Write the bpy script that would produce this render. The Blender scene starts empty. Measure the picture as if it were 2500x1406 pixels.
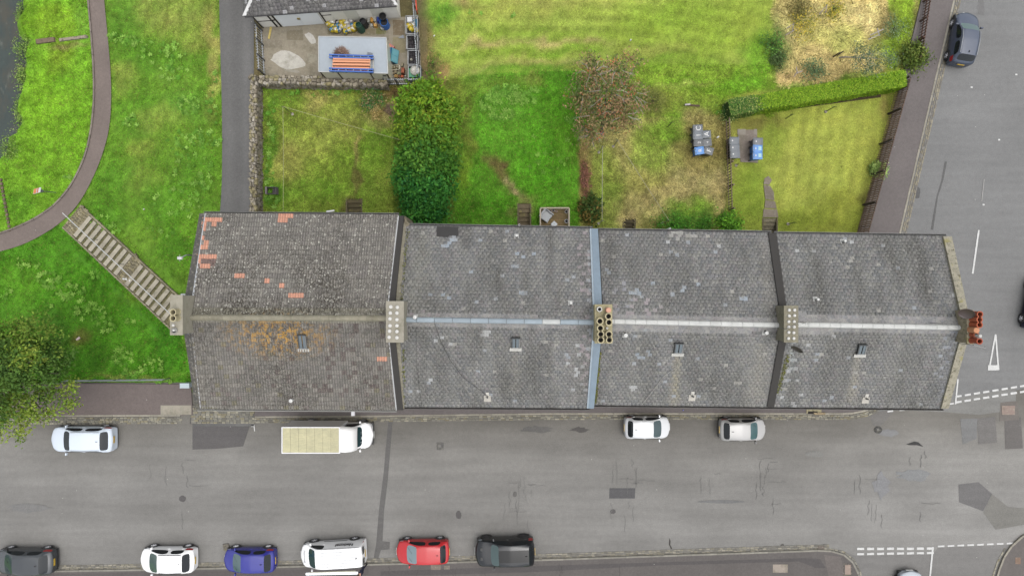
import bpy, math, random
import numpy as np
from mathutils import Vector, Matrix
sc = bpy.context.scene
# ------------------------------------------------------------------ camera, sky, sun, exposure
CAMH = 46.5          # drone height above the street, metres
FPX = 1530.0         # focal length in photo pixels (2500 wide)
cam_d = bpy.data.cameras.new('camera'); cam = bpy.data.objects.new('camera', cam_d)
sc.collection.objects.link(cam); sc.camera = cam
cam.location = (0, 0, CAMH); cam.rotation_euler = (0, 0, 0)
cam_d.sensor_width = 36.0; cam_d.lens = FPX / 2500.0 * 36.0; cam_d.clip_end = 1000.0
SUN_EL, SUN_AZ = math.radians(76), math.radians(110)   # azimuth clockwise from +Y
world = bpy.data.worlds.new('World'); sc.world = world; world.use_nodes = True
wn = world.node_tree; wn.nodes.clear()
sky = wn.nodes.new('ShaderNodeTexSky'); sky.sky_type = 'NISHITA'; sky.sun_disc = False
sky.sun_elevation = SUN_EL; sky.sun_rotation = SUN_AZ
sky.air_density = 1.0; sky.dust_density = 4.0; sky.ozone_density = 1.0
hs = wn.nodes.new('ShaderNodeHueSaturation'); hs.inputs['Saturation'].default_value = 0.22
bg = wn.nodes.new('ShaderNodeBackground'); bg.inputs['Strength'].default_value = 0.15
wo = wn.nodes.new('ShaderNodeOutputWorld')
wn.links.new(sky.outputs[0], hs.inputs['Color']); wn.links.new(hs.outputs[0], bg.inputs[0]); wn.links.new(bg.outputs[0], wo.inputs[0])
sun_d = bpy.data.lights.new('sun', 'SUN'); sun = bpy.data.objects.new('sun', sun_d); sc.collection.objects.link(sun)
sun_d.energy = 0.6; sun_d.angle = math.radians(85); sun_d.color = (1.0, 0.97, 0.92)
sun.rotation_euler = (math.pi/2 - SUN_EL, 0, math.pi - SUN_AZ)
sc.view_settings.view_transform = 'Standard'; sc.view_settings.look = 'None'
sc.view_settings.gamma = 1.0; sc.view_settings.exposure = 1.40; sc.view_settings.use_curve_mapping = False
GAIN = 3.0          # display-linear value of a level albedo-1 surface under this light

# ------------------------------------------------------------------ helpers
R = random.Random(7); NR = np.random.default_rng(11)
def P(px, py, z=0.0):
    k = (CAMH - z) / FPX
    return Vector(((px - 1250) * k, (703 - py) * k, z))
def S(r, g, b, k=1.0):
    def l(u):
        u /= 255.0
        return u / 12.92 if u <= 0.04045 else ((u + 0.055) / 1.055) ** 2.4
    return tuple(min(0.82, l(u) * k / GAIN) for u in (r, g, b))
def vary(c, a=0.15, rnd=R):
    k = 1 + rnd.uniform(-a, a); return tuple(min(.85, u * k) for u in c)
def sst(t):
    t = np.clip(t, 0, 1); return t * t * (3 - 2 * t)
COL = sc.collection
def thing(name, label, cat, loc=(0, 0, 0), rz=0.0, group=None):
    o = bpy.data.objects.new(name, None); COL.objects.link(o); o.empty_display_size = .2
    o.location = loc; o.rotation_euler = (0, 0, rz); tag(o, label, cat, group); return o
def tag(o, label=None, cat=None, group=None, kind=None):
    if label: o['label'] = label
    if cat: o['category'] = cat
    if group: o['group'] = group
    if kind: o['kind'] = kind
    return o
def attr_cols(me, cols, domain='FACE'):
    a = me.attributes.new('col', 'FLOAT_COLOR', domain)
    arr = np.ones((len(cols), 4), dtype=np.float32); arr[:, :3] = np.asarray(cols, dtype=np.float32)
    a.data.foreach_set('color', arr.ravel())
def link(name, me, parent=None):
    o = bpy.data.objects.new(name, me); COL.objects.link(o)
    if parent is not None: o.parent = parent
    return o
def np_mesh(name, V, F, cols, mat, parent=None, domain='FACE', smooth=False):
    V = np.asarray(V, dtype=np.float32); F = np.asarray(F, dtype=np.int32); k = F.shape[1]
    me = bpy.data.meshes.new(name)
    me.vertices.add(len(V)); me.vertices.foreach_set('co', V.ravel())
    me.loops.add(F.size); me.loops.foreach_set('vertex_index', F.ravel())
    me.polygons.add(len(F)); me.polygons.foreach_set('loop_start', np.arange(0, F.size, k, dtype=np.int32))
    me.polygons.foreach_set('loop_total', np.full(len(F), k, dtype=np.int32))
    if smooth: me.polygons.foreach_set('use_smooth', np.ones(len(F), dtype=bool))
    me.update(calc_edges=True)
    attr_cols(me, cols, domain); me.materials.append(mat)
    return link(name, me, parent)
class MB:
    def __init__(s): s.v = []; s.f = []; s.c = []
    def add(s, vs, fs, col):
        b = len(s.v); s.v += [tuple(v) for v in vs]
        for f in fs: s.f.append(tuple(i + b for i in f)); s.c.append(col)
        return s
    def box(s, c, d, rz=0.0, col=(.5, .5, .5), M=None, top=1.0):
        x, y, z = d[0] / 2, d[1] / 2, d[2] / 2; vs = []
        for sz, t in ((-1, 1.0), (1, top)):
            for sx, sy in ((-1, -1), (1, -1), (1, 1), (-1, 1)): vs.append(Vector((sx * x * t, sy * y * t, sz * z)))
        m = Matrix.Translation(Vector(c)) @ Matrix.Rotation(rz, 4, 'Z')
        if M is not None: m = M @ m
        return s.add([m @ v for v in vs], [(3, 2, 1, 0), (4, 5, 6, 7), (0, 1, 5, 4), (1, 2, 6, 5), (2, 3, 7, 6), (3, 0, 4, 7)], col)
    def tube(s, pts, r, n=6, col=(.5, .5, .5), cap=True):
        pts = [Vector(p) for p in pts]; m = len(pts); rs = r if isinstance(r, (list, tuple)) else [r] * m
        vs = []; up0 = Vector((.137, .31, .94))
        for i, p in enumerate(pts):
            d = (pts[min(i + 1, m - 1)] - pts[max(i - 1, 0)]).normalized()
            a = d.cross(up0)
            if a.length < 1e-3: a = d.cross(Vector((1, 0, 0)))
            a.normalize(); b = d.cross(a)
            for k in range(n):
                t = 2 * math.pi * k / n; vs.append(p + (a * math.cos(t) + b * math.sin(t)) * rs[i])
        fs = [(i * n + k, i * n + (k + 1) % n, (i + 1) * n + (k + 1) % n, (i + 1) * n + k) for i in range(m - 1) for k in range(n)]
        if cap: fs += [tuple(range(n - 1, -1, -1)), tuple(range((m - 1) * n, m * n))]
        return s.add(vs, fs, col)
    def lathe(s, prof, n=12, c=(0, 0, 0), col=(.5, .5, .5), M=None, cap=True):
        vs = []; c = Vector(c)
        for r, z in prof:
            for k in range(n):
                t = 2 * math.pi * k / n; v = Vector((r * math.cos(t), r * math.sin(t), z)) + c
                vs.append(M @ v if M is not None else v)
        m = len(prof)
        fs = [(i * n + k, i * n + (k + 1) % n, (i + 1) * n + (k + 1) % n, (i + 1) * n + k) for i in range(m - 1) for k in range(n)]
        if cap: fs += [tuple(range(n - 1, -1, -1)), tuple(range((m - 1) * n, m * n))]
        return s.add(vs, fs, col)
    def prism(s, poly, z0, z1, col, bottom=False):
        n = len(poly); vs = [(p[0], p[1], z0) for p in poly] + [(p[0], p[1], z1) for p in poly]
        area = sum(poly[i][0] * poly[(i + 1) % n][1] - poly[(i + 1) % n][0] * poly[i][1] for i in range(n))
        top = tuple(range(n, 2 * n)); sd = [(i, (i + 1) % n, n + (i + 1) % n, n + i) for i in range(n)]
        if area < 0: top = top[::-1]; sd = [q[::-1] for q in sd]
        return s.add(vs, [top] + sd, col)
    def sheet(s, poly, z, col):
        n = len(poly)
        area = sum(poly[i][0] * poly[(i + 1) % n][1] - poly[(i + 1) % n][0] * poly[i][1] for i in range(n))
        pl = poly if area > 0 else poly[::-1]
        return s.add([(p[0], p[1], z) for p in pl], [tuple(range(n))], col)
    def slab(s, quad, th, col):
        q = [Vector(p) for p in quad]; nrm = (q[1] - q[0]).cross(q[2] - q[0])
        if nrm.z < 0: q = q[::-1]
        lo = [p - Vector((0, 0, th)) for p in q]; n = len(q)
        return s.add(lo + q, [tuple(range(n, 2 * n)), tuple(range(n - 1, -1, -1))] + [(i, (i + 1) % n, n + (i + 1) % n, n + i) for i in range(n)], col)
    def mesh(s, name, mat, org=(0, 0, 0), smooth=False):
        me = bpy.data.meshes.new(name); o = Vector(org)
        me.from_pydata([(v[0] - o.x, v[1] - o.y, v[2] - o.z) for v in s.v], [], s.f)
        attr_cols(me, s.c)
        if smooth: me.polygons.foreach_set('use_smooth', [True] * len(me.polygons))
        me.materials.append(mat); me.update(); return me
    def build(s, name, mat, parent=None, org=None, smooth=False, kind=None):
        if org is None: org = (0, 0, 0)
        o = link(name, s.mesh(name, mat, org, smooth), parent)
        if kind: o['kind'] = kind
        return o
def inst(name, me, parent, M, color=None):
    o = bpy.data.objects.new(name, me); COL.objects.link(o); o.parent = parent; o.matrix_local = M
    if color is not None: o.color = (color[0], color[1], color[2], 1)
    return o
def text_geo(body, size, bold=0.0):
    cu = bpy.data.curves.new('txt', 'FONT'); cu.body = body; cu.size = size; cu.offset = bold; cu.align_x = 'CENTER'; cu.align_y = 'CENTER'
    o = bpy.data.objects.new('txt', cu); COL.objects.link(o); dg = bpy.context.evaluated_depsgraph_get(); dg.update()
    me = bpy.data.meshes.new_from_object(o.evaluated_get(dg))
    vs = [v.co.copy() for v in me.vertices]; fs = [tuple(p.vertices) for p in me.polygons]
    bpy.data.objects.remove(o); bpy.data.curves.remove(cu); bpy.data.meshes.remove(me); return vs, fs
def put_text(mb, body, size, M, col, sx=1.0, bold=0.0):
    vs, fs = text_geo(body, size, bold); mb.add([M @ Vector((v.x * sx, v.y, 0)) for v in vs], fs, col)
# value noise on numpy arrays
def vnoise(x, y, seed=0):
    xi = np.floor(x).astype(np.int64); yi = np.floor(y).astype(np.int64); xf = x - xi; yf = y - yi
    def h(a, b):
        n = (a * 374761393 + b * 668265263 + seed * 974711) & 0x7fffffff
        n = ((n ^ (n >> 13)) * 1274126177) & 0x7fffffff
        return ((n ^ (n >> 16)) & 0xffff) / 65535.0
    u = xf * xf * (3 - 2 * xf); v = yf * yf * (3 - 2 * yf)
    return (h(xi, yi) * (1 - u) + h(xi + 1, yi) * u) * (1 - v) + (h(xi, yi + 1) * (1 - u) + h(xi + 1, yi + 1) * u) * v
def fbm(x, y, seed=0, oct=4):
    s = 0; a = .5; t = 0
    for i in range(oct): s = s + a * vnoise(x * 2 ** i, y * 2 ** i, seed + i * 17); t += a; a *= .55
    return s / t

# ------------------------------------------------------------------ materials (all multiply the 'col' attribute and the object colour)
def mat(name, rough=.9, noise=(), bump=0.0, bscale=20.0, spec=.5, metal=0.0, coat=0.0, extra=None, trans=0.0, tcol=1.0):
    m = bpy.data.materials.new(name); m.use_nodes = True; nt = m.node_tree; N = nt.nodes; L = nt.links
    b = N['Principled BSDF']; b.inputs['Roughness'].default_value = rough; b.inputs['Metallic'].default_value = metal
    b.inputs['Specular IOR Level'].default_value = spec
    if coat: b.inputs['Coat Weight'].default_value = coat; b.inputs['Coat Roughness'].default_value = .06
    at = N.new('ShaderNodeAttribute'); at.attribute_name = 'col'; oi = N.new('ShaderNodeObjectInfo'); geo = N.new('ShaderNodeNewGeometry')
    def mul(a, c):
        x = N.new('ShaderNodeMix'); x.data_type = 'RGBA'; x.blend_type = 'MULTIPLY'; x.inputs[0].default_value = 1
        L.new(a, x.inputs[6]); L.new(c, x.inputs[7]); return x.outputs[2]
    c = mul(at.outputs['Color'], oi.outputs['Color'])
    def nz(scale, detail=4, vec=None, rough_=.55):
        n = N.new('ShaderNodeTexNoise'); n.inputs['Scale'].default_value = scale; n.inputs['Detail'].default_value = detail; n.inputs['Roughness'].default_value = rough_
        if isinstance(vec, (tuple, list)):
            vm = N.new('ShaderNodeVectorMath'); vm.operation = 'MULTIPLY'; vm.inputs[1].default_value = vec; L.new(geo.outputs['Position'], vm.inputs[0]); L.new(vm.outputs[0], n.inputs['Vector'])
        else: L.new(geo.outputs['Position'], n.inputs['Vector'])
        return n.outputs['Fac']
    def ramp(fac, stops):
        r = N.new('ShaderNodeValToRGB'); e = r.color_ramp.elements
        while len(e) < len(stops): e.new(.5)
        for k, (p, v) in enumerate(stops):
            e[k].position = p; e[k].color = (*(v if isinstance(v, tuple) else (v, v, v)), 1)
        L.new(fac, r.inputs[0]); return r.outputs[0]
    def mixc(fac, a, colr):
        x = N.new('ShaderNodeMix'); x.data_type = 'RGBA'; L.new(fac, x.inputs[0]); L.new(a, x.inputs[6])
        if isinstance(colr, tuple): x.inputs[7].default_value = (*colr, 1)
        else: L.new(colr, x.inputs[7])
        return x.outputs[2]
    def mth(op, a, b_):
        x = N.new('ShaderNodeMath'); x.operation = op
        for i, q in enumerate((a, b_)):
            if isinstance(q, (int, float)): x.inputs[i].default_value = q
            else: L.new(q, x.inputs[i])
        return x.outputs[0]
    for nn in noise:
        sc_, lo, hi = nn[:3]; vec = nn[3] if len(nn) > 3 else None
        c = mul(c, ramp(nz(sc_, 5, vec), [(.28, lo), (.72, hi)]))
    ns = type('ns', (), dict(N=N, L=L, nz=nz, ramp=ramp, mixc=mixc, mul=mul, mth=mth, geo=geo, b=b, at=at))
    if extra: c = extra(c, ns)
    L.new(c, b.inputs['Base Color'])
    if trans:   # light passing through thin blades and leaves
        tr = N.new('ShaderNodeBsdfTranslucent'); ms = N.new('ShaderNodeMixShader'); ms.inputs[0].default_value = trans; L.new(c, tr.inputs['Color'])
        L.new(b.outputs[0], ms.inputs[1]); L.new(tr.outputs[0], ms.inputs[2]); L.new(ms.outputs[0], N['Material Output'].inputs['Surface'])
    if bump:
        bp = N.new('ShaderNodeBump'); bp.inputs['Strength'].default_value = bump; bp.inputs['Distance'].default_value = .02
        L.new(nz(bscale, 6), bp.inputs['Height']); L.new(bp.outputs[0], b.inputs['Normal'])
    return m
def dots(ns, scale, r, rnd_min, seedoff=0.0):
    v = ns.N.new('ShaderNodeTexVoronoi'); v.inputs['Scale'].default_value = scale
    vm = ns.N.new('ShaderNodeVectorMath'); vm.operation = 'ADD'; vm.inputs[1].default_value = (seedoff, seedoff, 0); ns.L.new(ns.geo.outputs['Position'], vm.inputs[0]); ns.L.new(vm.outputs[0], v.inputs['Vector'])
    a = ns.mth('LESS_THAN', v.outputs['Distance'], r); sp = ns.N.new('ShaderNodeSeparateColor'); ns.L.new(v.outputs['Color'], sp.inputs[0])
    return ns.mth('MULTIPLY', a, ns.mth('GREATER_THAN', sp.outputs[0], rnd_min))
def x_asphalt(c, ns):
    g = ns.ramp(ns.nz(55, 3), [(.3, .8), (.7, 1.2)]); c = ns.mul(c, g)
    c = ns.mixc(ns.mth('MULTIPLY', dots(ns, 1.3, .035, .55), .75), c, S(235, 232, 225))
    return c
def x_slate(c, ns):
    # lichen blotches, weather streaks running down the slope, pale specks
    pale = ns.ramp(ns.nz(.8, 7, (1.6, .35, .35), .7), [(.48, 0.0), (.72, .5)])
    c = ns.mixc(pale, c, S(172, 171, 165))
    dark = ns.ramp(ns.nz(1.0, 5, (.8, .22, .22)), [(.46, 0.0), (.68, .7)])
    c = ns.mixc(dark, c, S(98, 95, 90))
    fine = ns.ramp(ns.nz(10, 6, None, .75), [(.49, 0.0), (.62, .8)])
    c = ns.mixc(fine, c, S(180, 178, 171))
    c = ns.mixc(ns.ramp(ns.nz(12, 5, (1.1, .9, .9), .7), [(.52, 0.0), (.64, .75)]), c, S(92, 91, 88))
    return c
def x_tile(c, ns):
    area = ns.ramp(ns.nz(.33, 3), [(.38, .25), (.6, 1.0)])
    xyz = ns.N.new('ShaderNodeSeparateXYZ'); ns.L.new(ns.geo.outputs['Position'], xyz.inputs[0])
    garden = ns.mth('GREATER_THAN', xyz.outputs[1], -1.75)                      # damp garden slope grows more moss and lichen
    mr = ns.N.new('ShaderNodeMapRange'); mr.inputs[1].default_value = -1.75; mr.inputs[2].default_value = 2.2; mr.inputs[3].default_value = 1.3; mr.inputs[4].default_value = .55; ns.L.new(xyz.outputs[1], mr.inputs[0])
    area = ns.mth('MULTIPLY', area, ns.mth('ADD', ns.mth('MULTIPLY', garden, mr.outputs[0]), ns.mth('MULTIPLY', ns.mth('SUBTRACT', 1.0, garden), .75)))
    dotm = ns.mth('ADD', .22, ns.mth('MULTIPLY', garden, .6))
    m = ns.mth('MULTIPLY', ns.ramp(ns.nz(8, 6, (1.3, .8, .8), .72), [(.45, 0.0), (.55, .95)]), area)
    keep = ns.N.new('ShaderNodeSeparateColor'); ns.L.new(c, keep.inputs[0])
    red = ns.mth('GREATER_THAN', keep.outputs[0], .17)      # clean new tiles carry little growth
    inv = ns.mth('SUBTRACT', 1.0, ns.mth('MULTIPLY', red, .95))
    c = ns.mixc(ns.mth('MULTIPLY', m, inv), c, S(58, 51, 39))
    c = ns.mixc(ns.mth('MULTIPLY', ns.ramp(ns.nz(20, 4, None, .7), [(.55, 0.0), (.64, .8)]), inv), c, S(172, 168, 155))
    for s_, r_, k_, o_ in ((4.2, .22, .62, 3.1), (2.3, .16, .6, 9.7), (7.5, .25, .6, 5.5)):
        c = ns.mixc(ns.mth('MULTIPLY', ns.mth('MULTIPLY', dots(ns, s_, r_, k_, o_), dotm), inv), c, S(206, 204, 192))
    # orange lichen colony on the street slope below the ridge
    vm = ns.N.new('ShaderNodeVectorMath'); vm.operation = 'SUBTRACT'; vm.inputs[1].default_value = (-13.6, -2.75, 10.0); ns.L.new(ns.geo.outputs['Position'], vm.inputs[0])
    v2 = ns.N.new('ShaderNodeVectorMath'); v2.operation = 'MULTIPLY'; v2.inputs[1].default_value = (.26, .62, .0); ns.L.new(vm.outputs[0], v2.inputs[0])
    ln = ns.N.new('ShaderNodeVectorMath'); ln.operation = 'LENGTH'; ns.L.new(v2.outputs[0], ln.inputs[0])
    near = ns.ramp(ln.outputs['Value'], [(.1, 1.0), (1.15, 0.0)])
    o = ns.mth('MULTIPLY', near, ns.ramp(ns.nz(3.4, 6, None, .75), [(.5, 0.0), (.56, .9)]))
    return ns.mixc(ns.mth('MULTIPLY', o, inv), c, S(222, 170, 70))
def x_stone(c, ns):
    c = ns.mixc(ns.ramp(ns.nz(6, 5, None, .7), [(.52, 0.0), (.64, .8)]), c, S(92, 88, 62))
    return ns.mixc(ns.ramp(ns.nz(2.0, 4, None, .6), [(.6, 0.0), (.7, .7)]), c, S(160, 152, 84))
def x_conc(c, ns):
    c = ns.mixc(ns.ramp(ns.nz(1.1, 5, None, .65), [(.5, 0.0), (.68, .6)]), c, S(120, 116, 94))
    return ns.mixc(ns.ramp(ns.nz(7, 5, None, .7), [(.52, 0.0), (.68, .55)]), c, S(190, 185, 168))
M_ASPH = mat('asphalt', .92, [(.25, .92, 1.07), (1.3, .93, 1.07, (.1, 1.6, 1)), (3, .94, 1.06), (11, .9, 1.1), (24, .88, 1.12)], .25, 60, extra=x_asphalt, spec=.25)
M_PAVE = mat('pavement_tarmac', .9, [(.5, .92, 1.07), (6, .9, 1.1), (20, .88, 1.12)], .25, 60, extra=x_asphalt, spec=.25)
M_SLATE = mat('slate', .7, [(9, .9, 1.08)], .2, 30, extra=x_slate, spec=.4)
M_TILE = mat('roof_tile', .85, [(9, .85, 1.12)], .4, 35, extra=x_tile, spec=.3)
M_STONE = mat('stone', .93, [(4, .8, 1.15), (20, .85, 1.12)], .5, 25, extra=x_stone, spec=.3)
M_SETT = mat('setts', .9, [(3, .82, 1.12), (25, .85, 1.12)], .4, 40, spec=.3)
M_CONC = mat('concrete', .92, [(3, .9, 1.08), (20, .93, 1.06)], .3, 30, extra=x_conc, spec=.3)
M_RENDER = mat('wall_render', .9, [(2, .93, 1.05), (15, .96, 1.03)], .15, 40, spec=.3)
M_MATTE = mat('matte', .85, [(6, .92, 1.06)], spec=.3)
M_MARK = mat('road_paint', .8, [(18, .8, 1.06), (3, .9, 1.05)], spec=.3)
M_PAINT = mat('car_paint', .25, spec=.35, coat=.2)
M_GLASS = mat('dark_glass', .06, spec=.3)
M_TRIM = mat('black_trim', .5, spec=.4)
M_METAL = mat('metal', .42, [(5, .9, 1.06)], metal=.6)
M_LEAD = mat('lead', .55, [(1.6, .88, 1.08), (9, .92, 1.06)], .15, 25, spec=.5)
M_PLAS = mat('plastic', .42, [(4, .95, 1.04)], spec=.5)
M_WOOD = mat('wood', .85, [(9, .8, 1.15), (30, .85, 1.12)], .3, 40, spec=.25)
M_LEAF = mat('leaf', .65, spec=.12, trans=.38)
M_GRASS = mat('grass_blade', .8, spec=.08, trans=.4)
M_SOIL = mat('grass_ground', .95, [(1.5, .85, 1.13), (7, .8, 1.18), (26, .72, 1.25)], .8, 18, spec=.15)
def x_water(c, ns):
    c = ns.mixc(ns.ramp(ns.nz(.7, 6, (1, .5, 1), .65), [(.45, 0.0), (.62, .65)]), c, S(88, 80, 62))
    return ns.mixc(ns.ramp(ns.nz(2.2, 6, (1, .45, 1), .7), [(.57, 0.0), (.7, .5)]), c, S(135, 138, 125))
M_WATER = mat('river_water', .12, [(1.2, .8, 1.15)], .35, 3.5, extra=x_water, spec=.5)
# ------------------------------------------------------------------ the lie of the land
RB = [(60, -39.0), (23, -39.1), (17, -38.7), (13, -39.3), (11, -40.2), (9.6, -42.0), (6, -46), (-60, -60)]   # river bank line: y, x
ST0, ST1 = Vector(((176 - 1250) * 48.95 / FPX, (703 - 530) * 48.95 / FPX)), Vector(((434 - 1250) * 46.9 / FPX, (703 - 771) * 46.9 / FPX))
ST_D = (ST1 - ST0); ST_L = ST_D.length; ST_D = ST_D.normalized(); ST_N = Vector((-ST_D.y, ST_D.x)); STZ0, STZ1 = -2.45, -0.4
def tz(x, y):
    x = np.asarray(x, dtype=float); y = np.asarray(y, dtype=float)
    s = sst((-22.3 - x) / 10.0); t = sst((y + 7.4) / 6.0); z = -2.5 * s * t
    ys = np.array([r[0] for r in RB[::-1]]); xs = np.array([r[1] for r in RB[::-1]])
    d = x - np.interp(y, ys, xs) + 1.1 * (vnoise(x / 1.3, y / 1.3, 5) - .5) + .6 * (vnoise(x / .5, y / .5, 6) - .5); z = z - 1.7 * sst((1.2 - d) / 2.0)
    sx = (x - ST0.x) * ST_D.x + (y - ST0.y) * ST_D.y; dn = np.abs((x - ST0.x) * ST_N.x + (y - ST0.y) * ST_N.y)
    w = sst((2.3 - dn) / 1.0) * sst((sx + 1.0) / 1.0) * sst((ST_L + 1.2 - sx) / 1.0)
    zs = STZ0 + (STZ1 - STZ0) * np.clip(sx / ST_L, 0, 1) - .14
    return z * (1 - w) + zs * w
def G(px, py, dz=0.0):
    z = 0.0
    for _ in range(6): p = P(px, py, z); z = float(tz(p.x, p.y)) + dz
    return Vector((p.x, p.y, z))
def px_of(x, y, z): k = FPX / (CAMH - z); return 1250 + x * k, 703 - y * k
# colours of the vegetation over the ground, laid out on a quarter-resolution plan
QW, QH = 660, 372; QX0, QY0 = -70, -60
GY, GX = np.mgrid[0:QH, 0:QW]; GX = GX * 4.0 + QX0; GY = GY * 4.0 + QY0
WX = GX + (fbm(GX / 40, GY / 40, 3) - .5) * 50; WY = GY + (fbm(GX / 40, GY / 40, 9) - .5) * 50
GC = np.zeros((QH, QW, 3)); GLN = np.full((QH, QW), .10); GDN = np.full((QH, QW), 1.0)
def inpoly(X, Y, poly):
    r = np.zeros(X.shape, bool); n = len(poly)
    for i in range(n):
        (x0, y0), (x1, y1) = poly[i], poly[(i + 1) % n]
        if y0 == y1: continue
        c = ((y0 > Y) != (y1 > Y)) & (X < (x1 - x0) * (Y - y0) / (y1 - y0) + x0); r ^= c
    return r
def C3(r, g, b): return np.array([r, g, b], dtype=float)
def region(poly, col, ln=None, dn=None, warp=False):
    m = inpoly(WX if warp else GX, WY if warp else GY, poly); GC[m] = C3(*col)
    if ln is not None: GLN[m] = ln
    if dn is not None: GDN[m] = dn
def blob(cx, cy, rx, ry, col, a=.68, rot=0, ln=None, soft=.5):
    c, s = math.cos(math.radians(rot)), math.sin(math.radians(rot)); X = WX - cx; Y = WY - cy
    d = np.sqrt(((X * c + Y * s) / rx) ** 2 + ((-X * s + Y * c) / ry) ** 2)
    m = (sst((1 + soft - d) / (2 * soft)) * a * (.55 + .9 * fbm(GX / 14, GY / 14, int(cx) % 91)))[..., None]; m = np.clip(m, 0, 1)
    GC[:] = GC * (1 - m) + C3(*col) * m
    if ln is not None: GLN[:] = GLN * (1 - m[..., 0]) + ln * m[..., 0]
GC[:] = C3(112, 150, 52)
region([(-70, -60), (220, -60), (232, 230), (190, 430), (100, 530), (-70, 590)], (120, 168, 48), .10)
region([(240, -60), (545, -60), (545, 940), (440, 760), (190, 500), (270, 250)], (104, 146, 46), .09)
region([(-70, 600), (150, 545), (430, 790), (480, 940), (-70, 940)], (84, 140, 36), .10)
region([(530, -60), (1045, -60), (1045, 212), (620, 212)], (112, 104, 72), .06, .25)
region([(640, 205), (975, 205), (975, 560), (640, 560)], (124, 142, 58), .15)
region([(960, 195), (1125, 195), (1125, 560), (960, 560)], (88, 112, 42), .12)
region([(1110, 150), (1425, 150), (1425, 575), (1110, 575)], (94, 148, 42), .11)
region([(1035, -60), (1905, -60), (1885, 175), (1400, 172), (1160, 182), (1060, 205)], (156, 174, 78), .06)
region([(1545, 160), (1905, 160), (1905, 270), (1770, 300), (1560, 300)], (132, 160, 58), .12)
region([(1418, 320), (1560, 290), (1780, 280), (1780, 600), (1418, 600)], (146, 146, 82), .16)
region([(1890, -60), (2200, -60), (2195, 190), (1900, 215)], (182, 166, 112), .30)
region([(2170, -60), (2262, -60), (2226, 175), (2165, 195)], (142, 168, 62), .12)
region([(1775, 235), (2230, 160), (2190, 300), (2090, 600), (1775, 600)], (166, 176, 78), .05)
B = blob
# river bank to path
for a in [(130, 50, 60, 40, (142, 178, 50)), (60, 40, 25, 40, (120, 165, 40)), (110, 250, 60, 110, (128, 176, 46)), (150, 180, 30, 60, (108, 156, 40)), (190, 330, 30, 100, (116, 166, 42)), (100, 420, 70, 60, (118, 166, 44)), (200, 60, 20, 60, (120, 165, 60)), (150, 130, 35, 40, (135, 160, 50)), (40, 500, 40, 40, (96, 150, 40)), (170, 110, 60, 6, (150, 140, 95))]: B(*a)
for a in [(400, 20, 110, 50, (158, 166, 86)), (450, 80, 90, 50, (150, 160, 78)), (300, 60, 40, 70, (98, 148, 46)), (520, 140, 16, 130, (176, 162, 100)), (510, 60, 20, 60, (150, 150, 80)), (380, 140, 80, 40, (98, 150, 44)), (430, 190, 60, 40, (116, 158, 56)), (300, 200, 30, 40, (150, 158, 78)), (330, 260, 50, 60, (96, 145, 42)), (460, 260, 50, 40, (112, 160, 60)), (390, 290, 60, 30, (140, 160, 72)), (280, 370, 40, 60, (110, 156, 48)), (350, 360, 40, 30, (138, 156, 68)), (450, 350, 60, 50, (118, 158, 54)), (340, 440, 50, 40, (128, 152, 64)), (480, 420, 50, 80, (96, 146, 44)), (270, 440, 60, 40, (92, 145, 40)), (250, 520, 50, 40, (88, 142, 38)), (400, 500, 60, 60, (94, 148, 40)), (350, 580, 50, 30, (112, 152, 50)), (440, 600, 50, 60, (86, 140, 36)), (470, 540, 30, 40, (110, 156, 46))]: B(*a)
for a in [(60, 680, 70, 40, (100, 154, 42)), (140, 640, 50, 30, (90, 150, 40)), (30, 760, 50, 40, (90, 142, 40)), (230, 690, 70, 40, (78, 138, 30)), (300, 760, 60, 50, (84, 142, 34)), (350, 720, 50, 30, (104, 140, 46)), (190, 826, 28, 20, (120, 110, 60)), (300, 850, 80, 40, (88, 146, 36)), (380, 880, 60, 40, (84, 142, 34)), (320, 922, 120, 7, (150, 146, 84)), (220, 880, 60, 40, (72, 124, 32)), (120, 820, 40, 60, (66, 108, 34)), (410, 840, 40, 60, (68, 128, 30))]: B(*a)
# gardens behind the row
for a in [(700, 240, 60, 24, (104, 140, 48)), (790, 235, 60, 18, (150, 148, 84)), (760, 250, 30, 18, (162, 152, 92)), (820, 300, 70, 40, (144, 150, 76)), (760, 360, 60, 50, (138, 146, 70)), (700, 400, 40, 60, (150, 148, 80)), (830, 420, 60, 60, (118, 148, 52)), (760, 470, 80, 30, (104, 142, 46)), (900, 460, 40, 60, (112, 142, 52)), (920, 350, 40, 60, (106, 146, 46)), (660, 350, 12, 150, (84, 128, 40)), (670, 490, 30, 30, (76, 122, 36)), (870, 375, 9, 34, (150, 128, 90)), (866, 440, 8, 44, (98, 82, 56)), (860, 500, 22, 18, (80, 74, 44)), (955, 268, 24, 28, (160, 138, 104)), (950, 225, 60, 14, (112, 84, 62)), (905, 240, 30, 30, (112, 110, 60)), (930, 300, 40, 20, (140, 132, 84)), (720, 500, 50, 16, (120, 146, 54))]: B(*a)
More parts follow.
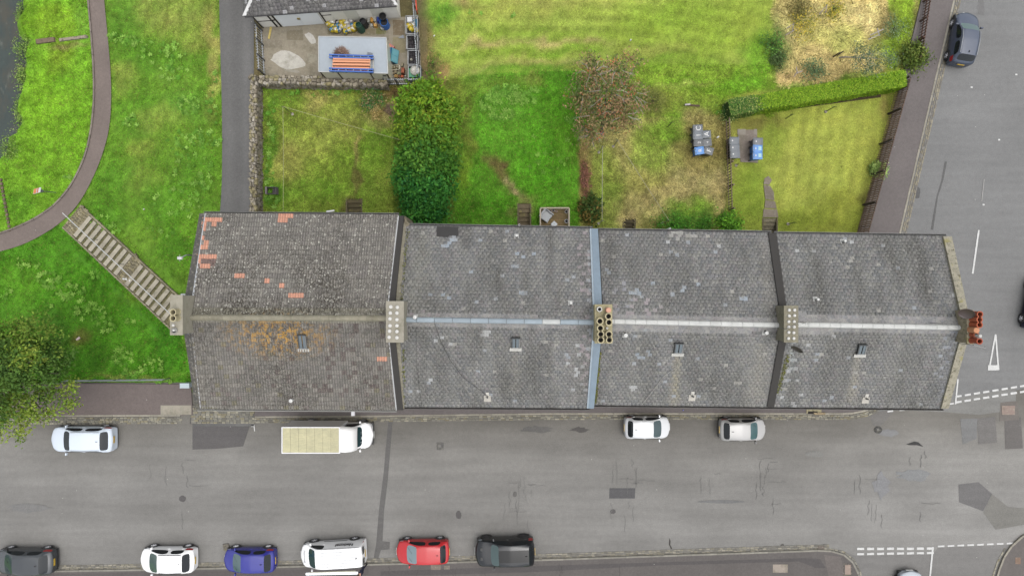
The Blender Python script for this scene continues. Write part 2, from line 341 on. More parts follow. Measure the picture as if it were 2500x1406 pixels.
for a in [(1060, 190, 20, 40, (112, 90, 68)), (1045, 100, 14, 70, (130, 110, 76)), (1075, 180, 10, 26, (176, 140, 96)), (1120, 240, 40, 60, (134, 140, 64)), (1140, 330, 20, 60, (112, 118, 52)), (1130, 430, 22, 70, (120, 144, 48)), (1150, 500, 40, 40, (80, 134, 34)), (1200, 210, 60, 26, (122, 150, 60)), (1290, 200, 30, 20, (130, 138, 66)), (1240, 260, 60, 36, (100, 152, 52)), (1340, 280, 60, 70, (92, 152, 38)), (1320, 400, 60, 80, (86, 150, 34)), (1380, 330, 30, 60, (98, 152, 40)), (1200, 390, 26, 16, (112, 104, 62), .8, 40), (1230, 425, 34, 12, (110, 92, 62), .85, 48), (1258, 465, 22, 9, (160, 140, 108), .85, 50), (1275, 500, 26, 26, (140, 126, 88)), (1220, 500, 40, 30, (78, 138, 32)), (1380, 500, 30, 40, (92, 146, 40)), (1100, 300, 20, 90, (96, 120, 46)), (1420, 420, 7, 60, (120, 78, 66))]: B(*a)
# mown field with arcs of cut grass
for a in [(1080, 40, 40, 26, (92, 150, 44)), (1130, 10, 30, 14, (158, 138, 96)), (1250, 30, 120, 22, (166, 172, 84)), (1400, 5, 200, 14, (172, 172, 92)), (1500, 30, 120, 24, (162, 178, 78)), (1240, 105, 130, 7, (182, 170, 110), .85, -2), (1400, 102, 90, 6, (178, 168, 108), .8, 3), (1300, 78, 160, 12, (128, 158, 56)), (1250, 130, 150, 10, (140, 172, 60)), (1180, 168, 90, 7, (172, 170, 100), .8, -8), (1320, 150, 90, 7, (174, 168, 100), .8, 2), (1300, 165, 150, 8, (108, 158, 46), .8, -4), (1430, 160, 60, 5, (176, 164, 108), .8, 6), (1390, 125, 70, 10, (124, 164, 52)), (1560, 80, 90, 30, (140, 164, 60)), (1660, 40, 120, 40, (136, 166, 56)), (1740, 100, 120, 40, (146, 172, 62)), (1650, 150, 120, 18, (122, 156, 52)), (1820, 30, 70, 50, (150, 172, 66)), (1600, 125, 90, 12, (150, 158, 76)), (1860, 130, 40, 60, (120, 172, 50)), (1700, 210, 120, 24, (124, 166, 50)), (1820, 200, 70, 20, (118, 172, 48)), (1670, 205, 60, 8, (158, 168, 88)), (1620, 240, 60, 30, (132, 142, 64)), (1700, 290, 40, 26, (166, 150, 102)), (1590, 250, 40, 40, (116, 118, 64)), (1720, 250, 60, 16, (130, 150, 60))]: B(*a)
# long-grass garden
for a in [(1500, 330, 60, 30, (168, 156, 104)), (1540, 380, 50, 40, (170, 158, 102)), (1470, 420, 40, 60, (128, 146, 62)), (1600, 360, 60, 50, (126, 152, 60)), (1640, 320, 50, 30, (112, 150, 48)), (1560, 450, 60, 40, (150, 146, 82)), (1700, 440, 70, 40, (176, 162, 116)), (1640, 480, 60, 30, (166, 154, 106)), (1560, 510, 60, 30, (164, 152, 104)), (1720, 380, 60, 40, (158, 146, 92)), (1490, 480, 30, 40, (116, 138, 56)), (1690, 510, 50, 20, (104, 146, 46)), (1670, 545, 80, 22, (66, 120, 34)), (1750, 470, 20, 50, (172, 156, 110)), (1540, 540, 40, 16, (160, 144, 102)), (1440, 520, 26, 46, (104, 104, 50)), (1434, 450, 12, 60, (124, 92, 70)), (1480, 550, 30, 30, (110, 126, 54)), (1600, 550, 40, 24, (146, 140, 84)), (1755, 330, 20, 40, (118, 104, 66)), (1720, 345, 60, 60, (132, 124, 72), .5)]: B(*a)
# rough grass with saplings, and the verge
for a in [(1950, 30, 60, 40, (150, 140, 92)), (2060, 40, 90, 40, (186, 172, 116)), (2010, 90, 90, 40, (168, 164, 98)), (2110, 60, 60, 50, (190, 174, 122)), (1930, 90, 40, 20, (178, 164, 116)), (1990, 140, 80, 30, (180, 164, 112)), (2070, 100, 40, 30, (158, 160, 90)), (1960, 180, 60, 20, (178, 156, 110)), (2080, 170, 60, 20, (164, 150, 100)), (2160, 60, 20, 60, (128, 116, 74)), (2150, 120, 30, 40, (120, 128, 62)), (2180, 130, 22, 50, (124, 156, 50)), (2205, 40, 22, 70, (148, 178, 60)), (2240, 60, 10, 90, (150, 136, 92)), (2215, 150, 16, 40, (158, 148, 92)), (1905, 110, 24, 60, (104, 118, 62)), (2000, 205, 120, 14, (104, 140, 48), .8, -8)]: B(*a)
for a in [(1820, 330, 40, 60, (134, 134, 66), .5), (1850, 300, 70, 16, (118, 112, 58)), (1830, 470, 45, 90, (124, 150, 50)), (1960, 420, 90, 90, (170, 178, 84)), (2060, 340, 80, 90, (174, 182, 84)), (2120, 420, 50, 120, (172, 178, 82)), (1960, 540, 90, 30, (132, 148, 52)), (2060, 520, 60, 50, (148, 156, 62)), (1885, 350, 30, 50, (132, 150, 58)), (2168, 260, 12, 50, (160, 146, 86)), (2120, 520, 16, 60, (116, 112, 58))]: B(*a)
# faint mowing stripes on the tidy lawn
lm = inpoly(GX, GY, [(1890, 270), (2185, 225), (2100, 560), (1920, 560)])
GC[lm] *= (1 + .05 * np.sin((GX + GY * .12) / 17.0 * math.pi))[lm][..., None]
fm = inpoly(WX, WY, [(1060, -60), (1890, -60), (1880, 170), (1560, 200), (1400, 172), (1160, 182), (1070, 150)])      # arcs left by the mower on the field
fr = np.hypot((GX - 1330) * .5, GY - 640)
GC[fm] *= (1 + .06 * np.sin(fr / 4.6) * (.4 + 1.2 * fbm(GX / 60, GY / 60, 31)))[fm][..., None]
def srgb_lin(c): c = np.clip(c, 0, 255) / 255.0; return np.where(c <= .04045, c / 12.92, ((c + .055) / 1.055) ** 2.4)
GCL = srgb_lin(GC) / GAIN
_green = sst((GC[..., 1] / (GC[..., 0] + 1) - 1.0) / .3)[..., None]     # lush growth is greener, dry growth keeps its straw tone
GCL = GCL * (1.12 + 3.2 * np.clip(GLN - .05, 0, .2))[..., None] * (1 - _green * np.array([.05, .06, .10]))
def gsample(A, px, py):
    i = np.clip((px - QX0) / 4.0, 0, QW - 1.001); j = np.clip((py - QY0) / 4.0, 0, QH - 1.001)
    a = i.astype(int); b = j.astype(int); u = i - a; v = j - b
    if A.ndim == 3: u = u[:, None]; v = v[:, None]
    return (A[b, a] * (1 - u) + A[b, a + 1] * u) * (1 - v) + (A[b + 1, a] * (1 - u) + A[b + 1, a + 1] * u) * v
def ground_col(x, y, z=None):
    if z is None: z = tz(x, y)
    px, py = px_of(x, y, z); c = gsample(GCL, px, py)
    n = fbm(x / 1.6, y / 1.6, 21); n2 = fbm(x / .45, y / .45, 33, 3)
    n3 = vnoise(x / .17, y / .17, 71); q = np.clip((gsample(GLN, px, py) - .03) / .07, .25, 1.0)      # short lawns are more even than rough grass
    c = c * (1 + .30 * (n - .5))[:, None] * (1 + .9 * q * (n2 - .5))[:, None] * (1 + .6 * (.4 + .6 * q) * (n3 - .5))[:, None]
    t = np.clip((fbm(x / .9, y / .9, 51) - .5) * 1.6, -.5, .5)[:, None]
    return np.clip(c * (1 + t * np.array([.10, .02, .08])), .002, .6)
# stair wells cut in the back gardens: px rect (x0,x1, y at top step), number of steps
WELLS = [(845, 884, 484, 7), (1264, 1296, 497, 7), (1521, 1551, 534, 5), (1862, 1898, 532, 5)]
WR = []
for (a, b, yt, n) in WELLS:
    p, q = P(a, yt), P(b, yt); WR.append((p.x, q.x, 3.72, p.y, n))
def axis(lo, hi, step, extra):
    a = set(np.round(np.arange(lo, hi + 1e-6, step), 4)) | set(extra)
    a |= {-400., -200., -110., -75., 75., 110., 200., 400.}; return np.array(sorted(a))
gx = axis(-62, 62, .4, [w[0] for w in WR] + [w[1] for w in WR]); gy = axis(-40, 45, .4, [w[2] for w in WR] + [w[3] for w in WR])
XX, YY = np.meshgrid(gx, gy); ZZ = tz(XX, YY) - .02
V = np.stack([XX.ravel(), YY.ravel(), ZZ.ravel()], 1); nx, ny = len(gx), len(gy)
I, J = np.meshgrid(np.arange(nx - 1), np.arange(ny - 1)); a0 = (J * nx + I).ravel(); F = np.stack([a0, a0 + 1, a0 + nx + 1, a0 + nx], 1)
cx_ = (gx[:-1] + gx[1:]) / 2; cy_ = (gy[:-1] + gy[1:]) / 2; CX, CY = np.meshgrid(cx_, cy_); keep = np.ones(CX.size, bool)
for w in WR: keep &= ~((CX.ravel() > w[0]) & (CX.ravel() < w[1]) & (CY.ravel() > w[2]) & (CY.ravel() < w[3]))
gcol = ground_col(V[:, 0], V[:, 1], V[:, 2]) * 1.15
ground = np_mesh('ground', V, F[keep], gcol, M_SOIL, domain='POINT', smooth=True); tag(ground, 'grassy ground', kind='structure')

# ------------------------------------------------------------------ river, path, lane, road, pavements
wx = np.linspace(-90, -36.5, 60); wy = np.linspace(4, 60, 60); X2, Y2 = np.meshgrid(wx, wy)
a0 = (np.arange(59)[:, None] * 60 + np.arange(59)[None]).ravel(); F = np.stack([a0, a0 + 1, a0 + 61, a0 + 60], 1)
water = np_mesh('water', np.stack([X2.ravel(), Y2.ravel(), np.full(X2.size, -3.35)], 1), F, np.tile(S(62, 74, 68), (X2.size, 1)), M_WATER, domain='POINT')
tag(water, 'dark rippled river water', kind='structure')
def resample(pts, step):
    pts = [Vector(p) for p in pts]; out = [pts[0]]
    for a, b in zip(pts[:-1], pts[1:]):
        n = max(1, int((b - a).length / step))
        out += [a.lerp(b, (k + 1) / n) for k in range(n)]
    return out
def smooth_pts(pts, it=2):
    for _ in range(it):
        q = [pts[0]]
        for a, b in zip(pts[:-1], pts[1:]): q += [tuple(a[i] * .75 + b[i] * .25 for i in range(len(a))), tuple(a[i] * .25 + b[i] * .75 for i in range(len(a)))]
        q.append(pts[-1]); pts = q
    return pts
PL = [(213, -60), (217, 0), (223, 60), (230, 150), (233, 230), (228, 300), (215, 370), (190, 430), (152, 488), (100, 528), (50, 553), (0, 571), (-70, 590)]
PR = [(250, -60), (254, 0), (262, 80), (270, 170), (272, 240), (268, 310), (253, 370), (229, 432), (192, 500), (148, 545), (96, 578), (50, 600), (0, 614), (-70, 634)]
def ribbon(name, A, Bq, mt, col, dz=.05, nseg=70, lanes=5, kind='structure', label=None, wear=None):
    A = smooth_pts(A); Bq = smooth_pts(Bq)
    def rs(p, n):
        p = np.array(p, float); d = np.r_[0, np.cumsum(np.hypot(*(np.diff(p, axis=0).T)))]; t = np.linspace(0, d[-1], n)
        return np.stack([np.interp(t, d, p[:, 0]), np.interp(t, d, p[:, 1])], 1)
    a, b = rs(A, nseg), rs(Bq, nseg); V = []; 
    for k in range(nseg):
        for j in range(lanes + 1): q = a[k] + (b[k] - a[k]) * j / lanes; V.append(G(q[0], q[1], dz))
    a0 = (np.arange(nseg - 1)[:, None] * (lanes + 1) + np.arange(lanes)[None]).ravel(); F = np.stack([a0, a0 + lanes + 1, a0 + lanes + 2, a0 + 1], 1)
    V = np.array([tuple(v) for v in V]); vc = np.tile(col, (len(V), 1)) * (np.tile(wear, nseg)[:, None] if wear else 1) * (.9 + .2 * fbm(V[:, 0] / 2, V[:, 1] / 2, 5))[:, None]
    o = np_mesh(name, V, F, vc, mt, domain='POINT', smooth=True); tag(o, label, kind=kind); return o
path = ribbon('path', PL, PR, M_PAVE, S(139, 126, 119), .07, label='riverside tarmac footpath curving down the bank')
lane = ribbon('lane', [(534, -60), (537, 100), (543, 300), (541, 520), (500, 800), (470, 1040)], [(622, -60), (620, 60), (620, 190), (618, 520), (620, 800), (620, 1040)], M_PAVE, S(121, 120, 118), .03, 60, 8, wear=[.92, .98, 1.02, .95, .93, 1.0, 1.18, 1.16, .96], label='narrow tarmac lane beside the end house')
# thin stone edging on the river side of the path
ed = tag(bpy.data.objects.new('path_edging', None), 'thin stone edging on the river side of the footpath', kind='structure'); COL.objects.link(ed)
_me = MB().box((0, 0, 0), (1, .12, .16), col=(1, 1, 1)).mesh('edging_stone', M_SETT); _pl = smooth_pts(PL); _a = G(*_pl[0])
for q in _pl[1:]:
    _b = G(*q)
    while (_b - _a).length > .88:
        _d = (_b - _a).normalized() * .9; _m = _a + _d * .5 + Vector((0, 0, .08)); inst('edging_stone', _me, ed, Matrix.Translation(_m) @ Matrix.Rotation(math.atan2(_d.y, _d.x), 4, 'Z') @ Matrix.Rotation(-math.asin(_d.z / .9), 4, 'Y') @ Matrix.Diagonal((.87, 1, 1, 1)), vary(S(150, 138, 128), .15)); _a = _a + _d
# main street: one sheet with lengthways wear
rx = np.arange(-75, 75.1, .5); ry = np.arange(-26, -6.9, .25); X2, Y2 = np.meshgrid(rx, ry)
V = np.stack([X2.ravel(), Y2.ravel(), np.zeros(X2.size)], 1); nx = len(rx)
a0 = (np.arange(len(ry) - 1)[:, None] * nx + np.arange(nx - 1)[None]).ravel(); F = np.stack([a0, a0 + 1, a0 + nx + 1, a0 + nx], 1)
pyv = 703 - V[:, 1] * FPX / CAMH; pxv = 1250 + V[:, 0] * FPX / CAMH
band = np.interp(pyv, [1000, 1040, 1075, 1110, 1140, 1180, 1215, 1255, 1290, 1330, 1400], [118, 129, 139, 145, 149, 146, 148, 145, 152, 148, 142])
band = band + 9 * sst((pxv - 1900) / 350) + 20 * (fbm(V[:, 0] / 9, V[:, 1] / .9, 4) - .5) + 16 * (fbm(V[:, 0] / 3, V[:, 1] / 2, 8) - .5)
warm = np.interp(pyv, [1020, 1100, 1200, 1300], [7, 5, 4, 4])
rc = srgb_lin(np.stack([band + warm * .5, band, band - warm], 1)) / GAIN
road = np_mesh('road', V, F, rc, M_ASPH, domain='POINT'); tag(road, 'worn grey tarmac main street', kind='structure')
def pp(pts, z=0.0): return [tuple(P(a, b, z))[:2] for a, b in pts]
mb = MB(); mb.sheet(pp([(2140, 1005), (2185, 1000), (2340, 980), (2570, 935), (2900, 870), (2800, -300), (2400, -300), (2345, -60), (2330, 0), (2250, 340), (2197, 570), (2150, 800)]), .004, S(142, 142, 141))
er = mb.build('side_road', M_ASPH); tag(er, 'grey tarmac side road going up the right edge', kind='structure')
mb = MB(); mb.sheet(pp([(2060, 1345), (2090, 1356), (2278, 1352), (2290, 1336), (2480, 1328), (2480, 1470), (2060, 1470)]), .004, S(141, 139, 136))
sr = mb.build('side_road', M_ASPH); tag(sr, 'tarmac side street at the bottom right junction', kind='structure')
PZ = .11
KN_L = [(-80, 1015), (200, 1015), (440, 1014)]
KN = [(622, 1018), (900, 1016), (1340, 1010), (1960, 1010), (2075, 1010), (2112, 1003), (2138, 990), (2152, 965), (2157, 900), (2165, 800), (2197, 570), (2262, 290), (2330, 0), (2345, -65)]
KS = [(-80, 1398), (0, 1396), (330, 1391), (700, 1383), (1340, 1366), (1960, 1345), (2020, 1343), (2055, 1350), (2080, 1368), (2095, 1395), (2104, 1440)]
KE = [(2580, 1280), (2520, 1298), (2490, 1313), (2462, 1342), (2446, 1372), (2434, 1412), (2428, 1450)]
def pave(name, pts, col, label, z=PZ):
    mb = MB(); mb.prism(pp(pts, z), -.05, z, col); o = mb.build(name, M_PAVE); tag(o, label, kind='structure'); return o
pv1 = pave('pavement', [(-80, 934), (445, 938), (466, 945), (470, 1012), (440, 1014), (200, 1015), (-80, 1015)], S(128, 117, 113), 'purplish tarmac pavement below the grass bank')
pv2 = pave('pavement', [(622, 925)] + KN + [(2268, -65), (2250, 0), (2195, 228), (2092, 580), (2092, 925)], S(126, 119, 117), 'tarmac pavement round the terrace and up the side road')
pv3 = pave('pavement', KS + [(2104, 1480), (-80, 1480)], S(112, 107, 104), 'dark patched tarmac pavement along the bottom kerb')
pv4 = pave('pavement', KE + [(2600, 1450)], S(120, 114, 110), 'curved pavement corner at the bottom right')
def kerb(name, pts, label, col, w=.13, ln=.9, z=.125):
    rt = tag(bpy.data.objects.new(name, None), label, kind='structure'); COL.objects.link(rt)
    W = [P(a, b, z) for a, b in pts]; rt.location = W[0]; rt.location.z = 0
    me = MB().box((0, 0, 0), (1, w, .2), col=(1, 1, 1)).mesh('kerb_stone', M_SETT)
    segs = []; acc = []
    tot = 0
    for a, b in zip(W[:-1], W[1:]): acc.append((tot, a, b)); tot += (b - a).length
    s = 0
    def at(s):
        for t0, a, b in acc:
            l = (b - a).length
            if s <= t0 + l: return a.lerp(b, (s - t0) / l)
        return W[-1].copy()
    while s < tot - .2:
        l = min(ln * R.uniform(.85, 1.2), tot - s); a, b = at(s), at(s + l); d = b - a
        M = Matrix.Translation((a + b) / 2 - Vector(rt.location) - Vector((0, 0, .1 - R.uniform(-.004, .008)))) @ Matrix.Rotation(math.atan2(d.y, d.x), 4, 'Z') @ Matrix.Diagonal((d.length - .015, 1, 1, 1))
        inst('kerb_stone', me, rt, M, vary(col, .14)); s += l
    return rt
KC = S(176, 170, 155)
kerb('kerb', KN_L, 'pale stone kerb at the left of the north pavement', KC); kerb('kerb', KN, 'pale stone kerb in front of the terrace and up the side road', KC)
kerb('kerb', KS, 'pale stone kerb along the bottom pavement', S(160, 156, 145)); kerb('kerb', KE, 'curved stone kerb at the bottom right corner', S(170, 164, 150))
def setts(name, pts, rows, side, cols, parent, z=.02, l=.29, w=.15, off=.1, gaps=.02):
    W = [P(a, b, 0) for a, b in pts]; mb = MB()
    for r in range(rows):
        o = off + (r + .5) * w
        for a, b in zip(W[:-1], W[1:]):
            d = b - a; L_ = d.length; u = d / L_; n = Vector((-u.y, u.x, 0)) * side; t = -R.uniform(0, l)
            while t < L_:
                q = l * R.uniform(.75, 1.25); c = a + u * min(max(t + q / 2, 0), L_) + n * (o + R.uniform(-.012, .012))
                mb.box((c.x, c.y, z - .04 + R.uniform(-.008, .008)), (q - gaps, w - gaps, .1), math.atan2(u.y, u.x) + R.uniform(-.04, .04), vary(R.choice(cols), .16), top=.93); t += q
    return tag(mb.build(name, M_SETT, parent), 'granite sett channel', kind='stuff')
SC = [S(170, 166, 150), S(150, 147, 136), S(184, 178, 158), S(140, 136, 124), S(160, 152, 126)]
setts('setts', KN_L, 4, -1, SC, road, w=.13); setts('setts', [(622, 1018), (900, 1016), (1340, 1010), (1960, 1010), (2080, 1010)], 3, -1, SC, road, w=.12, off=.08)
setts('setts', [(2080, 1010), (2112, 1003), (2138, 990), (2152, 965)], 3, -1, SC, road, w=.12, off=.08)
setts('setts', [(2165, 800), (2197, 570), (2262, 290), (2330, 0), (2345, -65)], 3, -1, [S(172, 164, 142), S(158, 150, 132), S(148, 144, 136)], er, w=.13)
setts('setts', KS[:7], 3, 1, [S(164, 158, 140), S(152, 148, 138), S(174, 168, 152), S(140, 136, 126)], road, w=.13, off=.08)
setts('setts', KS[6:], 1, 1, SC, road, w=.14, off=.08)
apron = setts('setts', [(472, 1033), (618, 1033)], 9, 1, SC, lane, z=.05, l=.3, w=.15, off=-.02)
setts('setts', [(2425, 1412), (2438, 1372), (2455, 1340)], 1, 1, SC, road, w=.14, off=.02)
# road repairs, covers, cracks and paint
def patch(name, pts, col, z, parent, mt=M_ASPH): mb = MB(); mb.sheet(pp(pts), z, col); return mb.build(name, mt, parent)
D1 = S(106, 103, 102); D2 = S(118, 116, 113)
def disc(cx, cy, rx, ry, n=14, j=.12): return [(cx + rx * math.cos(2 * math.pi * k / n) * R.uniform(1 - j, 1 + j), cy + ry * math.sin(2 * math.pi * k / n) * R.uniform(1 - j, 1 + j)) for k in range(n)]
for pts, c in [([(470, 1034), (612, 1033), (594, 1089), (530, 1095), (470, 1097)], S(110, 107, 106)), ([(948, 1026), (959, 1026), (953, 1100), (946, 1180), (938, 1245), (934, 1320), (952, 1322), (951, 1340), (930, 1342), (924, 1362), (912, 1362), (918, 1330), (925, 1245), (937, 1150), (942, 1090)], S(116, 114, 112)),
               ([(1488, 1191), (1551, 1191), (1550, 1216), (1487, 1216)], S(102, 101, 102)), ([(2340, 1182), (2389, 1176), (2422, 1205), (2400, 1247), (2341, 1225)], S(122, 120, 119)), ([(2422, 1205), (2460, 1236), (2500, 1240), (2500, 1280), (2430, 1292), (2400, 1250)], S(140, 138, 132)),
               ([(2386, 1021), (2430, 1017), (2434, 1080), (2388, 1084)], S(132, 129, 126)), ([(2452, 1020), (2492, 1018), (2497, 1094), (2454, 1096)], S(118, 114, 111)), ([(2442, 982), (2484, 978), (2488, 1024), (2440, 1028)], S(130, 124, 118)), ([(2344, 1022), (2386, 1021), (2384, 1070), (2350, 1084)], S(140, 140, 139)),
               ([(2124, 1016), (2150, 1004), (2184, 1002), (2152, 1038), (2132, 1040)], S(134, 131, 127)), (disc(446, 1217, 9, 8), D1), (disc(1120, 1256, 7, 10), D1), (disc(1257, 1206, 5, 7), D2), (disc(1496, 1248, 7, 6), D1), (disc(1310, 1048, 34, 8, 22, .35), D2), (disc(1413, 1048, 22, 6, 20, .4), S(100, 97, 94)),
               ([(1634, 1312), (1637, 1320), (1636, 1328), (1641, 1338), (1638, 1340), (1633, 1328)], S(80, 76, 72)), (disc(1910, 1332, 5, 6), S(104, 101, 97)), ([(2212, 1084), (2232, 1077), (2242, 1079), (2254, 1090), (2238, 1086), (2222, 1086)], S(72, 71, 70)), (disc(2168, 1056, 26, 9, 20, .3), S(146, 146, 146)), (disc(2230, 1160, 40, 12, 20, .4), S(148, 149, 149)), (disc(2150, 1185, 20, 26, 20, .4), S(149, 149, 150)), (disc(1990, 1108, 22, 8, 18, .15), S(147, 146, 142)), (disc(1760, 1224, 50, 4, 20, .2), S(132, 132, 131)), (disc(70, 1240, 50, 10, 20, .3), S(141, 140, 138))]:
    PZI = globals().get('PZI', 0) + 1; patch('road_patch', pts, c, .0075 + .0006 * PZI, road)
for pts, c in [([(2290, 480), (2303, 440), (2312, 395), (2306, 395), (2298, 440), (2286, 480), (2272, 560), (2278, 562)], S(112, 111, 110)), (disc(2238, 470, 9, 14, 14, .35), S(108, 107, 106)), (disc(2395, 20, 9, 22, 16, .3), S(132, 131, 130)), (disc(2383, 120, 3, 9), S(112, 111, 110))]: patch('road_patch', pts, c, .012, er)
for pts in [[(2184, 1000), (2480, 945), (2480, 1000), (2390, 1012), (2300, 1005)]]: patch('road_patch', pts, S(147, 146, 142), .006, road)
def cracks(seed, boxes, parent, z, col):
    r = random.Random(seed); mb = MB()
    for (x0, y0, x1, y1, n) in boxes:
        for _ in range(n):
            x, y = r.uniform(x0, x1), r.uniform(y0, y1); vert = r.random() < .6; L_ = r.uniform(15, 50); pts = []
            for k in range(6):
                t = k / 5; pts.append((x + (r.uniform(-3, 3) if vert else L_ * t), y + (L_ * t if vert else r.uniform(-2, 2))))
            w = r.uniform(.3, .55)
            for (a, b), (c, d) in zip(pts[:-1], pts[1:]):
                l = math.hypot(c - a, d - b) + 1e-6; ux, uy = -(d - b) / l * w, (c - a) / l * w
                mb.sheet(pp([(a - ux, b - uy), (a + ux, b + uy), (c + ux, d + uy), (c - ux, d - uy)]), z, col)
    return tag(mb.build('cracks', M_ASPH, parent), kind='stuff')
cracks(3, [(1228, 1115, 1300, 1270, 16), (440, 1120, 462, 1270, 5), (1490, 1120, 1560, 1260, 14), (1840, 1110, 1900, 1250, 12), (2080, 1150, 2160, 1260, 8), (2200, 1100, 2300, 1260, 5), (1700, 1150, 1790, 1190, 3), (300, 1130, 420, 1140, 2)], road, .027, S(131, 130, 127))
def cover(pts, col, parent, z, label=None, inner=None):
    o = MB().prism(pp(pts, z), z - .03, z, col).build('drain_cover', M_CONC, parent)
    return o
def rect(x0, y0, x1, y1): return [(x0, y0), (x1, y0), (x1, y1), (x0, y1)]
cover(rect(1066, 1080, 1083, 1098), S(112, 110, 108), road, .03); cover(rect(1071, 1086, 1077, 1092), S(140, 138, 134), road, .034)
cover(disc(2144, 1049, 10, 9, 16, .03), S(78, 77, 76), road, .03); cover(rect(2141, 1046, 2147, 1051), S(140, 138, 134), road, .034)
cover(rect(2446, 990, 2478, 1012), S(166, 146, 136), road, .03); cover(rect(1997, 1332, 2013, 1340), S(122, 112, 104), road, .05)
cover([(392, 989), (467, 989), (467, 1012), (392, 1012)], S(176, 170, 154), pv1, PZ + .006)
for k in range(3): cover(rect(398 + k * 25, 991, 415 + k * 25, 1010), S(182, 174, 158), pv1, PZ + .012)
cover(rect(1887, 1377, 1923, 1397), S(178, 166, 154), pv3, PZ + .008); cover(rect(1052, 1376, 1076, 1390), S(146, 132, 122), pv3, PZ + .008); cover(rect(1084, 1380, 1098, 1389), S(150, 138, 130), pv3, PZ + .008)
cover(rect(2063, 1378, 2077, 1402), S(176, 156, 144), pv3, PZ + .012); cover(rect(2058, 1374, 2080, 1406), S(104, 98, 93), pv3, PZ + .006); cover(rect(2479, 1360, 2492, 1376), S(150, 120, 104), pv4, PZ + .008)
patch('pavement_patch', [(930, 1392), (1100, 1386), (1340, 1378), (1960, 1360), (2000, 1362), (2014, 1384), (1990, 1384), (1950, 1368), (1600, 1378), (1300, 1394), (1100, 1400), (930, 1404)], S(98, 94, 93), PZ + .004, pv3, M_PAVE)
patch('pavement_patch', [(2010, 1352), (2050, 1356), (2064, 1406), (2024, 1420)], S(124, 117, 113), PZ + .004, pv3, M_PAVE)
patch('pavement_patch', [(0, 1402), (640, 1390), (900, 1386), (900, 1400), (640, 1440), (0, 1440)], S(106, 100, 98), PZ + .004, pv3, M_PAVE)
cracks(8, [(900, 1370, 1700, 1400, 10)], pv3, PZ + .006, S(78, 74, 72))
patch('lane_joint', [(466, 1018), (474, 1018), (474, 1034), (464, 1034)], S(104, 101, 98), .055, lane)
WH = S(243, 243, 240)
def stroke(x0, y0, x1, y1, w, name, parent, z=.03, col=WH):
    l = math.hypot(x1 - x0, y1 - y0); ux, uy = -(y1 - y0) / l * w / 2, (x1 - x0) / l * w / 2; n = max(2, int(l / 3)); L1, L2 = [], []
    for k in range(n + 1):
        t = k / n; j1, j2 = R.uniform(.82, 1.05), R.uniform(.82, 1.05); L1.append((x0 + (x1 - x0) * t + ux * j1, y0 + (y1 - y0) * t + uy * j1)); L2.append((x0 + (x1 - x0) * t - ux * j2, y0 + (y1 - y0) * t - uy * j2))
    mb = MB(); mb.sheet(pp(L1 + L2[::-1]), z, col); return mb.build(name, M_MARK, parent)
for k in range(8):
    x = 2092 + k * 24.3; stroke(x, 1338.5 - k * .1, x + 17, 1338.5 - k * .1, 6.2, 'give_way_dash', road); stroke(x, 1351.5 - k * .4, x + 17, 1351 - k * .4, 5.6, 'give_way_dash', road)
for k in range(8): x = 2289 + k * 24; y = 1332.5 - k * 1; stroke(x, y, x + 16, y - .6, 4.4, 'edge_dash', road)
stroke(2277, 1334, 2268, 1425, 4.5, 'centre_line', road, .034)
for k in range(8):
    x = 2332 + k * 22.5; y = 968 - k * 3.6; stroke(x, y, x + 15, y - 2.4, 5, 'give_way_dash', road); stroke(x - .5, y + 14, x + 15, y + 11.6, 5.4, 'give_way_dash', road)
for x, y in ((2166, 1004), (2195, 1001), (2219, 998), (2243, 995), (2267, 992), (2291, 989), (2314, 986)): stroke(x, y, x + 14, y - 1.5, 4, 'edge_dash', road)
stroke(2332, 986, 2338, 925, 4, 'centre_line', road, .034)
stroke(2389, 562, 2374, 668, 4.6, 'centre_line', er)
stroke(2430, 816, 2414, 902, 4.2, 'give_way_triangle', er); stroke(2430, 816, 2437, 902, 4.2, 'give_way_triangle', er, .034); stroke(2411, 897, 2438.5, 897, 13, 'give_way_triangle', er, .038)
for x, y in ((2480, 183), (2438, 342), (2400, 500), (2371, 214)): stroke(x - 2, y, x + 3, y, 4, 'road_stud', er)
stroke(2402, 438, 2396, 492, 2, 'worn_line', er, .03, S(190, 188, 184))
stroke(614, 1039, 622, 1039, 5, 'worn_line', road); stroke(621, 1041, 622, 1052, 2.5, 'worn_line', road, .034)
# ------------------------------------------------------------------ the terrace of four houses
ZE, ZR = 8.4, 10.5
def slope_ray(px, py, a, b, c):     # point where the view ray of a photo pixel meets the plane through a, b, c
    n = (b - a).cross(c - a); d = P(px, py, 0) - Vector((0, 0, CAMH)); o = Vector((0, 0, CAMH)); return o + d * (n.dot(a - o) / n.dot(d))
def unit_slate():                   # 1 x 1 in plan, wedge standing proud at its tail (v = 0)
    v = [(-.5, -.5, .0), (.5, -.5, .0), (.5, .5, -.25), (-.5, .5, -.25), (-.5, -.5, 1), (.5, -.5, 1), (.5, .5, .1), (-.5, .5, .1)]
    return v, [(4, 5, 6, 7), (0, 1, 5, 4), (1, 2, 6, 5), (3, 0, 4, 7)]
def unit_tile():                    # double-roman profile: two rolls
    prof = [(-.5, .0), (-.40, .9), (-.28, 1), (-.19, .15), (-.03, .0), (.08, .9), (.20, 1), (.30, .15), (.5, .0)]
    v = []; n = len(prof)
    for y, k in ((-.5, .8), (-.41, .73), (.5, 0)):
        for x, z in prof: v.append((x, y, z + k))
    for x, z in prof: v.append((x, -.5, -.1))
    f = [(r_ * n + i, r_ * n + i + 1, (r_ + 1) * n + i + 1, (r_ + 1) * n + i) for r_ in (0, 1) for i in range(n - 1)] + [(3 * n + i, 3 * n + i + 1, i + 1, i) for i in range(n - 1)]
    return v, f
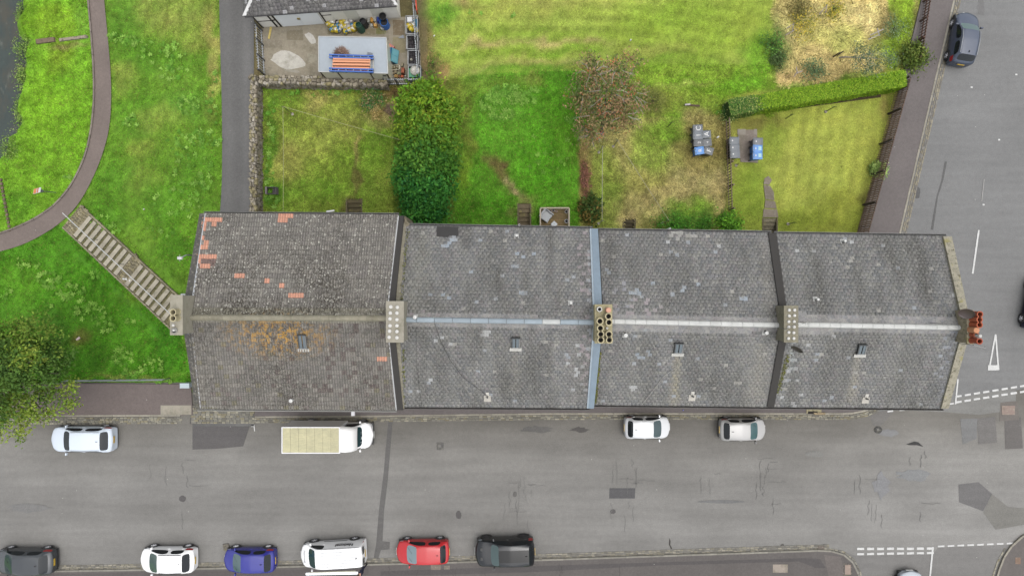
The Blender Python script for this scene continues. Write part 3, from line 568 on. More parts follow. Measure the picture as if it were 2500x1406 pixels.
# overlap shade painted into the tile colours at the lower lip, with dirt in pans
TILE_SHADE_DIRT = [[.72, .74, .72, .6, .6, .72, .74, .6][i] for i in range(8)] + [[.95, 1.06, .92, .74, .74, .95, 1.06, .8][i] for i in range(8)] + [.6] * 8
ME_CACHE = {}
def unit_mesh(kind, mt):
    if kind not in ME_CACHE:
        v, f = unit_slate() if kind == 'slate' else unit_tile(); mm = MB().add(v, f, (1, 1, 1)); mm.c = [(k, k, k) for k in TILE_SHADE_DIRT] if kind == 'tile' else mm.c; ME_CACHE[kind] = mm.mesh('roof_' + kind, mt)
    return ME_CACHE[kind]
def lay(roof, org, name, EL, ER, RL, RR, nu, nv, th, kind, mt, colf, singles, bond=True, ov=1.25, eaves_first=True):
    """courses of slates from eave to ridge; the pieces picked by `singles` become objects, the others one mesh"""
    uv, uf = unit_slate() if kind == 'slate' else unit_tile()
    nrm = (ER - EL).cross(RL - EL).normalized(); nrm = nrm if nrm.z > 0 else -nrm
    pieces = []
    for j in range(nv):
        v0 = j / nv; vm = (j + .5) / nv; a = EL.lerp(RL, vm); b = ER.lerp(RR, vm); L_ = (b - a).length; w = L_ / nu; off = .5 * (j % 2) if bond else 0
        k = 0; u = -off
        while u < nu - 1e-6:
            ww = 1.0
            u0, u1 = max(u, 0), min(u + 1, nu); 
            if u1 - u0 > .12:
                c = a.lerp(b, (u0 + u1) / 2 / nu); pieces.append((c, (u1 - u0) * w, j, (u0 + u1) / 2 / nu, vm, (b - a).normalized()))
            u += 1; k += 1
    V, F, C = [], [], []; base = 0; sl = (RL - EL).length / nv * ov
    me = unit_mesh(kind, mt); out = []
    for (c, w, j, u, v, xd) in pieces:
        px, py = px_of(c.x, c.y, c.z); col, special = colf(px, py, u, v, j)
        yd = nrm.cross(xd); yd = yd if yd.z > 0 else -yd
        lift = R.uniform(-.003, .004) + (R.uniform(.004, .014) if R.random() < .04 else 0); rot = R.gauss(0, .006)
        xx = (xd + yd * rot).normalized(); yy = nrm.cross(xx); yy = yy if yy.z > 0 else -yy
        gap = .985 if kind == 'tile' else R.uniform(.98, .996); jit = R.uniform(-.012, .012) if kind == 'slate' else R.uniform(-.006, .006)
        M = Matrix(((xx.x * w * gap, yy.x * sl, nrm.x * th, 0), (xx.y * w * gap, yy.y * sl, nrm.y * th, 0), (xx.z * w * gap, yy.z * sl, nrm.z * th, 0), (0, 0, 0, 1)))
        cc = c + nrm * (.012 + lift) + yy * (sl * (1 - 1 / ov) / 2 + jit) - Vector(org); M.translation = cc
        out.append((M, col, special, v, u))
    order = sorted(range(len(out)), key=lambda i: (not out[i][2], -out[i][3])) ; chosen = set(order[:singles])
    uvn = np.array(uv); ufn = np.array(uf)
    for i, (M, col, sp, v, u) in enumerate(out):
        if i in chosen: inst(name, me, roof, M, col)
        else:
            m = np.array(M); V.append(uvn @ m[:3, :3].T + m[:3, 3]); F.append(ufn + base); C.append(np.tile(col, (len(uf), 1)) * (np.array(TILE_SHADE_DIRT)[:, None] if kind == 'tile' else 1)); base += len(uv)
    if V:
        o = np_mesh(name + '_field', np.concatenate(V), np.concatenate(F), np.concatenate(C), mt, roof); tag(o, kind='stuff')
SLC = [S(134, 131, 128), S(126, 124, 122), S(140, 136, 131), S(131, 127, 126), S(120, 119, 119), S(145, 141, 134), S(138, 131, 129)]
def slate_cols(seed, blues, stains=()):
    r = random.Random(seed)
    def f(px, py, u, v, j):
        n = float(fbm(np.array([px / 60.0]), np.array([py / 80.0]), seed)[0]); c = vary(r.choice(SLC), .06, r); k = .82 + .36 * n; c = tuple(x * k * 1.42 * q for x, q in zip(c, (.97, 1.0, 1.05)))
        for (x0, y0, x1, y1, w, colr, a) in stains:      # pale run-off and dark soot streaks down the slope
            t = (py - y0) / (y1 - y0)
            if 0 <= t <= 1: q = max(0, 1 - abs(px - (x0 + (x1 - x0) * t)) / (w * (.7 + .6 * t))) * a * min(1, (1 - t) * 4 + .35) * r.uniform(.6, 1.2); c = tuple(x * (1 - q) + y * q for x, y in zip(c, colr))
        for (bx, by, rx, ry, p, colr) in blues:
            if ((px - bx) / rx) ** 2 + ((py - by) / ry) ** 2 < 1 and r.random() < p * .75: return vary(colr, .06, r), True
        if r.random() < .006: return vary(S(160, 166, 172), .1, r), True
        if r.random() < .004: return vary(S(172, 169, 160), .1, r), True
        return c, False
    return f
BLU = S(164, 176, 188); PAL = S(188, 190, 190); PNK = S(164, 152, 156); DRK = S(88, 86, 84)
B2 = [(1105, 595, 34, 14, .42, BLU), (1095, 565, 27, 13, 1, S(62, 60, 60)), (1285, 620, 30, 10, .3, BLU), (1430, 640, 18, 90, .35, PNK), (1436, 880, 20, 110, .3, PNK), (1075, 720, 40, 10, .25, BLU), (1275, 712, 24, 10, .4, BLU), (1140, 668, 14, 8, .4, BLU), (1080, 815, 40, 60, .06, PAL), (1190, 815, 14, 14, .6, PAL), (1400, 870, 26, 50, .2, PAL), (1235, 922, 12, 8, .6, PAL), (1370, 900, 60, 10, .1, PAL), (1035, 770, 40, 18, .3, PNK), (1420, 950, 22, 14, .6, S(176, 178, 180)), (1020, 950, 60, 60, .04, PAL), (1448, 700, 12, 160, .5, S(160, 164, 170)), (1446, 890, 12, 120, .45, S(160, 164, 170))]
B3 = [(1488, 660, 12, 12, .6, BLU), (1550, 715, 26, 10, .4, BLU), (1664, 705, 10, 7, .7, BLU), (1708, 692, 8, 8, .6, BLU), (1590, 690, 12, 6, .5, BLU), (1660, 576, 40, 14, .3, S(172, 170, 164)), (1640, 592, 14, 8, .6, PAL), (1822, 727, 14, 6, .6, BLU), (1560, 750, 60, 20, .25, PNK), (1570, 865, 26, 10, .35, BLU), (1510, 720, 40, 40, .18, S(150, 150, 158)), (1548, 945, 10, 8, .5, PAL), (1770, 600, 30, 8, .2, PAL)]
B4 = [(2070, 590, 12, 10, .5, PAL), (2340, 700, 16, 90, .35, PAL), (2330, 850, 26, 50, .5, S(146, 151, 160)), (2300, 930, 20, 50, .4, S(150, 154, 162)), (1930, 940, 30, 60, .12, PAL), (1960, 600, 50, 20, .12, PAL), (1935, 860, 22, 60, .3, S(170, 176, 176)), (2220, 660, 30, 20, .1, BLU), (2000, 830, 60, 20, .05, PAL)]
def tile_cols(px, py, u, v, j):
    r = R
    for b in ((496, 535, 519, 545), (520, 530, 543, 542), (519, 541, 530, 553), (497, 541, 507, 560), (491, 582, 500, 592), (494, 592, 509, 604), (485, 602, 497, 614), (486, 625, 524, 637), (477, 636, 486, 648), (495, 648, 507, 659), (568, 671, 593, 684), (646, 683, 660, 696), (679, 695, 694, 706), (711, 719, 736, 731), (927, 866, 941, 878), (677, 520, 688, 533), (675, 530, 699, 543), (699, 520, 712, 533)):
        if b[0] - 1 < px < b[2] + 1 and b[1] - 1 < py < b[3] + 1: return vary(S(246, 182, 154), .06, r), True
    if 478 < px < 522 and 636 < py < 660: return vary(S(150, 124, 118), .06, r), True
    c = vary(r.choice([S(150, 146, 139), S(139, 135, 129), S(160, 155, 147), S(144, 139, 134)]), .1, r)
    if py > 800 and r.random() < .12: c = vary(r.choice([S(152, 147, 138), S(136, 126, 122), S(146, 140, 118)]), .08, r)
    if 640 < px < 940 and 770 < py < 960 and r.random() < .12: c = vary(S(124, 112, 108), .08, r)
    if v > .94 and py > 770 and px < 920: c = vary(S(170, 166, 152), .1, r); return c, True
    if v > .9 and py < 770: c = vary(S(152, 148, 132), .1, r)
    return tuple(min(x, .15) for x in c), False
WALLC = S(196, 186, 166)
def house(name, label, eb, ef, rd, kind, mt, nu, nvb, nvf, colf, skews, ridge, wallc=WALLC, ov=.22):
    """eb/ef: back and front eave ends in the photo (left, right); rd: ridge ends"""
    BL, BR = P(*eb[0], ZE), P(*eb[1], ZE); FL, FR = P(*ef[0], ZE), P(*ef[1], ZE); RL, RR = P(*rd[0], ZR), P(*rd[1], ZR)
    org = Vector(((BL.x + FR.x) / 2, (BL.y + FR.y) / 2, 0)); h = thing(name, label, 'house', org, group='terraced houses in the row')
    # walls, with gables, standing a little inside the eaves
    def inw(p, dy): return Vector((p.x, p.y + dy, p.z))
    wBL, wBR, wFL, wFR = inw(BL, -ov), inw(BR, -ov), inw(FL, ov), inw(FR, ov)
    mb = MB(); vs = []
    for z in (0, 1):
        for p in (wFL, wFR, wBR, wBL): vs.append((p.x, p.y, -.3 if z == 0 else ZE - .08))
    vs += [(RL.x, RL.y, ZR - .12), (RR.x, RR.y, ZR - .12)]
    mb.add(vs, [(0, 1, 5, 4), (1, 2, 6, 5), (2, 3, 7, 6), (3, 0, 4, 7), (4, 5, 9, 8), (6, 7, 8, 9), (5, 6, 9), (7, 4, 8)], wallc); mb.build('wall', M_RENDER, h, org)
    for face, (p, q) in (('f', (wFL, wFR)), ('b', (wBL, wBR))):
        s_ = -1 if face == 'f' else 1; n = 4
        for fl in range(3):
            for k in range(n):
                c = p.lerp(q, (k + .5) / n); zc = 1.6 + fl * 2.75
                if zc + .8 > ZE: continue
                w = MB().box((c.x, c.y + s_ * .03, zc), (1.05, .1, 1.5), col=S(225, 222, 214)).build('window', M_PAINT, h, org)
                MB().box((c.x, c.y + s_ * .085, zc + .36), (.9, .012, .62), col=S(40, 46, 52)).build('pane', M_GLASS, w, org); MB().box((c.x, c.y + s_ * .085, zc - .36), (.9, .012, .62), col=S(40, 46, 52)).build('pane', M_GLASS, w, org)
    # roof carcass
    rf = MB()
    e = .06
    uc = S(112, 110, 107) if kind == 'slate' else S(70, 67, 62); rf.slab([BL, BR, RR, RL], .09, uc); rf.slab([FL, FR, RR, RL], .09, uc)
    roof = rf.build('roof', M_MATTE, h, org)
    nm = 'slate' if kind == 'slate' else 'roof_tile'
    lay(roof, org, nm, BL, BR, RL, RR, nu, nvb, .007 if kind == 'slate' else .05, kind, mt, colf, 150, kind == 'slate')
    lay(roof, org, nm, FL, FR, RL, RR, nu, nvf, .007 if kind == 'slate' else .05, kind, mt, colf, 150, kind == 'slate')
    # ridge pieces
    rc, rw, rl, rmat, rnd = ridge; d = RR - RL; n = max(2, int(d.length / rl)); u = d / n
    me = MB()
    pr = [(-.5, -.45), (-.36, 0), (0, .3), (.36, 0), (.5, -.45)] if not rnd else [(-.5, -.35), (-.4, .12), (-.2, .36), (0, .44), (.2, .36), (.4, .12), (.5, -.35)]
    m_ = len(pr); me.add([(-.5, y, z) for y, z in pr] + [(.5, y, z) for y, z in pr], [(i, i + m_, i + m_ + 1, i + 1)[::-1] for i in range(m_ - 1)] + [tuple(range(m_)), tuple(range(2 * m_ - 1, m_ - 1, -1))], (1, 1, 1)); mesh = me.mesh('ridge_tile', rmat)
    for k in range(n):
        c = RL + u * (k + .5) + Vector((0, 0, .1 + R.uniform(-.006, .006))) - org
        M = Matrix.Translation(c) @ Matrix.Rotation(math.atan2(u.y, u.x) + R.gauss(0, .004), 4, 'Z') @ Matrix.Diagonal((u.length * .975, rw, rw * .8, 1)); inst('ridge_tile', mesh, roof, M, rc(k / n))
    for sk in skews: skew(h, org, *sk)
    # gutters on both eaves
    for (a, b, dy, nme, c) in ((BL, BR, .05, 'gutter', S(128, 128, 126)), (FL, FR, -.06, 'gutter', S(206, 206, 200) if kind != 'slate' else S(92, 88, 84))):
        q = MB(); d = b - a
        for k in range(6):
            pts = []
            for r_, zz in ((.065, 0), (.055, -.045), (0, -.07), (-.055, -.045), (-.065, 0)): pts.append((r_, zz))
        V_ = [(p.x, p.y + dy + y, ZE - .03 + z) for p in (a, b) for y, z in pts]; m2 = len(pts)
        q.add(V_, [(i, i + 1, i + m2 + 1, i + m2) for i in range(m2 - 1)] + [(i + m2, i + m2 + 1, i + 1, i) for i in range(m2 - 1)], c)
        q.box(((a.x + b.x) / 2, a.y + dy + (.062 if dy > 0 else -.062) + (b.y - a.y) / 2, ZE - .02), (d.length, .02, .05), math.atan2(d.y, d.x), c)
        q.build(nme, M_TRIM, h, org)
    return h, org, (BL, BR, FL, FR, RL, RR), roof
def skew(h, org, pa, pb, pc, pd, pe, pf, col, mt, name='coping', lift=.14, edge=None):
    """coping along a party wall: (outer,inner) at back eave, ridge, front eave in photo pixels"""
    q = [P(*p, ZE + lift) for p in (pa, pb)] + [P(*p, ZR + lift) for p in (pc, pd)] + [P(*p, ZE + lift) for p in (pe, pf)]
    mb = MB(); mb.slab([q[0], q[1], q[3], q[2]], .55, col); mb.slab([q[2], q[3], q[5], q[4]], .55, col); o = mb.build(name, mt, h, org)
    if edge:
        side, wpx, ec = edge; ids = (1, 3, 5) if side > 0 else (0, 2, 4); em = MB()
        for i0, i1 in ((0, 1), (1, 2)):
            a, b = q[ids[i0]], q[ids[i1]]; w = Vector((side * wpx * (CAMH - ZE) / FPX, 0, 0)); dn = Vector((0, 0, -.03)); em.slab([a + dn, b + dn, b + w + dn, a + w + dn], .4, ec)
        em.build(name + '_flashing', M_LEAD, h, org)
    return o
def rc_tile(t): return vary(S(164, 158, 138), .12)
def rc_lead(t): return vary(S(222, 224, 222) if .68 < t < .78 else S(178, 192, 202), .05)
def rc_white(t): return vary(S(238, 238, 234), .04)
DKC = S(66, 63, 60)
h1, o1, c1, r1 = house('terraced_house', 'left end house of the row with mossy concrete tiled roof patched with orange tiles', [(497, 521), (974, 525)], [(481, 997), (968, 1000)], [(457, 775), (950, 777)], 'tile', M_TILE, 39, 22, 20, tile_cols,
    [((487, 521), (499, 521), (443, 772), (461, 772), (477, 998), (486, 998), S(92, 90, 86), M_CONC, 'coping', .10, (1, 3.5, S(214, 218, 222))), ((974, 527), (986, 527), (945, 776), (960, 776), (969, 1001), (984, 1001), DKC, M_MATTE, 'coping', .12, (-1, 3, S(210, 212, 212)))], (rc_tile, .36, .42, M_CONC, True))
h2, o2, c2, r2 = house('terraced_house', 'slate house with pale blue grey ridge and dark repair patch, right of the tiled house', [(990, 550), (1447, 558)], [(984, 993), (1441, 996)], [(974, 780), (1455, 787)], 'slate', M_SLATE, 46, 29, 29, slate_cols(2, B2, [(1080, 830, 1070, 990, 60, S(92, 89, 86), .5), (1320, 840, 1300, 985, 45, S(84, 81, 79), .6), (1130, 860, 1130, 980, 24, S(86, 83, 81), .4), (1010, 840, 1020, 990, 26, S(176, 174, 168), .5), (1259, 850, 1259, 960, 16, S(172, 164, 146), .4), (1200, 560, 1190, 740, 50, S(112, 110, 102), .4), (1345, 560, 1340, 720, 14, S(84, 80, 74), .5), (1030, 560, 1010, 770, 40, S(146, 142, 122), .5), (1400, 800, 1410, 990, 30, S(166, 162, 158), .4)]),
    [((1444, 558), (1460, 558), (1453, 786), (1472, 786), (1437, 997), (1450, 997), S(134, 154, 170), M_LEAD, 'coping', .12, (-1, 4, S(176, 192, 204))), ((985, 540), (992, 550), (962, 778), (974, 780), (982, 1000), (987, 997), S(150, 144, 126), M_CONC, 'coping', .02)], (rc_lead, .3, .95, M_LEAD, False))
h3, o3, c3, r3 = house('terraced_house', 'slate house with white ridge between the blue grey coping and the brown coping', [(1461, 562), (1884, 568)], [(1450, 988), (1884, 993)], [(1473, 784), (1915, 794)], 'slate', M_SLATE, 43, 28, 28, slate_cols(3, B3, [(1655, 862, 1645, 988, 16, S(196, 186, 160), .9), (1860, 835, 1845, 990, 34, S(186, 180, 168), .8), (1740, 830, 1735, 980, 50, S(92, 90, 88), .5), (1650, 620, 1660, 760, 26, S(94, 92, 90), .5), (1860, 590, 1890, 780, 24, S(166, 158, 146), .5), (1550, 830, 1540, 985, 50, S(150, 148, 144), .4), (1560, 580, 1550, 760, 60, S(150, 148, 144), .35), (1780, 800, 1780, 985, 30, S(108, 105, 102), .4)]),
    [((1876, 568), (1896, 570), (1909, 793), (1926, 794), (1873, 993), (1890, 995), DKC, M_MATTE, 'coping', .12)], (rc_white, .3, .6, M_LEAD, False))
h4, o4, c4, r4 = house('terraced_house', 'right end slate house with weathered stone gable coping beside the side road', [(1890, 570), (2312, 576)], [(1884, 993), (2306, 997)], [(1920, 792), (2362, 800)], 'slate', M_SLATE, 42, 28, 28, slate_cols(4, B4, [(2095, 860, 2075, 990, 18, S(190, 182, 166), .85), (2030, 810, 2020, 985, 50, S(98, 95, 92), .45), (2250, 580, 2262, 740, 26, S(90, 88, 86), .5), (2320, 600, 2345, 780, 26, S(168, 166, 160), .5), (2330, 815, 2290, 985, 34, S(156, 160, 170), .5), (1930, 840, 1910, 985, 26, S(172, 174, 170), .6), (2180, 820, 2160, 985, 40, S(146, 142, 138), .4), (2010, 590, 2010, 760, 40, S(112, 110, 108), .35)]),
    [((2303, 577), (2324, 577), (2353, 797), (2372, 799), (2298, 997), (2316, 997), S(182, 176, 156), M_STONE, 'coping', .16)], (rc_white, .3, .6, M_LEAD, False))
q = [slope_ray(*p, P(990, 550, ZE), P(1447, 558, ZE), P(1455, 787, ZR)) + Vector((0, 0, .06)) for p in ((1067, 553), (1119, 554), (1119, 576), (1098, 574), (1092, 579), (1066, 577))]
MB().slab(q, .03, S(66, 64, 63)).build('felt_patch', M_MATTE, r2, o2)
# stepped abutment of the taller tiled house
MB().prism([(P(988, 527, ZE).x, P(0, 527, ZE).y), (P(994, 541, ZE).x, P(0, 541, ZE).y), (P(1001, 548, ZE).x, P(0, 548, ZE).y), (P(988, 560, ZE).x, P(0, 560, ZE).y)], 5.5, ZE + .05, S(150, 140, 120)).build('buttress', M_STONE, h1, o1)
def chimney(h, org, x0, y0, x1, y1, ztop, zbase, col, pots, label=None, cap=True, potcol=S(206, 194, 156), mt=M_CONC):
    a, b = P(x0, y1, ztop), P(x1, y0, ztop); cx, cy = (a.x + b.x) / 2, (a.y + b.y) / 2; w, d = abs(b.x - a.x), abs(b.y - a.y)
    mb = MB(); mb.box((cx, cy, (zbase + ztop - .12) / 2), (w - .1, d - .1, ztop - .12 - zbase), col=vary(col, .05)); mb.box((cx, cy, ztop - .06), (w, d, .12), col=col)
    st = mb.build('chimney_stack', mt, h, org)
    for (kind, px, py, r, hh, c) in pots:
        p = P(px, py, ztop + hh); q = MB()
        if kind == 'pot':
            q.lathe([(r * 1.12, 0), (r * 1.12, .05), (r, .08), (r * .95, hh - .09), (r * 1.1, hh - .07), (r * 1.1, hh), (r * .78, hh), (r * .74, hh - .35 if hh > .4 else .02)], 14, (p.x, p.y, ztop), c, cap=False)
            o = q.build('chimney_pot', M_MATTE, st, org, smooth=False); MB().lathe([(r * .76, 0), (r * .76, .02)], 12, (p.x, p.y, ztop + max(.03, hh - .34)), (.004, .004, .004)).build('flue', M_MATTE, h, org)
        elif kind == 'cap':
            q.lathe([(r, 0), (r, hh), (r * .9, hh + .03), (r * .3, hh + .05)], 14, (p.x, p.y, ztop), c); q.build('chimney_pot', M_MATTE, st, org)
    return st
CAPW = S(240, 238, 232); POT = S(208, 196, 158)
st1 = chimney(h1, o1, 415, 720, 446, 818, 11.6, 8.2, S(184, 178, 160), [('pot', 422, 762, .17, .5, POT), ('pot', 422, 777, .17, .5, POT), ('cap', 423, 794, .08, .05, CAPW), ('pot', 425, 807, .16, .06, S(180, 178, 170)), ('cap', 424, 806, .07, .2, CAPW)])
MB().box((P(457, 745, 10.7).x, P(457, 745, 10.7).y + .1, 10.35), (.12, .95, .06), .3, S(150, 162, 178)).box((P(456, 800, 10.6).x, P(456, 795, 10.7).y, 10.3), (.12, 1.0, .06), -.25, S(150, 162, 178)).box((P(448, 719, 10.5).x, P(448, 719, 10.5).y, 10.1), (.7, .1, .08), 0, S(200, 204, 208)).box((P(455, 818, 10.3).x, P(450, 818, 10.3).y, 10.0), (.5, .1, .08), .2, S(214, 216, 216)).build('lead_flashing', M_LEAD, h1, o1)
st2 = chimney(h1, o1, 942, 735, 986, 836, 11.7, 8.6, S(178, 172, 156), [('cap', x, y, .1, .04, CAPW) for x, y in ((954, 749), (970, 750), (953, 764), (969, 764), (952, 778), (969, 780), (952, 795), (969, 795), (951, 808), (969, 809), (950, 823), (969, 824))])
st3 = chimney(h2, o2, 1452, 743, 1495, 838, 11.4, 8.8, S(190, 180, 140), [('pot', 1464, 755, .13, .3, S(238, 236, 230)), ('cap', 1486, 757, .15, .42, S(236, 180, 152)), ('pot', 1486, 772, .18, .48, POT), ('pot', 1487, 787, .18, .46, POT), ('pot', 1465, 784, .18, .46, POT), ('pot', 1466, 801, .18, .5, POT), ('pot', 1467, 816, .18, .5, POT), ('pot', 1467, 830, .18, .5, POT), ('pot', 1487, 816, .18, .48, POT), ('pot', 1488, 830, .18, .48, POT), ('cap', 1482, 801, .07, .12, CAPW)])
st4 = chimney(h3, o3, 1914, 746, 1949, 836, 11.4, 8.8, S(150, 144, 124), [('cap', x, y, .085, .05, CAPW) for x, y in ((1927, 757), (1940, 757), (1927, 771), (1940, 770), (1926, 785), (1939, 785), (1926, 798), (1939, 798), (1926, 811), (1938, 812), (1925, 826), (1938, 826))])
TER = S(196, 104, 72)
st5 = chimney(h4, o4, 2361, 757, 2378, 840, 11.2, 8.6, S(184, 172, 146), [('pot', 2393, 767, .16, .6, TER), ('pot', 2392, 780, .16, .6, S(204, 110, 76)), ('pot', 2392, 793, .16, .6, S(198, 102, 66)), ('cap', 2384, 806, .17, .5, S(226, 160, 118)), ('pot', 2384, 818, .15, .35, TER), ('cap', 2393, 820, .09, .62, S(228, 226, 220)), ('pot', 2392, 833, .16, .62, S(188, 92, 62))], mt=M_STONE)
# fittings on the slopes: skylights, vents, dish, aerials
def slope_of(c, front): BL, BR, FL, FR, RL, RR = c; return (FL, FR, RR) if front else (BL, BR, RR)
def on_slope(c, front, px, py): return slope_ray(px, py, *slope_of(c, front))
def slope_frame(c, front):
    a, b, d = slope_of(c, front); n = (b - a).cross(d - a).normalized(); n = n if n.z > 0 else -n; x = (b - a).normalized(); y = n.cross(x); y = y if y.z > 0 else -y
    return Matrix(((x.x, y.x, n.x, 0), (x.y, y.y, n.y, 0), (x.z, y.z, n.z, 0), (0, 0, 0, 1)))
def slope_M(c, front, px, py, org, up=0.0):
    p = on_slope(c, front, px, py); M = slope_frame(c, front); M.translation = p - org + Vector((M[0][2], M[1][2], M[2][2])) * up; return M
def skylight(h, org, c, px, py, w, l, roof, apron=True, bar=True):
    M = slope_M(c, True, px, py, org, .05); g = S(96, 98, 98)
    f = MB().box((0, l / 2, .06), (w + .1, .06, .14), col=g, M=M).box((0, -l / 2, .06), (w + .1, .06, .14), col=S(190, 190, 186), M=M).box((-w / 2, 0, .06), (.06, l, .14), col=g, M=M).box((w / 2, 0, .06), (.06, l, .14), col=S(150, 150, 148), M=M).build('skylight', M_METAL, roof)
    if apron: MB().box((0, -l / 2 - .14, .02), (w + .28, .2, .02), col=S(214, 212, 204), M=M).build('flashing', M_LEAD, roof)
    return f, M, w, l
for (h, org, c, rf_, px, py, w, l) in ((h1, o1, c1, r1, 740, 832, .42, .86), (h2, o2, c2, r2, 1259, 835, .42, .62), (h3, o3, c3, r3, 1656, 848, .44, .62), (h4, o4, c4, r4, 2102, 851, .42, .6)):
    f, M, w, l = skylight(h, org, c, px, py, w, l, h)
    MB().box((-w / 4, 0, .1), (w / 2 - .06, l - .05, .012), col=S(120, 132, 138), M=M).build('skylight_pane', M_GLASS, h); MB().box((w / 4, 0, .1), (w / 2 - .06, l - .05, .012), col=S(120, 132, 138), M=M).build('skylight_pane', M_GLASS, h)
def vent(h, org, c, front, px, py, kind, r=.06, col=S(236, 236, 232)):
    M = slope_M(c, front, px, py, org, .035); mb = MB()
    if kind == 'plate': mb.box((0, 0, .0), (.27, .3, .015), col=S(206, 205, 200), M=M); mb.box((.02, .08, .05), (.12, .12, .1), col=S(60, 60, 58), M=M)
    if kind == 'apron': mb.box((0, -.12, .0), (.42, .42, .015), col=S(206, 200, 188), M=M); mb.box((0, .2, .0), (.2, .24, .014), col=S(220, 216, 206), M=M)
    o = mb.build('vent_flashing', M_LEAD, h) if mb.v else None
    q = MB(); p = M.translation
    q.lathe([(r, -.05), (r, .28), (r * 1.25, .3), (r * 1.25, .36), (r * .3, .38)] if kind != 'apron' else [(r, -.05), (r, .22), (r * .7, .22), (r * .7, .1)], 12, p, S(226, 226, 222) if kind != 'apron' else S(70, 68, 66)); q.build('vent_pipe', M_PLAS, h)
vent(h2, o2, c2, False, 1261, 577, 'plate'); vent(h2, o2, c2, False, 1392, 740, 'plate'); vent(h2, o2, c2, True, 1190, 968, 'apron'); vent(h3, o3, c3, True, 1690, 966, 'apron'); vent(h3, o3, c3, True, 1525, 817, 'plate', .09); vent(h3, o3, c3, True, 1866, 811, 'plate', .08)
vent(h4, o4, c4, False, 1990, 731, 'plate'); vent(h4, o4, c4, True, 2114, 972, 'apron', .05); vent(h1, o1, c1, True, 715, 975, 'pipe', .09); vent(h2, o2, c2, False, 1015, 774, 'plate', .09, S(190, 176, 150)); vent(h4, o4, c4, False, 2056, 590, 'plate')
def soil_pipe(h, org, px, py, z): p = P(px, py, z); MB().lathe([(.055, -z + .05), (.055, 0), (.04, 0), (.04, -.1)], 10, p, S(236, 236, 234), cap=False).build('soil_pipe', M_PLAS, h, org)
for q in ((h2, o2, 1268, 549, 8.7), (h3, o3, 1636, 558, 8.6)): soil_pipe(*q)
p = P(806, 517, 7.9); MB().tube([p + Vector((-.22, 0, 0)), p + Vector((.26, .06, 0))], .06, 8, S(240, 240, 240)).build('boiler_flue', M_PLAS, h1, o1)
# cables over the slates
def cable(h, org, c, front, pts, col, r=.012):
    mb = MB(); mb.tube([on_slope(c, front, *q) + Vector((0, 0, .06)) for q in pts], r, 4, col); mb.build('cable', M_TRIM, h, org)
cable(h2, o2, c2, True, [(1062, 790), (1075, 830), (1100, 880), (1130, 920), (1170, 950), (1190, 966)], S(60, 58, 58))
cable(h2, o2, c2, True, [(1016, 795), (1018, 900), (1030, 990)], S(90, 88, 88), .008)
cable(h3, o3, c3, True, [(1664, 864), (1652, 895), (1620, 918), (1600, 945), (1566, 988)], S(206, 202, 194))
def aerial(h, org, px, py, z, ang, L_, n, label=None):
    p = P(px, py, z); mb = MB(); mb.tube([p + Vector((0, 0, -1.2)), p + Vector((0, 0, .1))], .018, 5, S(150, 150, 148)); d = Vector((math.cos(ang), math.sin(ang), 0)); q = Vector((-d.y, d.x, 0))
    mb.tube([p - d * L_ * .2, p + d * L_], .014, 4, S(196, 194, 190))
    for k in range(n): c = p + d * L_ * (k / n); mb.tube([c - q * .16, c + q * .16], .006, 3, S(180, 178, 174))
    mb.build('tv_aerial', M_METAL, h, org)
aerial(h3, o3, 1921, 803, 12.3, .5, .8, 6); aerial(h4, o4, 1965, 788, 11.6, .35, .9, 7); aerial(h4, o4, 2300, 790, 11.4, .5, .5, 4); aerial(h4, o4, 2375, 842, 11.8, -.25, .75, 6)
def dish(h, org, px, py, z, r, face, col, label):
    M = Matrix.Translation(P(px, py, z)) @ face; mb = MB(); mb.lathe([(.02, -.09), (r * .5, -.06), (r * .85, -.02), (r, .03), (r * .98, .035), (r * .8, -.01), (r * .4, -.04), (.015, -.05)], 18, (0, 0, 0), col, M=M, cap=False)
    mb.tube([M @ Vector((0, -r, 0)), M @ Vector((0, -r * .4, r * .9))], .012, 5, S(90, 90, 88)); mb.tube([M @ Vector((0, 0, -.08)), M @ Vector((.05, .1, -.35))], .03, 6, S(110, 110, 108)); mb.build('satellite_dish', M_PLAS, h, org)
dish(h4, o4, 2360, 765, 11.5, .4, Matrix.Rotation(-.6, 4, 'Z') @ Matrix.Rotation(1.0, 4, 'X'), S(92, 76, 72), '')
dish(h3, o3, 1946, 852, 10.9, .36, Matrix.Rotation(-.6, 4, 'Z') @ Matrix.Rotation(1.38, 4, 'X'), S(84, 76, 72), '')
# moss along the copings
def moss(h, org, segs, n, spread):
    V, F, C = [], [], []; b = 0
    for _ in range(n):
        c, fr, p0, p1 = R.choice(segs); t = R.random(); q = on_slope(c, fr, p0[0] + (p1[0] - p0[0]) * t + R.gauss(0, spread), p0[1] + (p1[1] - p0[1]) * t) + Vector((0, 0, .03)); r = R.uniform(.02, .06); k = R.uniform(0, 6.28)
        V += [(q.x + r * math.cos(k + a), q.y + r * math.sin(k + a), q.z + (0 if a else .0)) for a in (0, 2.1, 4.2)] + [(q.x, q.y, q.z + r * .8)]; F += [(b, b + 1, b + 3), (b + 1, b + 2, b + 3), (b + 2, b, b + 3)]; b += 4; C += [vary(R.choice([S(110, 118, 40), S(130, 128, 50), S(84, 84, 44)]), .2)] * 3
    o = np_mesh('moss', V, F, C, M_MATTE, h); o.location = -Vector(org); o['kind'] = 'stuff'
moss(h3, o3, [(c3, True, (1466, 860), (1454, 985))], 240, 1.4); moss(h4, o4, [(c4, True, (1925, 865), (1898, 960))], 200, 2.6)
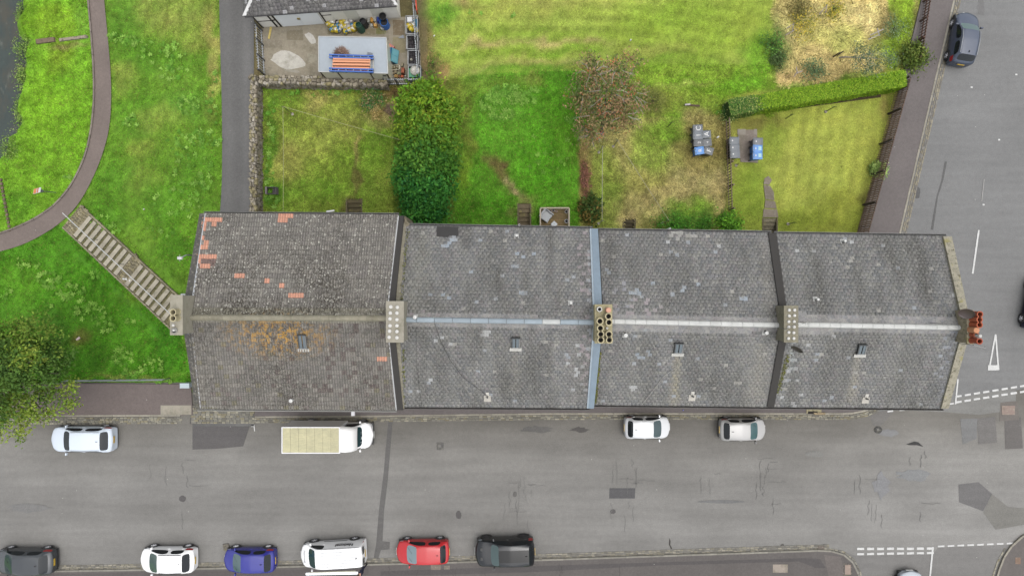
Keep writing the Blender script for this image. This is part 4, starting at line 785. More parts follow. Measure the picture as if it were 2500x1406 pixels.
moss(h4, o4, [(c4, False, (2306, 590), (2352, 760)), (c4, True, (2350, 850), (2310, 980))], 300, 3); moss(h2, o2, [(c2, True, (985, 850), (986, 990)), (c2, False, (996, 560), (978, 760))], 220, 2)
p0 = P(500, 999, ZE); moss(h1, o1, [(c1, True, (485, 994), (530, 995))], 120, 1)
# ------------------------------------------------------------------ vehicles
def ev_mesh(o):
    dg = bpy.context.evaluated_depsgraph_get(); dg.update(); return bpy.data.meshes.new_from_object(o.evaluated_get(dg))
STY = {
 'hatch': dict(st=[(0, .60, .72), (.03, .70, .89), (.12, .84, .98), (.21, .97, 1), (.41, 1.44, 1), (.58, 1.475, 1), (.605, 1.475, 1), (.845, 1.42, .99), (.94, 1.02, .96), (.98, .93, .90), (1, .78, .82)], cowl=3, wt=4, b=(5, 6), rr=7, rg=8, belt=.95, tum=.80),
 'estate': dict(st=[(0, .58, .74), (.03, .68, .90), (.12, .83, .98), (.25, .95, 1), (.40, 1.40, 1), (.58, 1.47, 1), (.60, 1.47, 1), (.87, 1.42, .99), (.955, 1.05, .96), (.985, .95, .92), (1, .80, .85)], cowl=3, wt=4, b=(5, 6), rr=7, rg=8, belt=.95, tum=.80),
 'suv': dict(st=[(0, .66, .80), (.025, .84, .93), (.10, .98, 1), (.27, 1.05, 1), (.40, 1.42, 1), (.58, 1.475, 1), (.60, 1.475, 1), (.90, 1.44, .99), (.965, 1.08, .97), (.985, .98, .94), (1, .82, .90)], cowl=3, wt=4, b=(5, 6), rr=7, rg=8, belt=1.0, tum=.82),
 'van': dict(st=[(0, .56, .76), (.03, .70, .92), (.09, .80, .99), (.15, .89, 1), (.285, 1.38, 1), (.42, 1.46, 1), (.44, 1.46, 1), (.95, 1.44, 1), (.985, 1.34, .98), (.993, 1.1, .97), (1, .8, .96)], cowl=3, wt=4, b=(5, 6), rr=7, rg=8, belt=.93, tum=.86),
 'cab': dict(st=[(0, .50, .80), (.07, .66, .93), (.16, .74, .99), (.25, .80, 1), (.44, 1.36, 1), (.70, 1.46, 1), (.72, 1.46, 1), (.92, 1.46, 1), (.97, 1.46, 1), (.985, 1.46, .99), (1, 1.4, .98)], cowl=3, wt=4, b=(5, 6), rr=7, rg=8, belt=.85, tum=.84),
}
WHEEL = {}
def wheel_meshes(r, w, spokes, rimc):
    k = (r, w, spokes, rimc)
    if k not in WHEEL:
        MX = Matrix.Rotation(math.pi / 2, 4, 'X')
        ty = MB().lathe([(r * .62, -w / 2), (r * .93, -w / 2), (r, -w / 3), (r, w / 3), (r * .93, w / 2), (r * .64, w / 2), (r * .62, w / 2 - .02)], 24, col=(.012, .012, .013), M=MX, cap=False).mesh('tyre', M_TRIM, smooth=False)
        rm = MB(); rm.lathe([(r * .64, w / 2 - .005), (r * .58, w / 2 - .015), (r * .56, w / 2 - .07), (.01, w / 2 - .075)], 24, col=tuple(c * .35 for c in rimc), M=MX, cap=False)
        for s in range(spokes):
            a = 2 * math.pi * s / spokes; rm.box((0, 0, 0), (r * .56, .05, .03), col=rimc, M=MX @ Matrix.Translation((0, 0, w / 2 - .03)) @ Matrix.Rotation(a, 4, 'Z') @ Matrix.Translation((r * .31, 0, 0)))
        rm.lathe([(.055, w / 2 - .05), (.055, w / 2 - .012), (.02, w / 2 - .01)], 10, col=rimc, M=MX)
        WHEEL[k] = (ty, rm.mesh('rim', M_PLAS))
    return WHEEL[k]
def vehicle(name, label, cat, cx, cy, ang, L_, W_, H_, col, style='hatch', z=0.0, rimc=(.5, .5, .52), spokes=5, rails=None, sunroof=False, trim=False, plate=True, group='cars parked along the street', rear_glass=True, wheels=True, wr=None, side_rear=True, dark_hood=None, tail=True, glass=None):
    t = thing(name, label, cat, (cx, cy, z), math.radians(ang), group); d = STY[style]; hs = H_ / 1.475; hw = W_ / 2; st = d['st']; belt = d['belt'] * hs; n = len(st)
    cowl, wt, (b0, b1), rr, rg = d['cowl'], d['wt'], d['b'], d['rr'], d['rg']; V = []; tum = d['tum']
    for i, (tt, top, wf) in enumerate(st):
        x = L_ / 2 - tt * L_; top *= hs; w = hw * wf
        if wt <= i <= rr or (style in ('van', 'cab') and i > rr):
            k = (i - wt) / max(1, rr - wt); bz = min(belt + .05 * k, top - .25); pts = [(.90 * w, .17), (.985 * w, .40 * hs), (1.0 * w, .66 * hs), (.965 * w, bz), (tum * w * .99, top - .10), (tum * w * .92, top - .04), (.45 * w, top - .005), (0, top)]
        else: pts = [(.90 * w, .19 if 0 < i < n - 1 else .26), (.985 * w, .40 * hs), (1.0 * w, min(.66 * hs, top - .16)), (.97 * w, top - .075), (.87 * w, top - .025), (.80 * w, top - .012), (.42 * w, top + .012), (0, top + .018)]
        c = {0: .22, 1: .2, 2: .12}.get(i, 0.10 if i == cowl else (.05 if i == wt else (-.10 if i >= n - 2 else (-.05 if i >= rg else 0))))
        for (y, zz) in pts: V.append((x - c * (y / hw) ** 2, y, zz))
        for (y, zz) in pts[:-1][::-1]: V.append((x - c * (y / hw) ** 2, -y, zz))
    m = 15; F, MI = [], []
    for i in range(n - 1):
        for j in range(m - 1):
            F.append((i * m + j, i * m + j + 1, (i + 1) * m + j + 1, (i + 1) * m + j)); jj = j if j < 7 else 13 - j; left = j < 7; mi = 0
            if i == cowl and jj >= 5: mi = 1
            elif i == cowl and jj == 3: mi = 2 if left else 3
            elif wt <= i < b0 and jj == 3: mi = 2 if left else 3
            elif b1 <= i < rr and jj == 3 and side_rear: mi = 4 if left else 5
            elif i == rr and jj >= 5 and rear_glass and style not in ('van', 'cab'): mi = 6
            elif jj == 0 and trim: mi = 7
            elif i == 1 and jj == 2: mi = 8
            elif i in ((rr, rg) if style not in ('van', 'cab') else (rg, rg + 1)) and jj == 2 and tail: mi = 9
            elif sunroof and wt <= i < b1 + (0 if sunroof == 1 else 1) and jj >= 6: mi = 10
            MI.append(mi)
    for i, rev in ((0, False), (n - 1, True)):
        for j in range(7):
            q = (i * m + j, i * m + j + 1, i * m + 13 - j, i * m + 14 - j) if j < 6 else (i * m + 6, i * m + 7, i * m + 8)
            F.append(q if rev else q[::-1]); MI.append(7 if (trim and j == 0) else 0)
    me = bpy.data.meshes.new('body'); me.from_pydata(V, [], F); me.polygons.foreach_set('material_index', MI); 
    for k in range(11): me.materials.append(M_PAINT)
    me.update(); em = {}
    for p in me.polygons:
        for e in p.edge_keys: em.setdefault(e, []).append(p.material_index)
    ca = me.attributes.new('crease_edge', 'FLOAT', 'EDGE'); ca.data.foreach_set('value', [.8 if len(set(em.get(tuple(sorted(e.vertices)), [0]))) > 1 else (.5 if len(em.get(tuple(sorted(e.vertices)), [0, 0])) == 1 else 0.0) for e in me.edges])
    o = bpy.data.objects.new('tmp', me); COL.objects.link(o); sm = o.modifiers.new('s', 'SUBSURF'); sm.levels = 2; sm.render_levels = 2; ms = ev_mesh(o); bpy.data.objects.remove(o)
    nv = len(ms.vertices); co = np.empty(nv * 3); ms.vertices.foreach_get('co', co); co = co.reshape(-1, 3); PV = [tuple(p.vertices) for p in ms.polygons]; PM = [p.material_index for p in ms.polygons]
    gl = glass or S(62, 78, 80); gd = S(36, 42, 46)
    spec = {0: ('body', col, M_PAINT), 1: ('windscreen', gl, M_GLASS), 2: ('side_window', gd, M_GLASS), 3: ('side_window', gd, M_GLASS), 4: ('side_window', gd, M_GLASS), 5: ('side_window', gd, M_GLASS), 6: ('rear_window', gd, M_GLASS), 7: ('bumper_trim', S(52, 54, 56), M_TRIM), 8: ('headlight', S(170, 180, 188), M_GLASS), 9: ('tail_light', S(196, 30, 34), M_PAINT), 10: ('sunroof', S(10, 11, 13), M_GLASS)}
    for k, (nm, c, mt) in spec.items():
        groups = [[f for f, q in zip(PV, PM) if q == k]]
        if k in (8, 9): groups = [[f for f in groups[0] if co[f[0]][1] + co[f[2]][1] > 0], [f for f in groups[0] if co[f[0]][1] + co[f[2]][1] <= 0]]
        for g in groups:
            if not g: continue
            ids = sorted({i for f in g for i in f}); mp = {a: b for b, a in enumerate(ids)}; mb = MB(); mb.add([tuple(co[i]) for i in ids], [tuple(mp[i] for i in f) for f in g], c); mb.build(nm, mt, t, smooth=True)
    MB().box((0, 0, .24), (L_ * .93, W_ * .84, .2), col=(.01, .01, .01)).build('underbody', M_TRIM, t)
    r = wr or (.31 * H_ / 1.475 if style != 'suv' else .37); ty, rm = wheel_meshes(round(r, 2), .2, spokes, rimc)
    xs = (L_ / 2 - .195 * L_, -L_ / 2 + .185 * L_) if style != 'cab' else (L_ / 2 - .30 * L_,)
    for x in xs:
        for s in (1, -1):
            w = link('wheel', None, t); w.location = (x, s * (hw - .075), r); w.rotation_euler = (0, 0, 0 if s > 0 else math.pi)
            inst('tyre', ty, w, Matrix.Rotation(math.pi, 4, 'Z')); inst('rim', rm, w, Matrix.Rotation(math.pi, 4, 'Z'))
            MB().lathe([(r * 1.14, -.02), (r * 1.14, .012), (r * .9, .012)], 22, col=(.012, .012, .012) if not trim else S(50, 52, 54), M=Matrix.Translation((x, s * (hw - .012), r + .01)) @ Matrix.Rotation(-s * math.pi / 2, 4, 'X')).build('wheel_arch', M_TRIM, t)
    xc = L_ / 2 - (st[cowl][0] + .05) * L_
    for s in (1, -1):
        q = MB(); q.box((xc, s * (hw + .07), belt + .06), (.11, .2, .13), s * -.15, col=col if not trim else S(40, 40, 42), top=.8); q.build('mirror', M_PAINT, t)
    for s in (1, -1):
        for tt in (st[b0][0] - .03, st[rr][0] - .05):
            if style in ('van', 'cab') and tt > .5: continue
            MB().box((L_ / 2 - tt * L_, s * (hw * .985), belt - .12), (.17, .03, .03), col=vary(col, .3)).build('door_handle', M_PAINT, t)
    if plate: MB().box((-L_ / 2 + .005, 0, .74 * hs), (.03, .5, .12), col=S(232, 190, 50)).build('number_plate', M_PLAS, t)
    MB().box((L_ / 2 - .0, 0, .44 * hs), (.03, .5, .11), col=S(240, 240, 236)).build('number_plate', M_PLAS, t)
    MB().box((-L_ / 2 + (1 - st[rr][0]) * L_ + .22, 0, H_ - .005), (.16, .035, .05), col=S(40, 40, 42), top=.5).build('roof_antenna', M_TRIM, t)
    if rails is not None:
        for s in (1, -1):
            MB().tube([(L_ / 2 - (st[wt][0] + .02) * L_, s * hw * tum * .93, H_ - .09), (L_ / 2 - st[b0][0] * L_, s * hw * tum * .93, H_ - .0), (L_ / 2 - (st[rr][0] - .02) * L_, s * hw * tum * .91, H_ - .07)], .022, 6, rails).build('roof_rail', M_METAL, t)
    if dark_hood is not None:
        for s in (1, -1): MB().box((L_ * .36 - .1, s * W_ * .17, H_ * .665), (.55, .22, .02), col=dark_hood).build('bonnet_vent', M_TRIM, t)
    # shut lines of bonnet and tailgate, wipers
    for k, y in ((0, -.35), (1, .1)): MB().tube([(xc + .12, y * hw * 2 * .8, st[cowl][1] * hs + .03), (xc - .22, y * hw * 1.6 + .38, st[cowl][1] * hs + .26)], .01, 4, (.01, .01, .01)).build('wiper', M_TRIM, t)
    return t
WHT = (.5, .5, .5)
vehicle('parked_car', 'pale silver blue estate car parked alone under the tree by the left pavement', 'car', -31.4, -11.05, 180, 4.72, 1.84, 1.5, S(222, 232, 244, 1.35), 'estate', rails=S(216, 222, 228), glass=S(70, 78, 84))
vehicle('parked_car', 'small silver white car parked at the kerb in front of the terrace, red tail lights', 'car', 9.88, -10.18, 0, 3.4, 1.62, 1.5, S(228, 230, 232, 1.35), 'hatch', glass=S(84, 104, 108))
vehicle('parked_car', 'champagne silver car with black lower trim, rightmost at the terrace kerb', 'car', 16.85, -10.33, 0, 3.45, 1.62, 1.5, S(198, 197, 195, 1.15), 'hatch', trim=True, glass=S(90, 124, 128))
vehicle('parked_car', 'dark grey hatchback cut by the left edge of the photo', 'car', -35.6, -19.98, 180, 4.4, 1.82, 1.47, S(78, 82, 86), 'hatch', trim=True, glass=S(66, 84, 84))
vehicle('parked_car', 'glossy white crossover parked left of the blue hatchback', 'car', -25.14, -19.84, 180, 4.1, 1.78, 1.55, WHT, 'hatch', rails=S(60, 62, 64), spokes=7, rimc=(.7, .7, .72), glass=S(96, 116, 112))
vehicle('parked_car', 'royal blue hatchback parked between white crossover and white van', 'car', -19.17, -19.86, 180, 3.85, 1.7, 1.5, S(58, 62, 166), 'hatch', spokes=7, rimc=(.7, .7, .72), glass=S(104, 128, 132))
vehicle('parked_car', 'bright red hatchback parked right of the white van', 'car', -6.52, -19.26, 181, 3.92, 1.74, 1.45, S(222, 52, 58), 'hatch', glass=S(150, 170, 176))
vehicle('parked_car', 'black off road car with glass roof parked right of the red hatchback', 'car', -.52, -19.2, 181.5, 4.4, 1.96, 1.75, S(34, 37, 41), 'suv', sunroof=2, spokes=10, rimc=(.02, .02, .022), dark_hood=S(16, 18, 20), glass=S(92, 112, 112))
vehicle('parked_car', 'grey estate car with silver roof rails parked on the side road at the top right', 'car', 33.05, 18.2, 80.8, 3.95, 1.68, 1.52, S(84, 94, 114), 'estate', rails=S(186, 190, 196), group='cars on the side road', glass=S(130, 152, 152))
vehicle('parked_car', 'navy car at the right edge with only its wheels in the photo', 'car', 38.62, -1.1, 80.3, 4.1, 1.76, 1.5, S(26, 32, 66), 'hatch', group='cars on the side road')
vehicle('parked_car', 'pale silver car waiting at the dashed line, cut by the bottom edge', 'car', 29.2, -22.75, 90, 4.1, 1.74, 1.45, S(214, 222, 230), 'hatch', group='cars on the side road')
van = vehicle('parked_van', 'white panel van with National lettering parked between blue and red cars', 'van', -13.05, -19.36, 183.2, 4.8, 1.72, 1.88, WHT, 'van', wr=.33, group='vans on the street', side_rear=False, glass=S(64, 92, 88), trim=False)
# van details: ribs on the roof, gutters, lettering, rear windows, awning rail
for y in (-.5, -.3, -.1, .1, .3, .5): MB().box((-.75, y, 1.875), (2.7, .03, .012), col=S(236, 238, 238)).build('roof_rib', M_PAINT, van)
for s in (1, -1): MB().box((-.6, s * .755, 1.765), (3.1, .02, .03), col=S(90, 94, 96)).build('roof_gutter', M_TRIM, van)
for s in (1, -1): MB().box((-.2, s * .858, .62), (1.7, .02, .06), col=S(70, 72, 74)).build('side_trim', M_TRIM, van)
def side_M(x, z, s, lean=.12):
    M = Matrix.Identity(4); X = Vector((-s, 0, 0)); Y = Vector((0, -s * lean, 1)).normalized(); Z = X.cross(Y); M[0][0:3] = (X.x, Y.x, Z.x); M[1][0:3] = (X.y, Y.y, Z.y); M[2][0:3] = (X.z, Y.z, Z.z); M.translation = (x, 0, z); return M
for s in (1, -1):
    mb = MB(); M = side_M(-1.0, 1.40, s, .26); M.translation = (-1.0, s * .828, 1.35); put_text(mb, 'National', .36, M, (.006, .006, .008), 1.05, .012); mb.build('lettering', M_PLAS, van)
    mb = MB(); M = side_M(-1.0, 1.1, s, .14); M.translation = (-1.0, s * .853, 1.12); put_text(mb, 'Windscreens', .2, M, S(150, 152, 156)); mb.build('lettering', M_PLAS, van)
mb = MB(); put_text(mb, 'National', .3, Matrix.Translation((-2.36, 0, 1.25)) @ Matrix.Rotation(-math.pi / 2, 4, 'Z') @ Matrix.Rotation(math.radians(80), 4, 'X'), S(50, 52, 58)); mb.build('lettering', M_PLAS, van)
mb = MB(); put_text(mb, 'National', .26, Matrix.Translation((2.0, 0, 1.03)) @ Matrix.Rotation(math.pi / 2, 4, 'Z') @ Matrix.Rotation(math.radians(22), 4, 'X'), S(140, 142, 146)); mb.build('lettering', M_PLAS, van)
for s in (.4, -.4): MB().box((-2.385, s, 1.45), (.02, .5, .34), col=S(40, 46, 50)).build('rear_window', M_GLASS, van)
MB().box((-.2, .87, 1.80), (3.3, .06, .06), -.02, col=S(206, 204, 180)).box((-.15, .98, 1.79), (3.7, .15, .1), -.035, col=(.7, .7, .72)).box((.9, .91, 1.77), (.04, .12, .04), col=S(60, 60, 60)).box((-.6, .91, 1.77), (.04, .12, .04), col=S(60, 60, 60)).build('awning', M_PAINT, van)
# box van
lv = vehicle('box_van', 'white box van with yellowed translucent roof parked outside the tiled house', 'van', -11.55, -10.72, 0, 2.9, 1.9, 2.06, WHT, 'cab', wr=.34, group='vans on the street', side_rear=False, rear_glass=False, plate=False, tail=False, glass=S(46, 74, 78))
bx0, bx1, by0, by1 = -16.03 + 11.55, -11.98 + 11.55, -11.5 + 10.72, -9.66 + 10.72; cy = (by0 + by1) / 2; bw = by1 - by0
MB().prism([(bx0, by0), (bx1, by0), (bx1, by1), (bx0, by1)], .78, 2.86, (.6, .6, .61)).build('cargo_box', M_PAINT, lv)
mb = MB()
for c, d in (((bx0 + .03, cy, 2.88), (.06, bw, .06)), ((bx1 - .03, cy, 2.88), (.06, bw, .06)), (((bx0 + bx1) / 2, by0 + .03, 2.88), (bx1 - bx0 - .12, .06, .06)), (((bx0 + bx1) / 2, by1 - .03, 2.88), (bx1 - bx0 - .12, .06, .06))): mb.box(c, d, col=(.42, .42, .43))
mb.build('roof_frame', M_PAINT, lv)
M_GRP = mat('yellowed_grp', .5, [(1.5, .86, 1.1), (6, .85, 1.1, (.5, 3, 1)), (14, .9, 1.08)], .2, 12)
n = 7
for k in range(n):
    x0 = bx0 + .06 + (bx1 - bx0 - .12) * k / n; x1 = bx0 + .06 + (bx1 - bx0 - .12) * (k + 1) / n
    MB().box(((x0 + x1) / 2, cy, 2.876), (x1 - x0 - .025, bw - .13, .03), col=vary(S(218, 212, 166), .04)).build('roof_panel', M_GRP, lv)
MB().box(((bx0 + bx1) / 2, cy, 2.862), (bx1 - bx0 - .14, bw - .14, .012), col=S(222, 216, 180)).build('roof_bow', M_GRP, lv)
# curved fairing over the cab
mb = MB(); V = []; prof = [(bx1, 2.86), (bx1 + .35, 2.83), (bx1 + .7, 2.66), (bx1 + .95, 2.38), (bx1 + 1.02, 2.12)]; wid = [bw, bw * .99, bw * .95, bw * .88, bw * .84]
for (x, z), w in zip(prof, wid):
    for f, dz in ((-.5, -.28), (-.47, -.05), (-.36, 0), (0, .03), (.36, 0), (.47, -.05), (.5, -.28)): V.append((x, cy + (-.0) + f * w - (.0 if x == bx1 else .10 * (x - bx1)), max(z + dz, 2.0)))
mb.add(V, [(i * 7 + j, (i + 1) * 7 + j, (i + 1) * 7 + j + 1, i * 7 + j + 1) for i in range(4) for j in range(6)], (.42, .42, .415)); mb.build('cab_fairing', M_PAINT, lv, smooth=True)
MB().box((bx0 + 2.0, cy, .6), (4.2, 1.2, .18), col=(.015, .015, .015)).build('chassis', M_TRIM, lv)
ty, rm = wheel_meshes(.34, .2, 5, (.5, .5, .52))
for s in (1, -1):
    w = link('wheel', None, lv); w.location = (bx0 + 1.2, cy + s * .78, .34); w.rotation_euler = (0, 0, 0 if s > 0 else math.pi); inst('tyre', ty, w, Matrix.Rotation(math.pi, 4, 'Z')); inst('rim', rm, w, Matrix.Rotation(math.pi, 4, 'Z'))
for k, (x, y, w, l) in enumerate(((.62, .25, .12, .2), (.66, -.1, .14, .2), (.6, -.4, .1, .16))): MB().box((x - .02, y, 1.22), (w, l, .02), .4 * k, S(226, 232, 232)).build('paper', M_MATTE, lv)
# ------------------------------------------------------------------ the person beside the van
def person(label, base, pose, cols, face):
    names = list(pose); idx = {n: i for i, n in enumerate(names)}; me = bpy.data.meshes.new('person')
    me.from_pydata([pose[n][0] for n in names], [(idx[a], idx[b]) for a, b in BONES], []); o = bpy.data.objects.new('tmp', me); COL.objects.link(o)
    sk = o.modifiers.new('skin', 'SKIN'); sk.use_smooth_shade = True
    for n in names: v = me.skin_vertices[0].data[idx[n]]; v.radius = (pose[n][1], pose[n][2] if len(pose[n]) > 2 else pose[n][1]); v.use_root = n == 'pelvis'
    s = o.modifiers.new('sub', 'SUBSURF'); s.levels = 2; m2 = ev_mesh(o); bpy.data.objects.remove(o)
    cc = []
    for p in m2.polygons:
        c = p.center; best = min(names, key=lambda n: (Vector(pose[n][0]) - c).length); cc.append(cols(best, c))
    attr_cols(m2, cc); m2.materials.clear(); m2.materials.append(M_MATTE); ob = link('person', m2); ob.location = base; tag(ob, label, 'person'); return ob
BONES = [('pelvis', 'waist'), ('waist', 'chest'), ('chest', 'neck'), ('neck', 'head0'), ('head0', 'head1')]
for s in 'lr':
    BONES += [('pelvis', s + 'hip'), (s + 'hip', s + 'knee'), (s + 'knee', s + 'ankle'), (s + 'ankle', s + 'toe'), ('chest', s + 'sho'), (s + 'sho', s + 'elb'), (s + 'elb', s + 'wri'), (s + 'wri', s + 'palm')] + [(s + 'palm', s + 'f%d' % k) for k in range(4)] + [(s + 'f%d' % k, s + 'g%d' % k) for k in range(4)] + [(s + 'wri', s + 'th')]
# faces west (-x) towards the awning rail it holds; local origin at the feet
ps = {'pelvis': ((0, 0, .95), .13, .15), 'waist': ((-.02, 0, 1.12), .12, .15), 'chest': ((-.05, 0, 1.34), .13, .17), 'neck': ((-.09, 0, 1.50), .055), 'head0': ((-.12, 0, 1.58), .075), 'head1': ((-.13, 0, 1.69), .088)}
for s, k in (('l', -1), ('r', 1)):
    ps[s + 'hip'] = ((0, k * .1, .88), .085); ps[s + 'knee'] = ((-.03 + (.1 if k > 0 else -.08), k * .13, .48), .06); ps[s + 'ankle'] = (((.16 if k > 0 else -.1), k * .14, .09), .042); ps[s + 'toe'] = (((.0 if k > 0 else -.28), k * .16, .045), .04)
    if k < 0: sh = [(-.06, -.2, 1.42), (-.3, -.26, 1.34), (-.5, -.12, 1.56)]; hd = Vector((-.6, -.02, .16)).normalized()
    else: sh = [(-.05, .2, 1.42), (.12, .36, 1.2), (.02, .5, 1.02)]; hd = Vector((-.35, .4, -.5)).normalized()
    ps[s + 'sho'] = (sh[0], .07); ps[s + 'elb'] = (sh[1], .048); ps[s + 'wri'] = (sh[2], .032)
    w = Vector(sh[2]); side = hd.cross(Vector((0, 0, 1))).normalized(); ps[s + 'palm'] = (tuple(w + hd * .08), .03)
    for f in range(4):
        q = w + hd * .14 + side * (f - 1.5) * .022; ps[s + 'f%d' % f] = (tuple(q), .01); ps[s + 'g%d' % f] = (tuple(q + hd * (.035 + .01 * (1.5 - abs(f - 1.5))) + Vector((0, 0, -.025))), .009)
    ps[s + 'th'] = (tuple(w + hd * .06 - side * .055), .011)
NAVY = S(30, 34, 62); SKN = S(226, 176, 150)
def pcol(n, c):
    if n.startswith('head') or n == 'neck' or n[1:] in ('palm', 'th', 'wri') or n[1:2] in 'fg' and n[2:].isdigit(): return SKN
    if n[1:] in ('ankle', 'toe'): return S(34, 32, 34)
    return vary(NAVY, .05)
pb = P(893, 1378); pr = person('person in navy work clothes standing at the rear of the white van', (pb.x, pb.y, PZ), ps, pcol, None)
hm = MB(); hm.lathe([(.09, -.03), (.093, .0), (.085, .05), (.055, .085), (.01, .098)], 12, (-.115, 0, 1.72), S(96, 74, 58)); hm.build('hair', M_MATTE, pr)
for dx, dy, dz, sz, c in ((-.205, .03, 1.655, .018, (.02, .02, .02)), (-.205, -.03, 1.655, .018, (.02, .02, .02)), (-.225, 0, 1.625, .028, SKN), (-.2, 0, 1.585, .03, S(170, 100, 96)), (-.12, .088, 1.64, .03, SKN), (-.12, -.088, 1.64, .03, SKN)): MB().box((dx, dy, dz), (sz, sz * (1.6 if dz < 1.6 else .7), sz * (.4 if dz < 1.6 else 1)), col=c).build('face_feature', M_MATTE, pr)

# ------------------------------------------------------------------ bins
def bin_(px, py, col, ang, label, mark=None, msize=.3, sticker=False, label_col=None):
    p = P(px, py, 1.0); t = thing('wheelie_bin', label, 'bin', (p.x, p.y, 0), math.radians(ang), 'wheelie bins in the back gardens')
    b = MB(); b.box((0, 0, .5), (.56, .46, .9), col=vary(col, .06), top=1.0)
    vs = []; 
    body = MB(); w0, d0, w1, d1 = .22, .19, .30, .255
    pts = [(-w0, -d0, .06), (w0, -d0, .06), (w0, d0, .06), (-w0, d0, .06), (-w1, -d1, .96), (w1, -d1, .96), (w1, d1, .96), (-w1, d1, .96)]
    body.add(pts, [(3, 2, 1, 0), (0, 1, 5, 4), (1, 2, 6, 5), (2, 3, 7, 6), (3, 0, 4, 7)], vary(col, .05)).box((0, 0, .95), (.64, .54, .06), col=vary(col, .05)); body.build('body', M_PLAS, t)
    lid = MB(); n = 5
    L = [(-.345 + .69 * k / n, .985 + .055 * math.sin(math.pi * (k + .6) / (n + 1.2))) for k in range(n + 1)]
    V = [(x, y, z - (.02 if abs(y) > .2 else 0)) for x, z in L for y in (-.275, -.2, .2, .275)]
    lid.add(V, [(i * 4 + j, (i + 1) * 4 + j, (i + 1) * 4 + j + 1, i * 4 + j + 1) for i in range(n) for j in range(3)], label_col or col).box((0, 0, .985), (.69, .55, .03), col=label_col or col)
    lo = lid.build('lid', M_PLAS, t)
    MB().tube([(-.36, -.2, 1.0), (-.39, -.2, 1.0), (-.39, .2, 1.0), (-.36, .2, 1.0)], .016, 5, S(40, 42, 44)).build('handle', M_PLAS, t)
    MB().box((-.28, .12, 1.022), (.035, .13, .012), col=(.01, .01, .01)).box((-.28, -.12, 1.022), (.035, .13, .012), col=(.01, .01, .01)).build('hinge', M_PLAS, t)
    for s in (1, -1): MB().lathe([(.1, -.025), (.1, .025)], 12, col=(.015, .015, .015), M=Matrix.Translation((-.24, s * .21, .1)) @ Matrix.Rotation(math.pi / 2, 4, 'X')).build('wheel', M_TRIM, t)
    if mark:
        mb = MB(); put_text(mb, mark, msize, Matrix.Translation((.03, 0, 1.055)) @ Matrix.Rotation(math.pi / 2 if mark != 'A' else math.pi / 2, 4, 'Z'), WH); mb.build('mark', M_PLAS, t)
    if sticker:
        MB().lathe([(.05, 0), (.05, .006)], 10, (-.16, 0, 1.045), WH).build('mark', M_PLAS, t)
        if sticker == 2: MB().box((.14, 0, 1.05), (.24, .3, .006), col=S(150, 206, 232)).box((.14, .04, 1.054), (.1, .1, .006), col=S(190, 226, 200)).box((.12, -.07, 1.054), (.1, .09, .006), col=S(176, 220, 240)).build('sticker', M_PLAS, t)
GB = S(96, 104, 112); BB = S(66, 146, 226); DB = S(72, 76, 80)
for a in [(1704, 314, GB, 4, 'black wheelie bin with a white C on its lid', 'C', .5), (1704, 331, S(104, 112, 120), 2, 'dark grey bin with a white 1 on its lid', '1', .46), (1724, 328, S(92, 100, 108), 3, 'dark grey bin with a white A on its lid', 'A', .52), (1706, 349, DB, -2, 'black bin with a small white 2 on its lid', '2', .3), (1726, 348, S(82, 86, 90), 5, 'charcoal bin right of the bin marked 2', '4', .22), (1708, 368, BB, 8, 'blue lidded bin at the end of the marked bins', 'R', .36), (1730, 368, S(84, 90, 94), -16, 'skewed charcoal bin with a white F', 'F', .46)]: bin_(*a)
for a in [(1793, 344, GB, 0, 'grey bin, topmost of three beside the picket fence', None, .3, 1), (1794, 361, GB, 0, 'grey bin, middle of three beside the picket fence', None, .3, 1), (1795, 377, GB, 0, 'grey bin, lowest of three beside the picket fence', None, .3, 1), (1851, 346, GB, 0, 'grey bin above two blue bins on the slab', None, .3, 1), (1850, 363, BB, 0, 'blue bin just below a grey bin', None, .3, 2), (1850, 380, BB, 0, 'blue bin at the lower end of its row', None, .3, 2)]: bin_(*a)
# ------------------------------------------------------------------ fences
def picket_fence(label, a, b, h, sp, bw, col, rails, posts, name='picket_fence', rc=None):
    t = thing(name, label, 'fence', a); d = b - a; L_ = d.length; u = d / L_; n = Vector((-u.y, u.x, 0)); ang = math.atan2(u.y, u.x)
    me = MB().box((0, 0, h / 2), (bw, .02, h), col=(1, 1, 1)).mesh('picket', M_WOOD); k = 0; s = sp / 2
    while s < L_:
        inst('picket', me, t, Matrix.Translation(u * s + Vector((0, 0, R.uniform(-.03, .01)))) @ Matrix.Rotation(ang + R.gauss(0, .01), 4, 'Z') @ Matrix.Rotation(R.gauss(0, .006), 4, 'Y'), vary(col, .2)); s += sp
    for z in rails: MB().box(tuple(d / 2 - n * .04 + Vector((0, 0, z))), (L_, .05, .08), ang, rc or vary(col, .1)).build('rail', M_WOOD, t)
    for k in range(posts + 1): q = d * (k / posts) + n * .11; MB().box((q.x, q.y, h / 2), (.1, .1, h + .02), ang, vary(rc or col, .15)).build('post', M_WOOD, t)
    return t
BR = S(98, 80, 68)
picket_fence('tall dark brown board fence between the lawn and the side road', P(2090, 575), P(2191, 206), 1.6, .17, .11, S(136, 112, 96, 1.5), (.35, .85, 1.5), 5, 'board_fence', S(84, 72, 64))
MB_ = MB(); 
picket_fence('low broken brown picket fence along the rough verge', P(2233, 150), P(2262, -40), .9, .22, .07, S(110, 82, 70), (.3, .7), 4)
picket_fence('weathered picket fence beside the row of bins', P(1771, 288), P(1778, 512), 1.0, .2, .07, S(92, 76, 62), (.3, .93), 4, 'picket_fence', S(150, 132, 112))
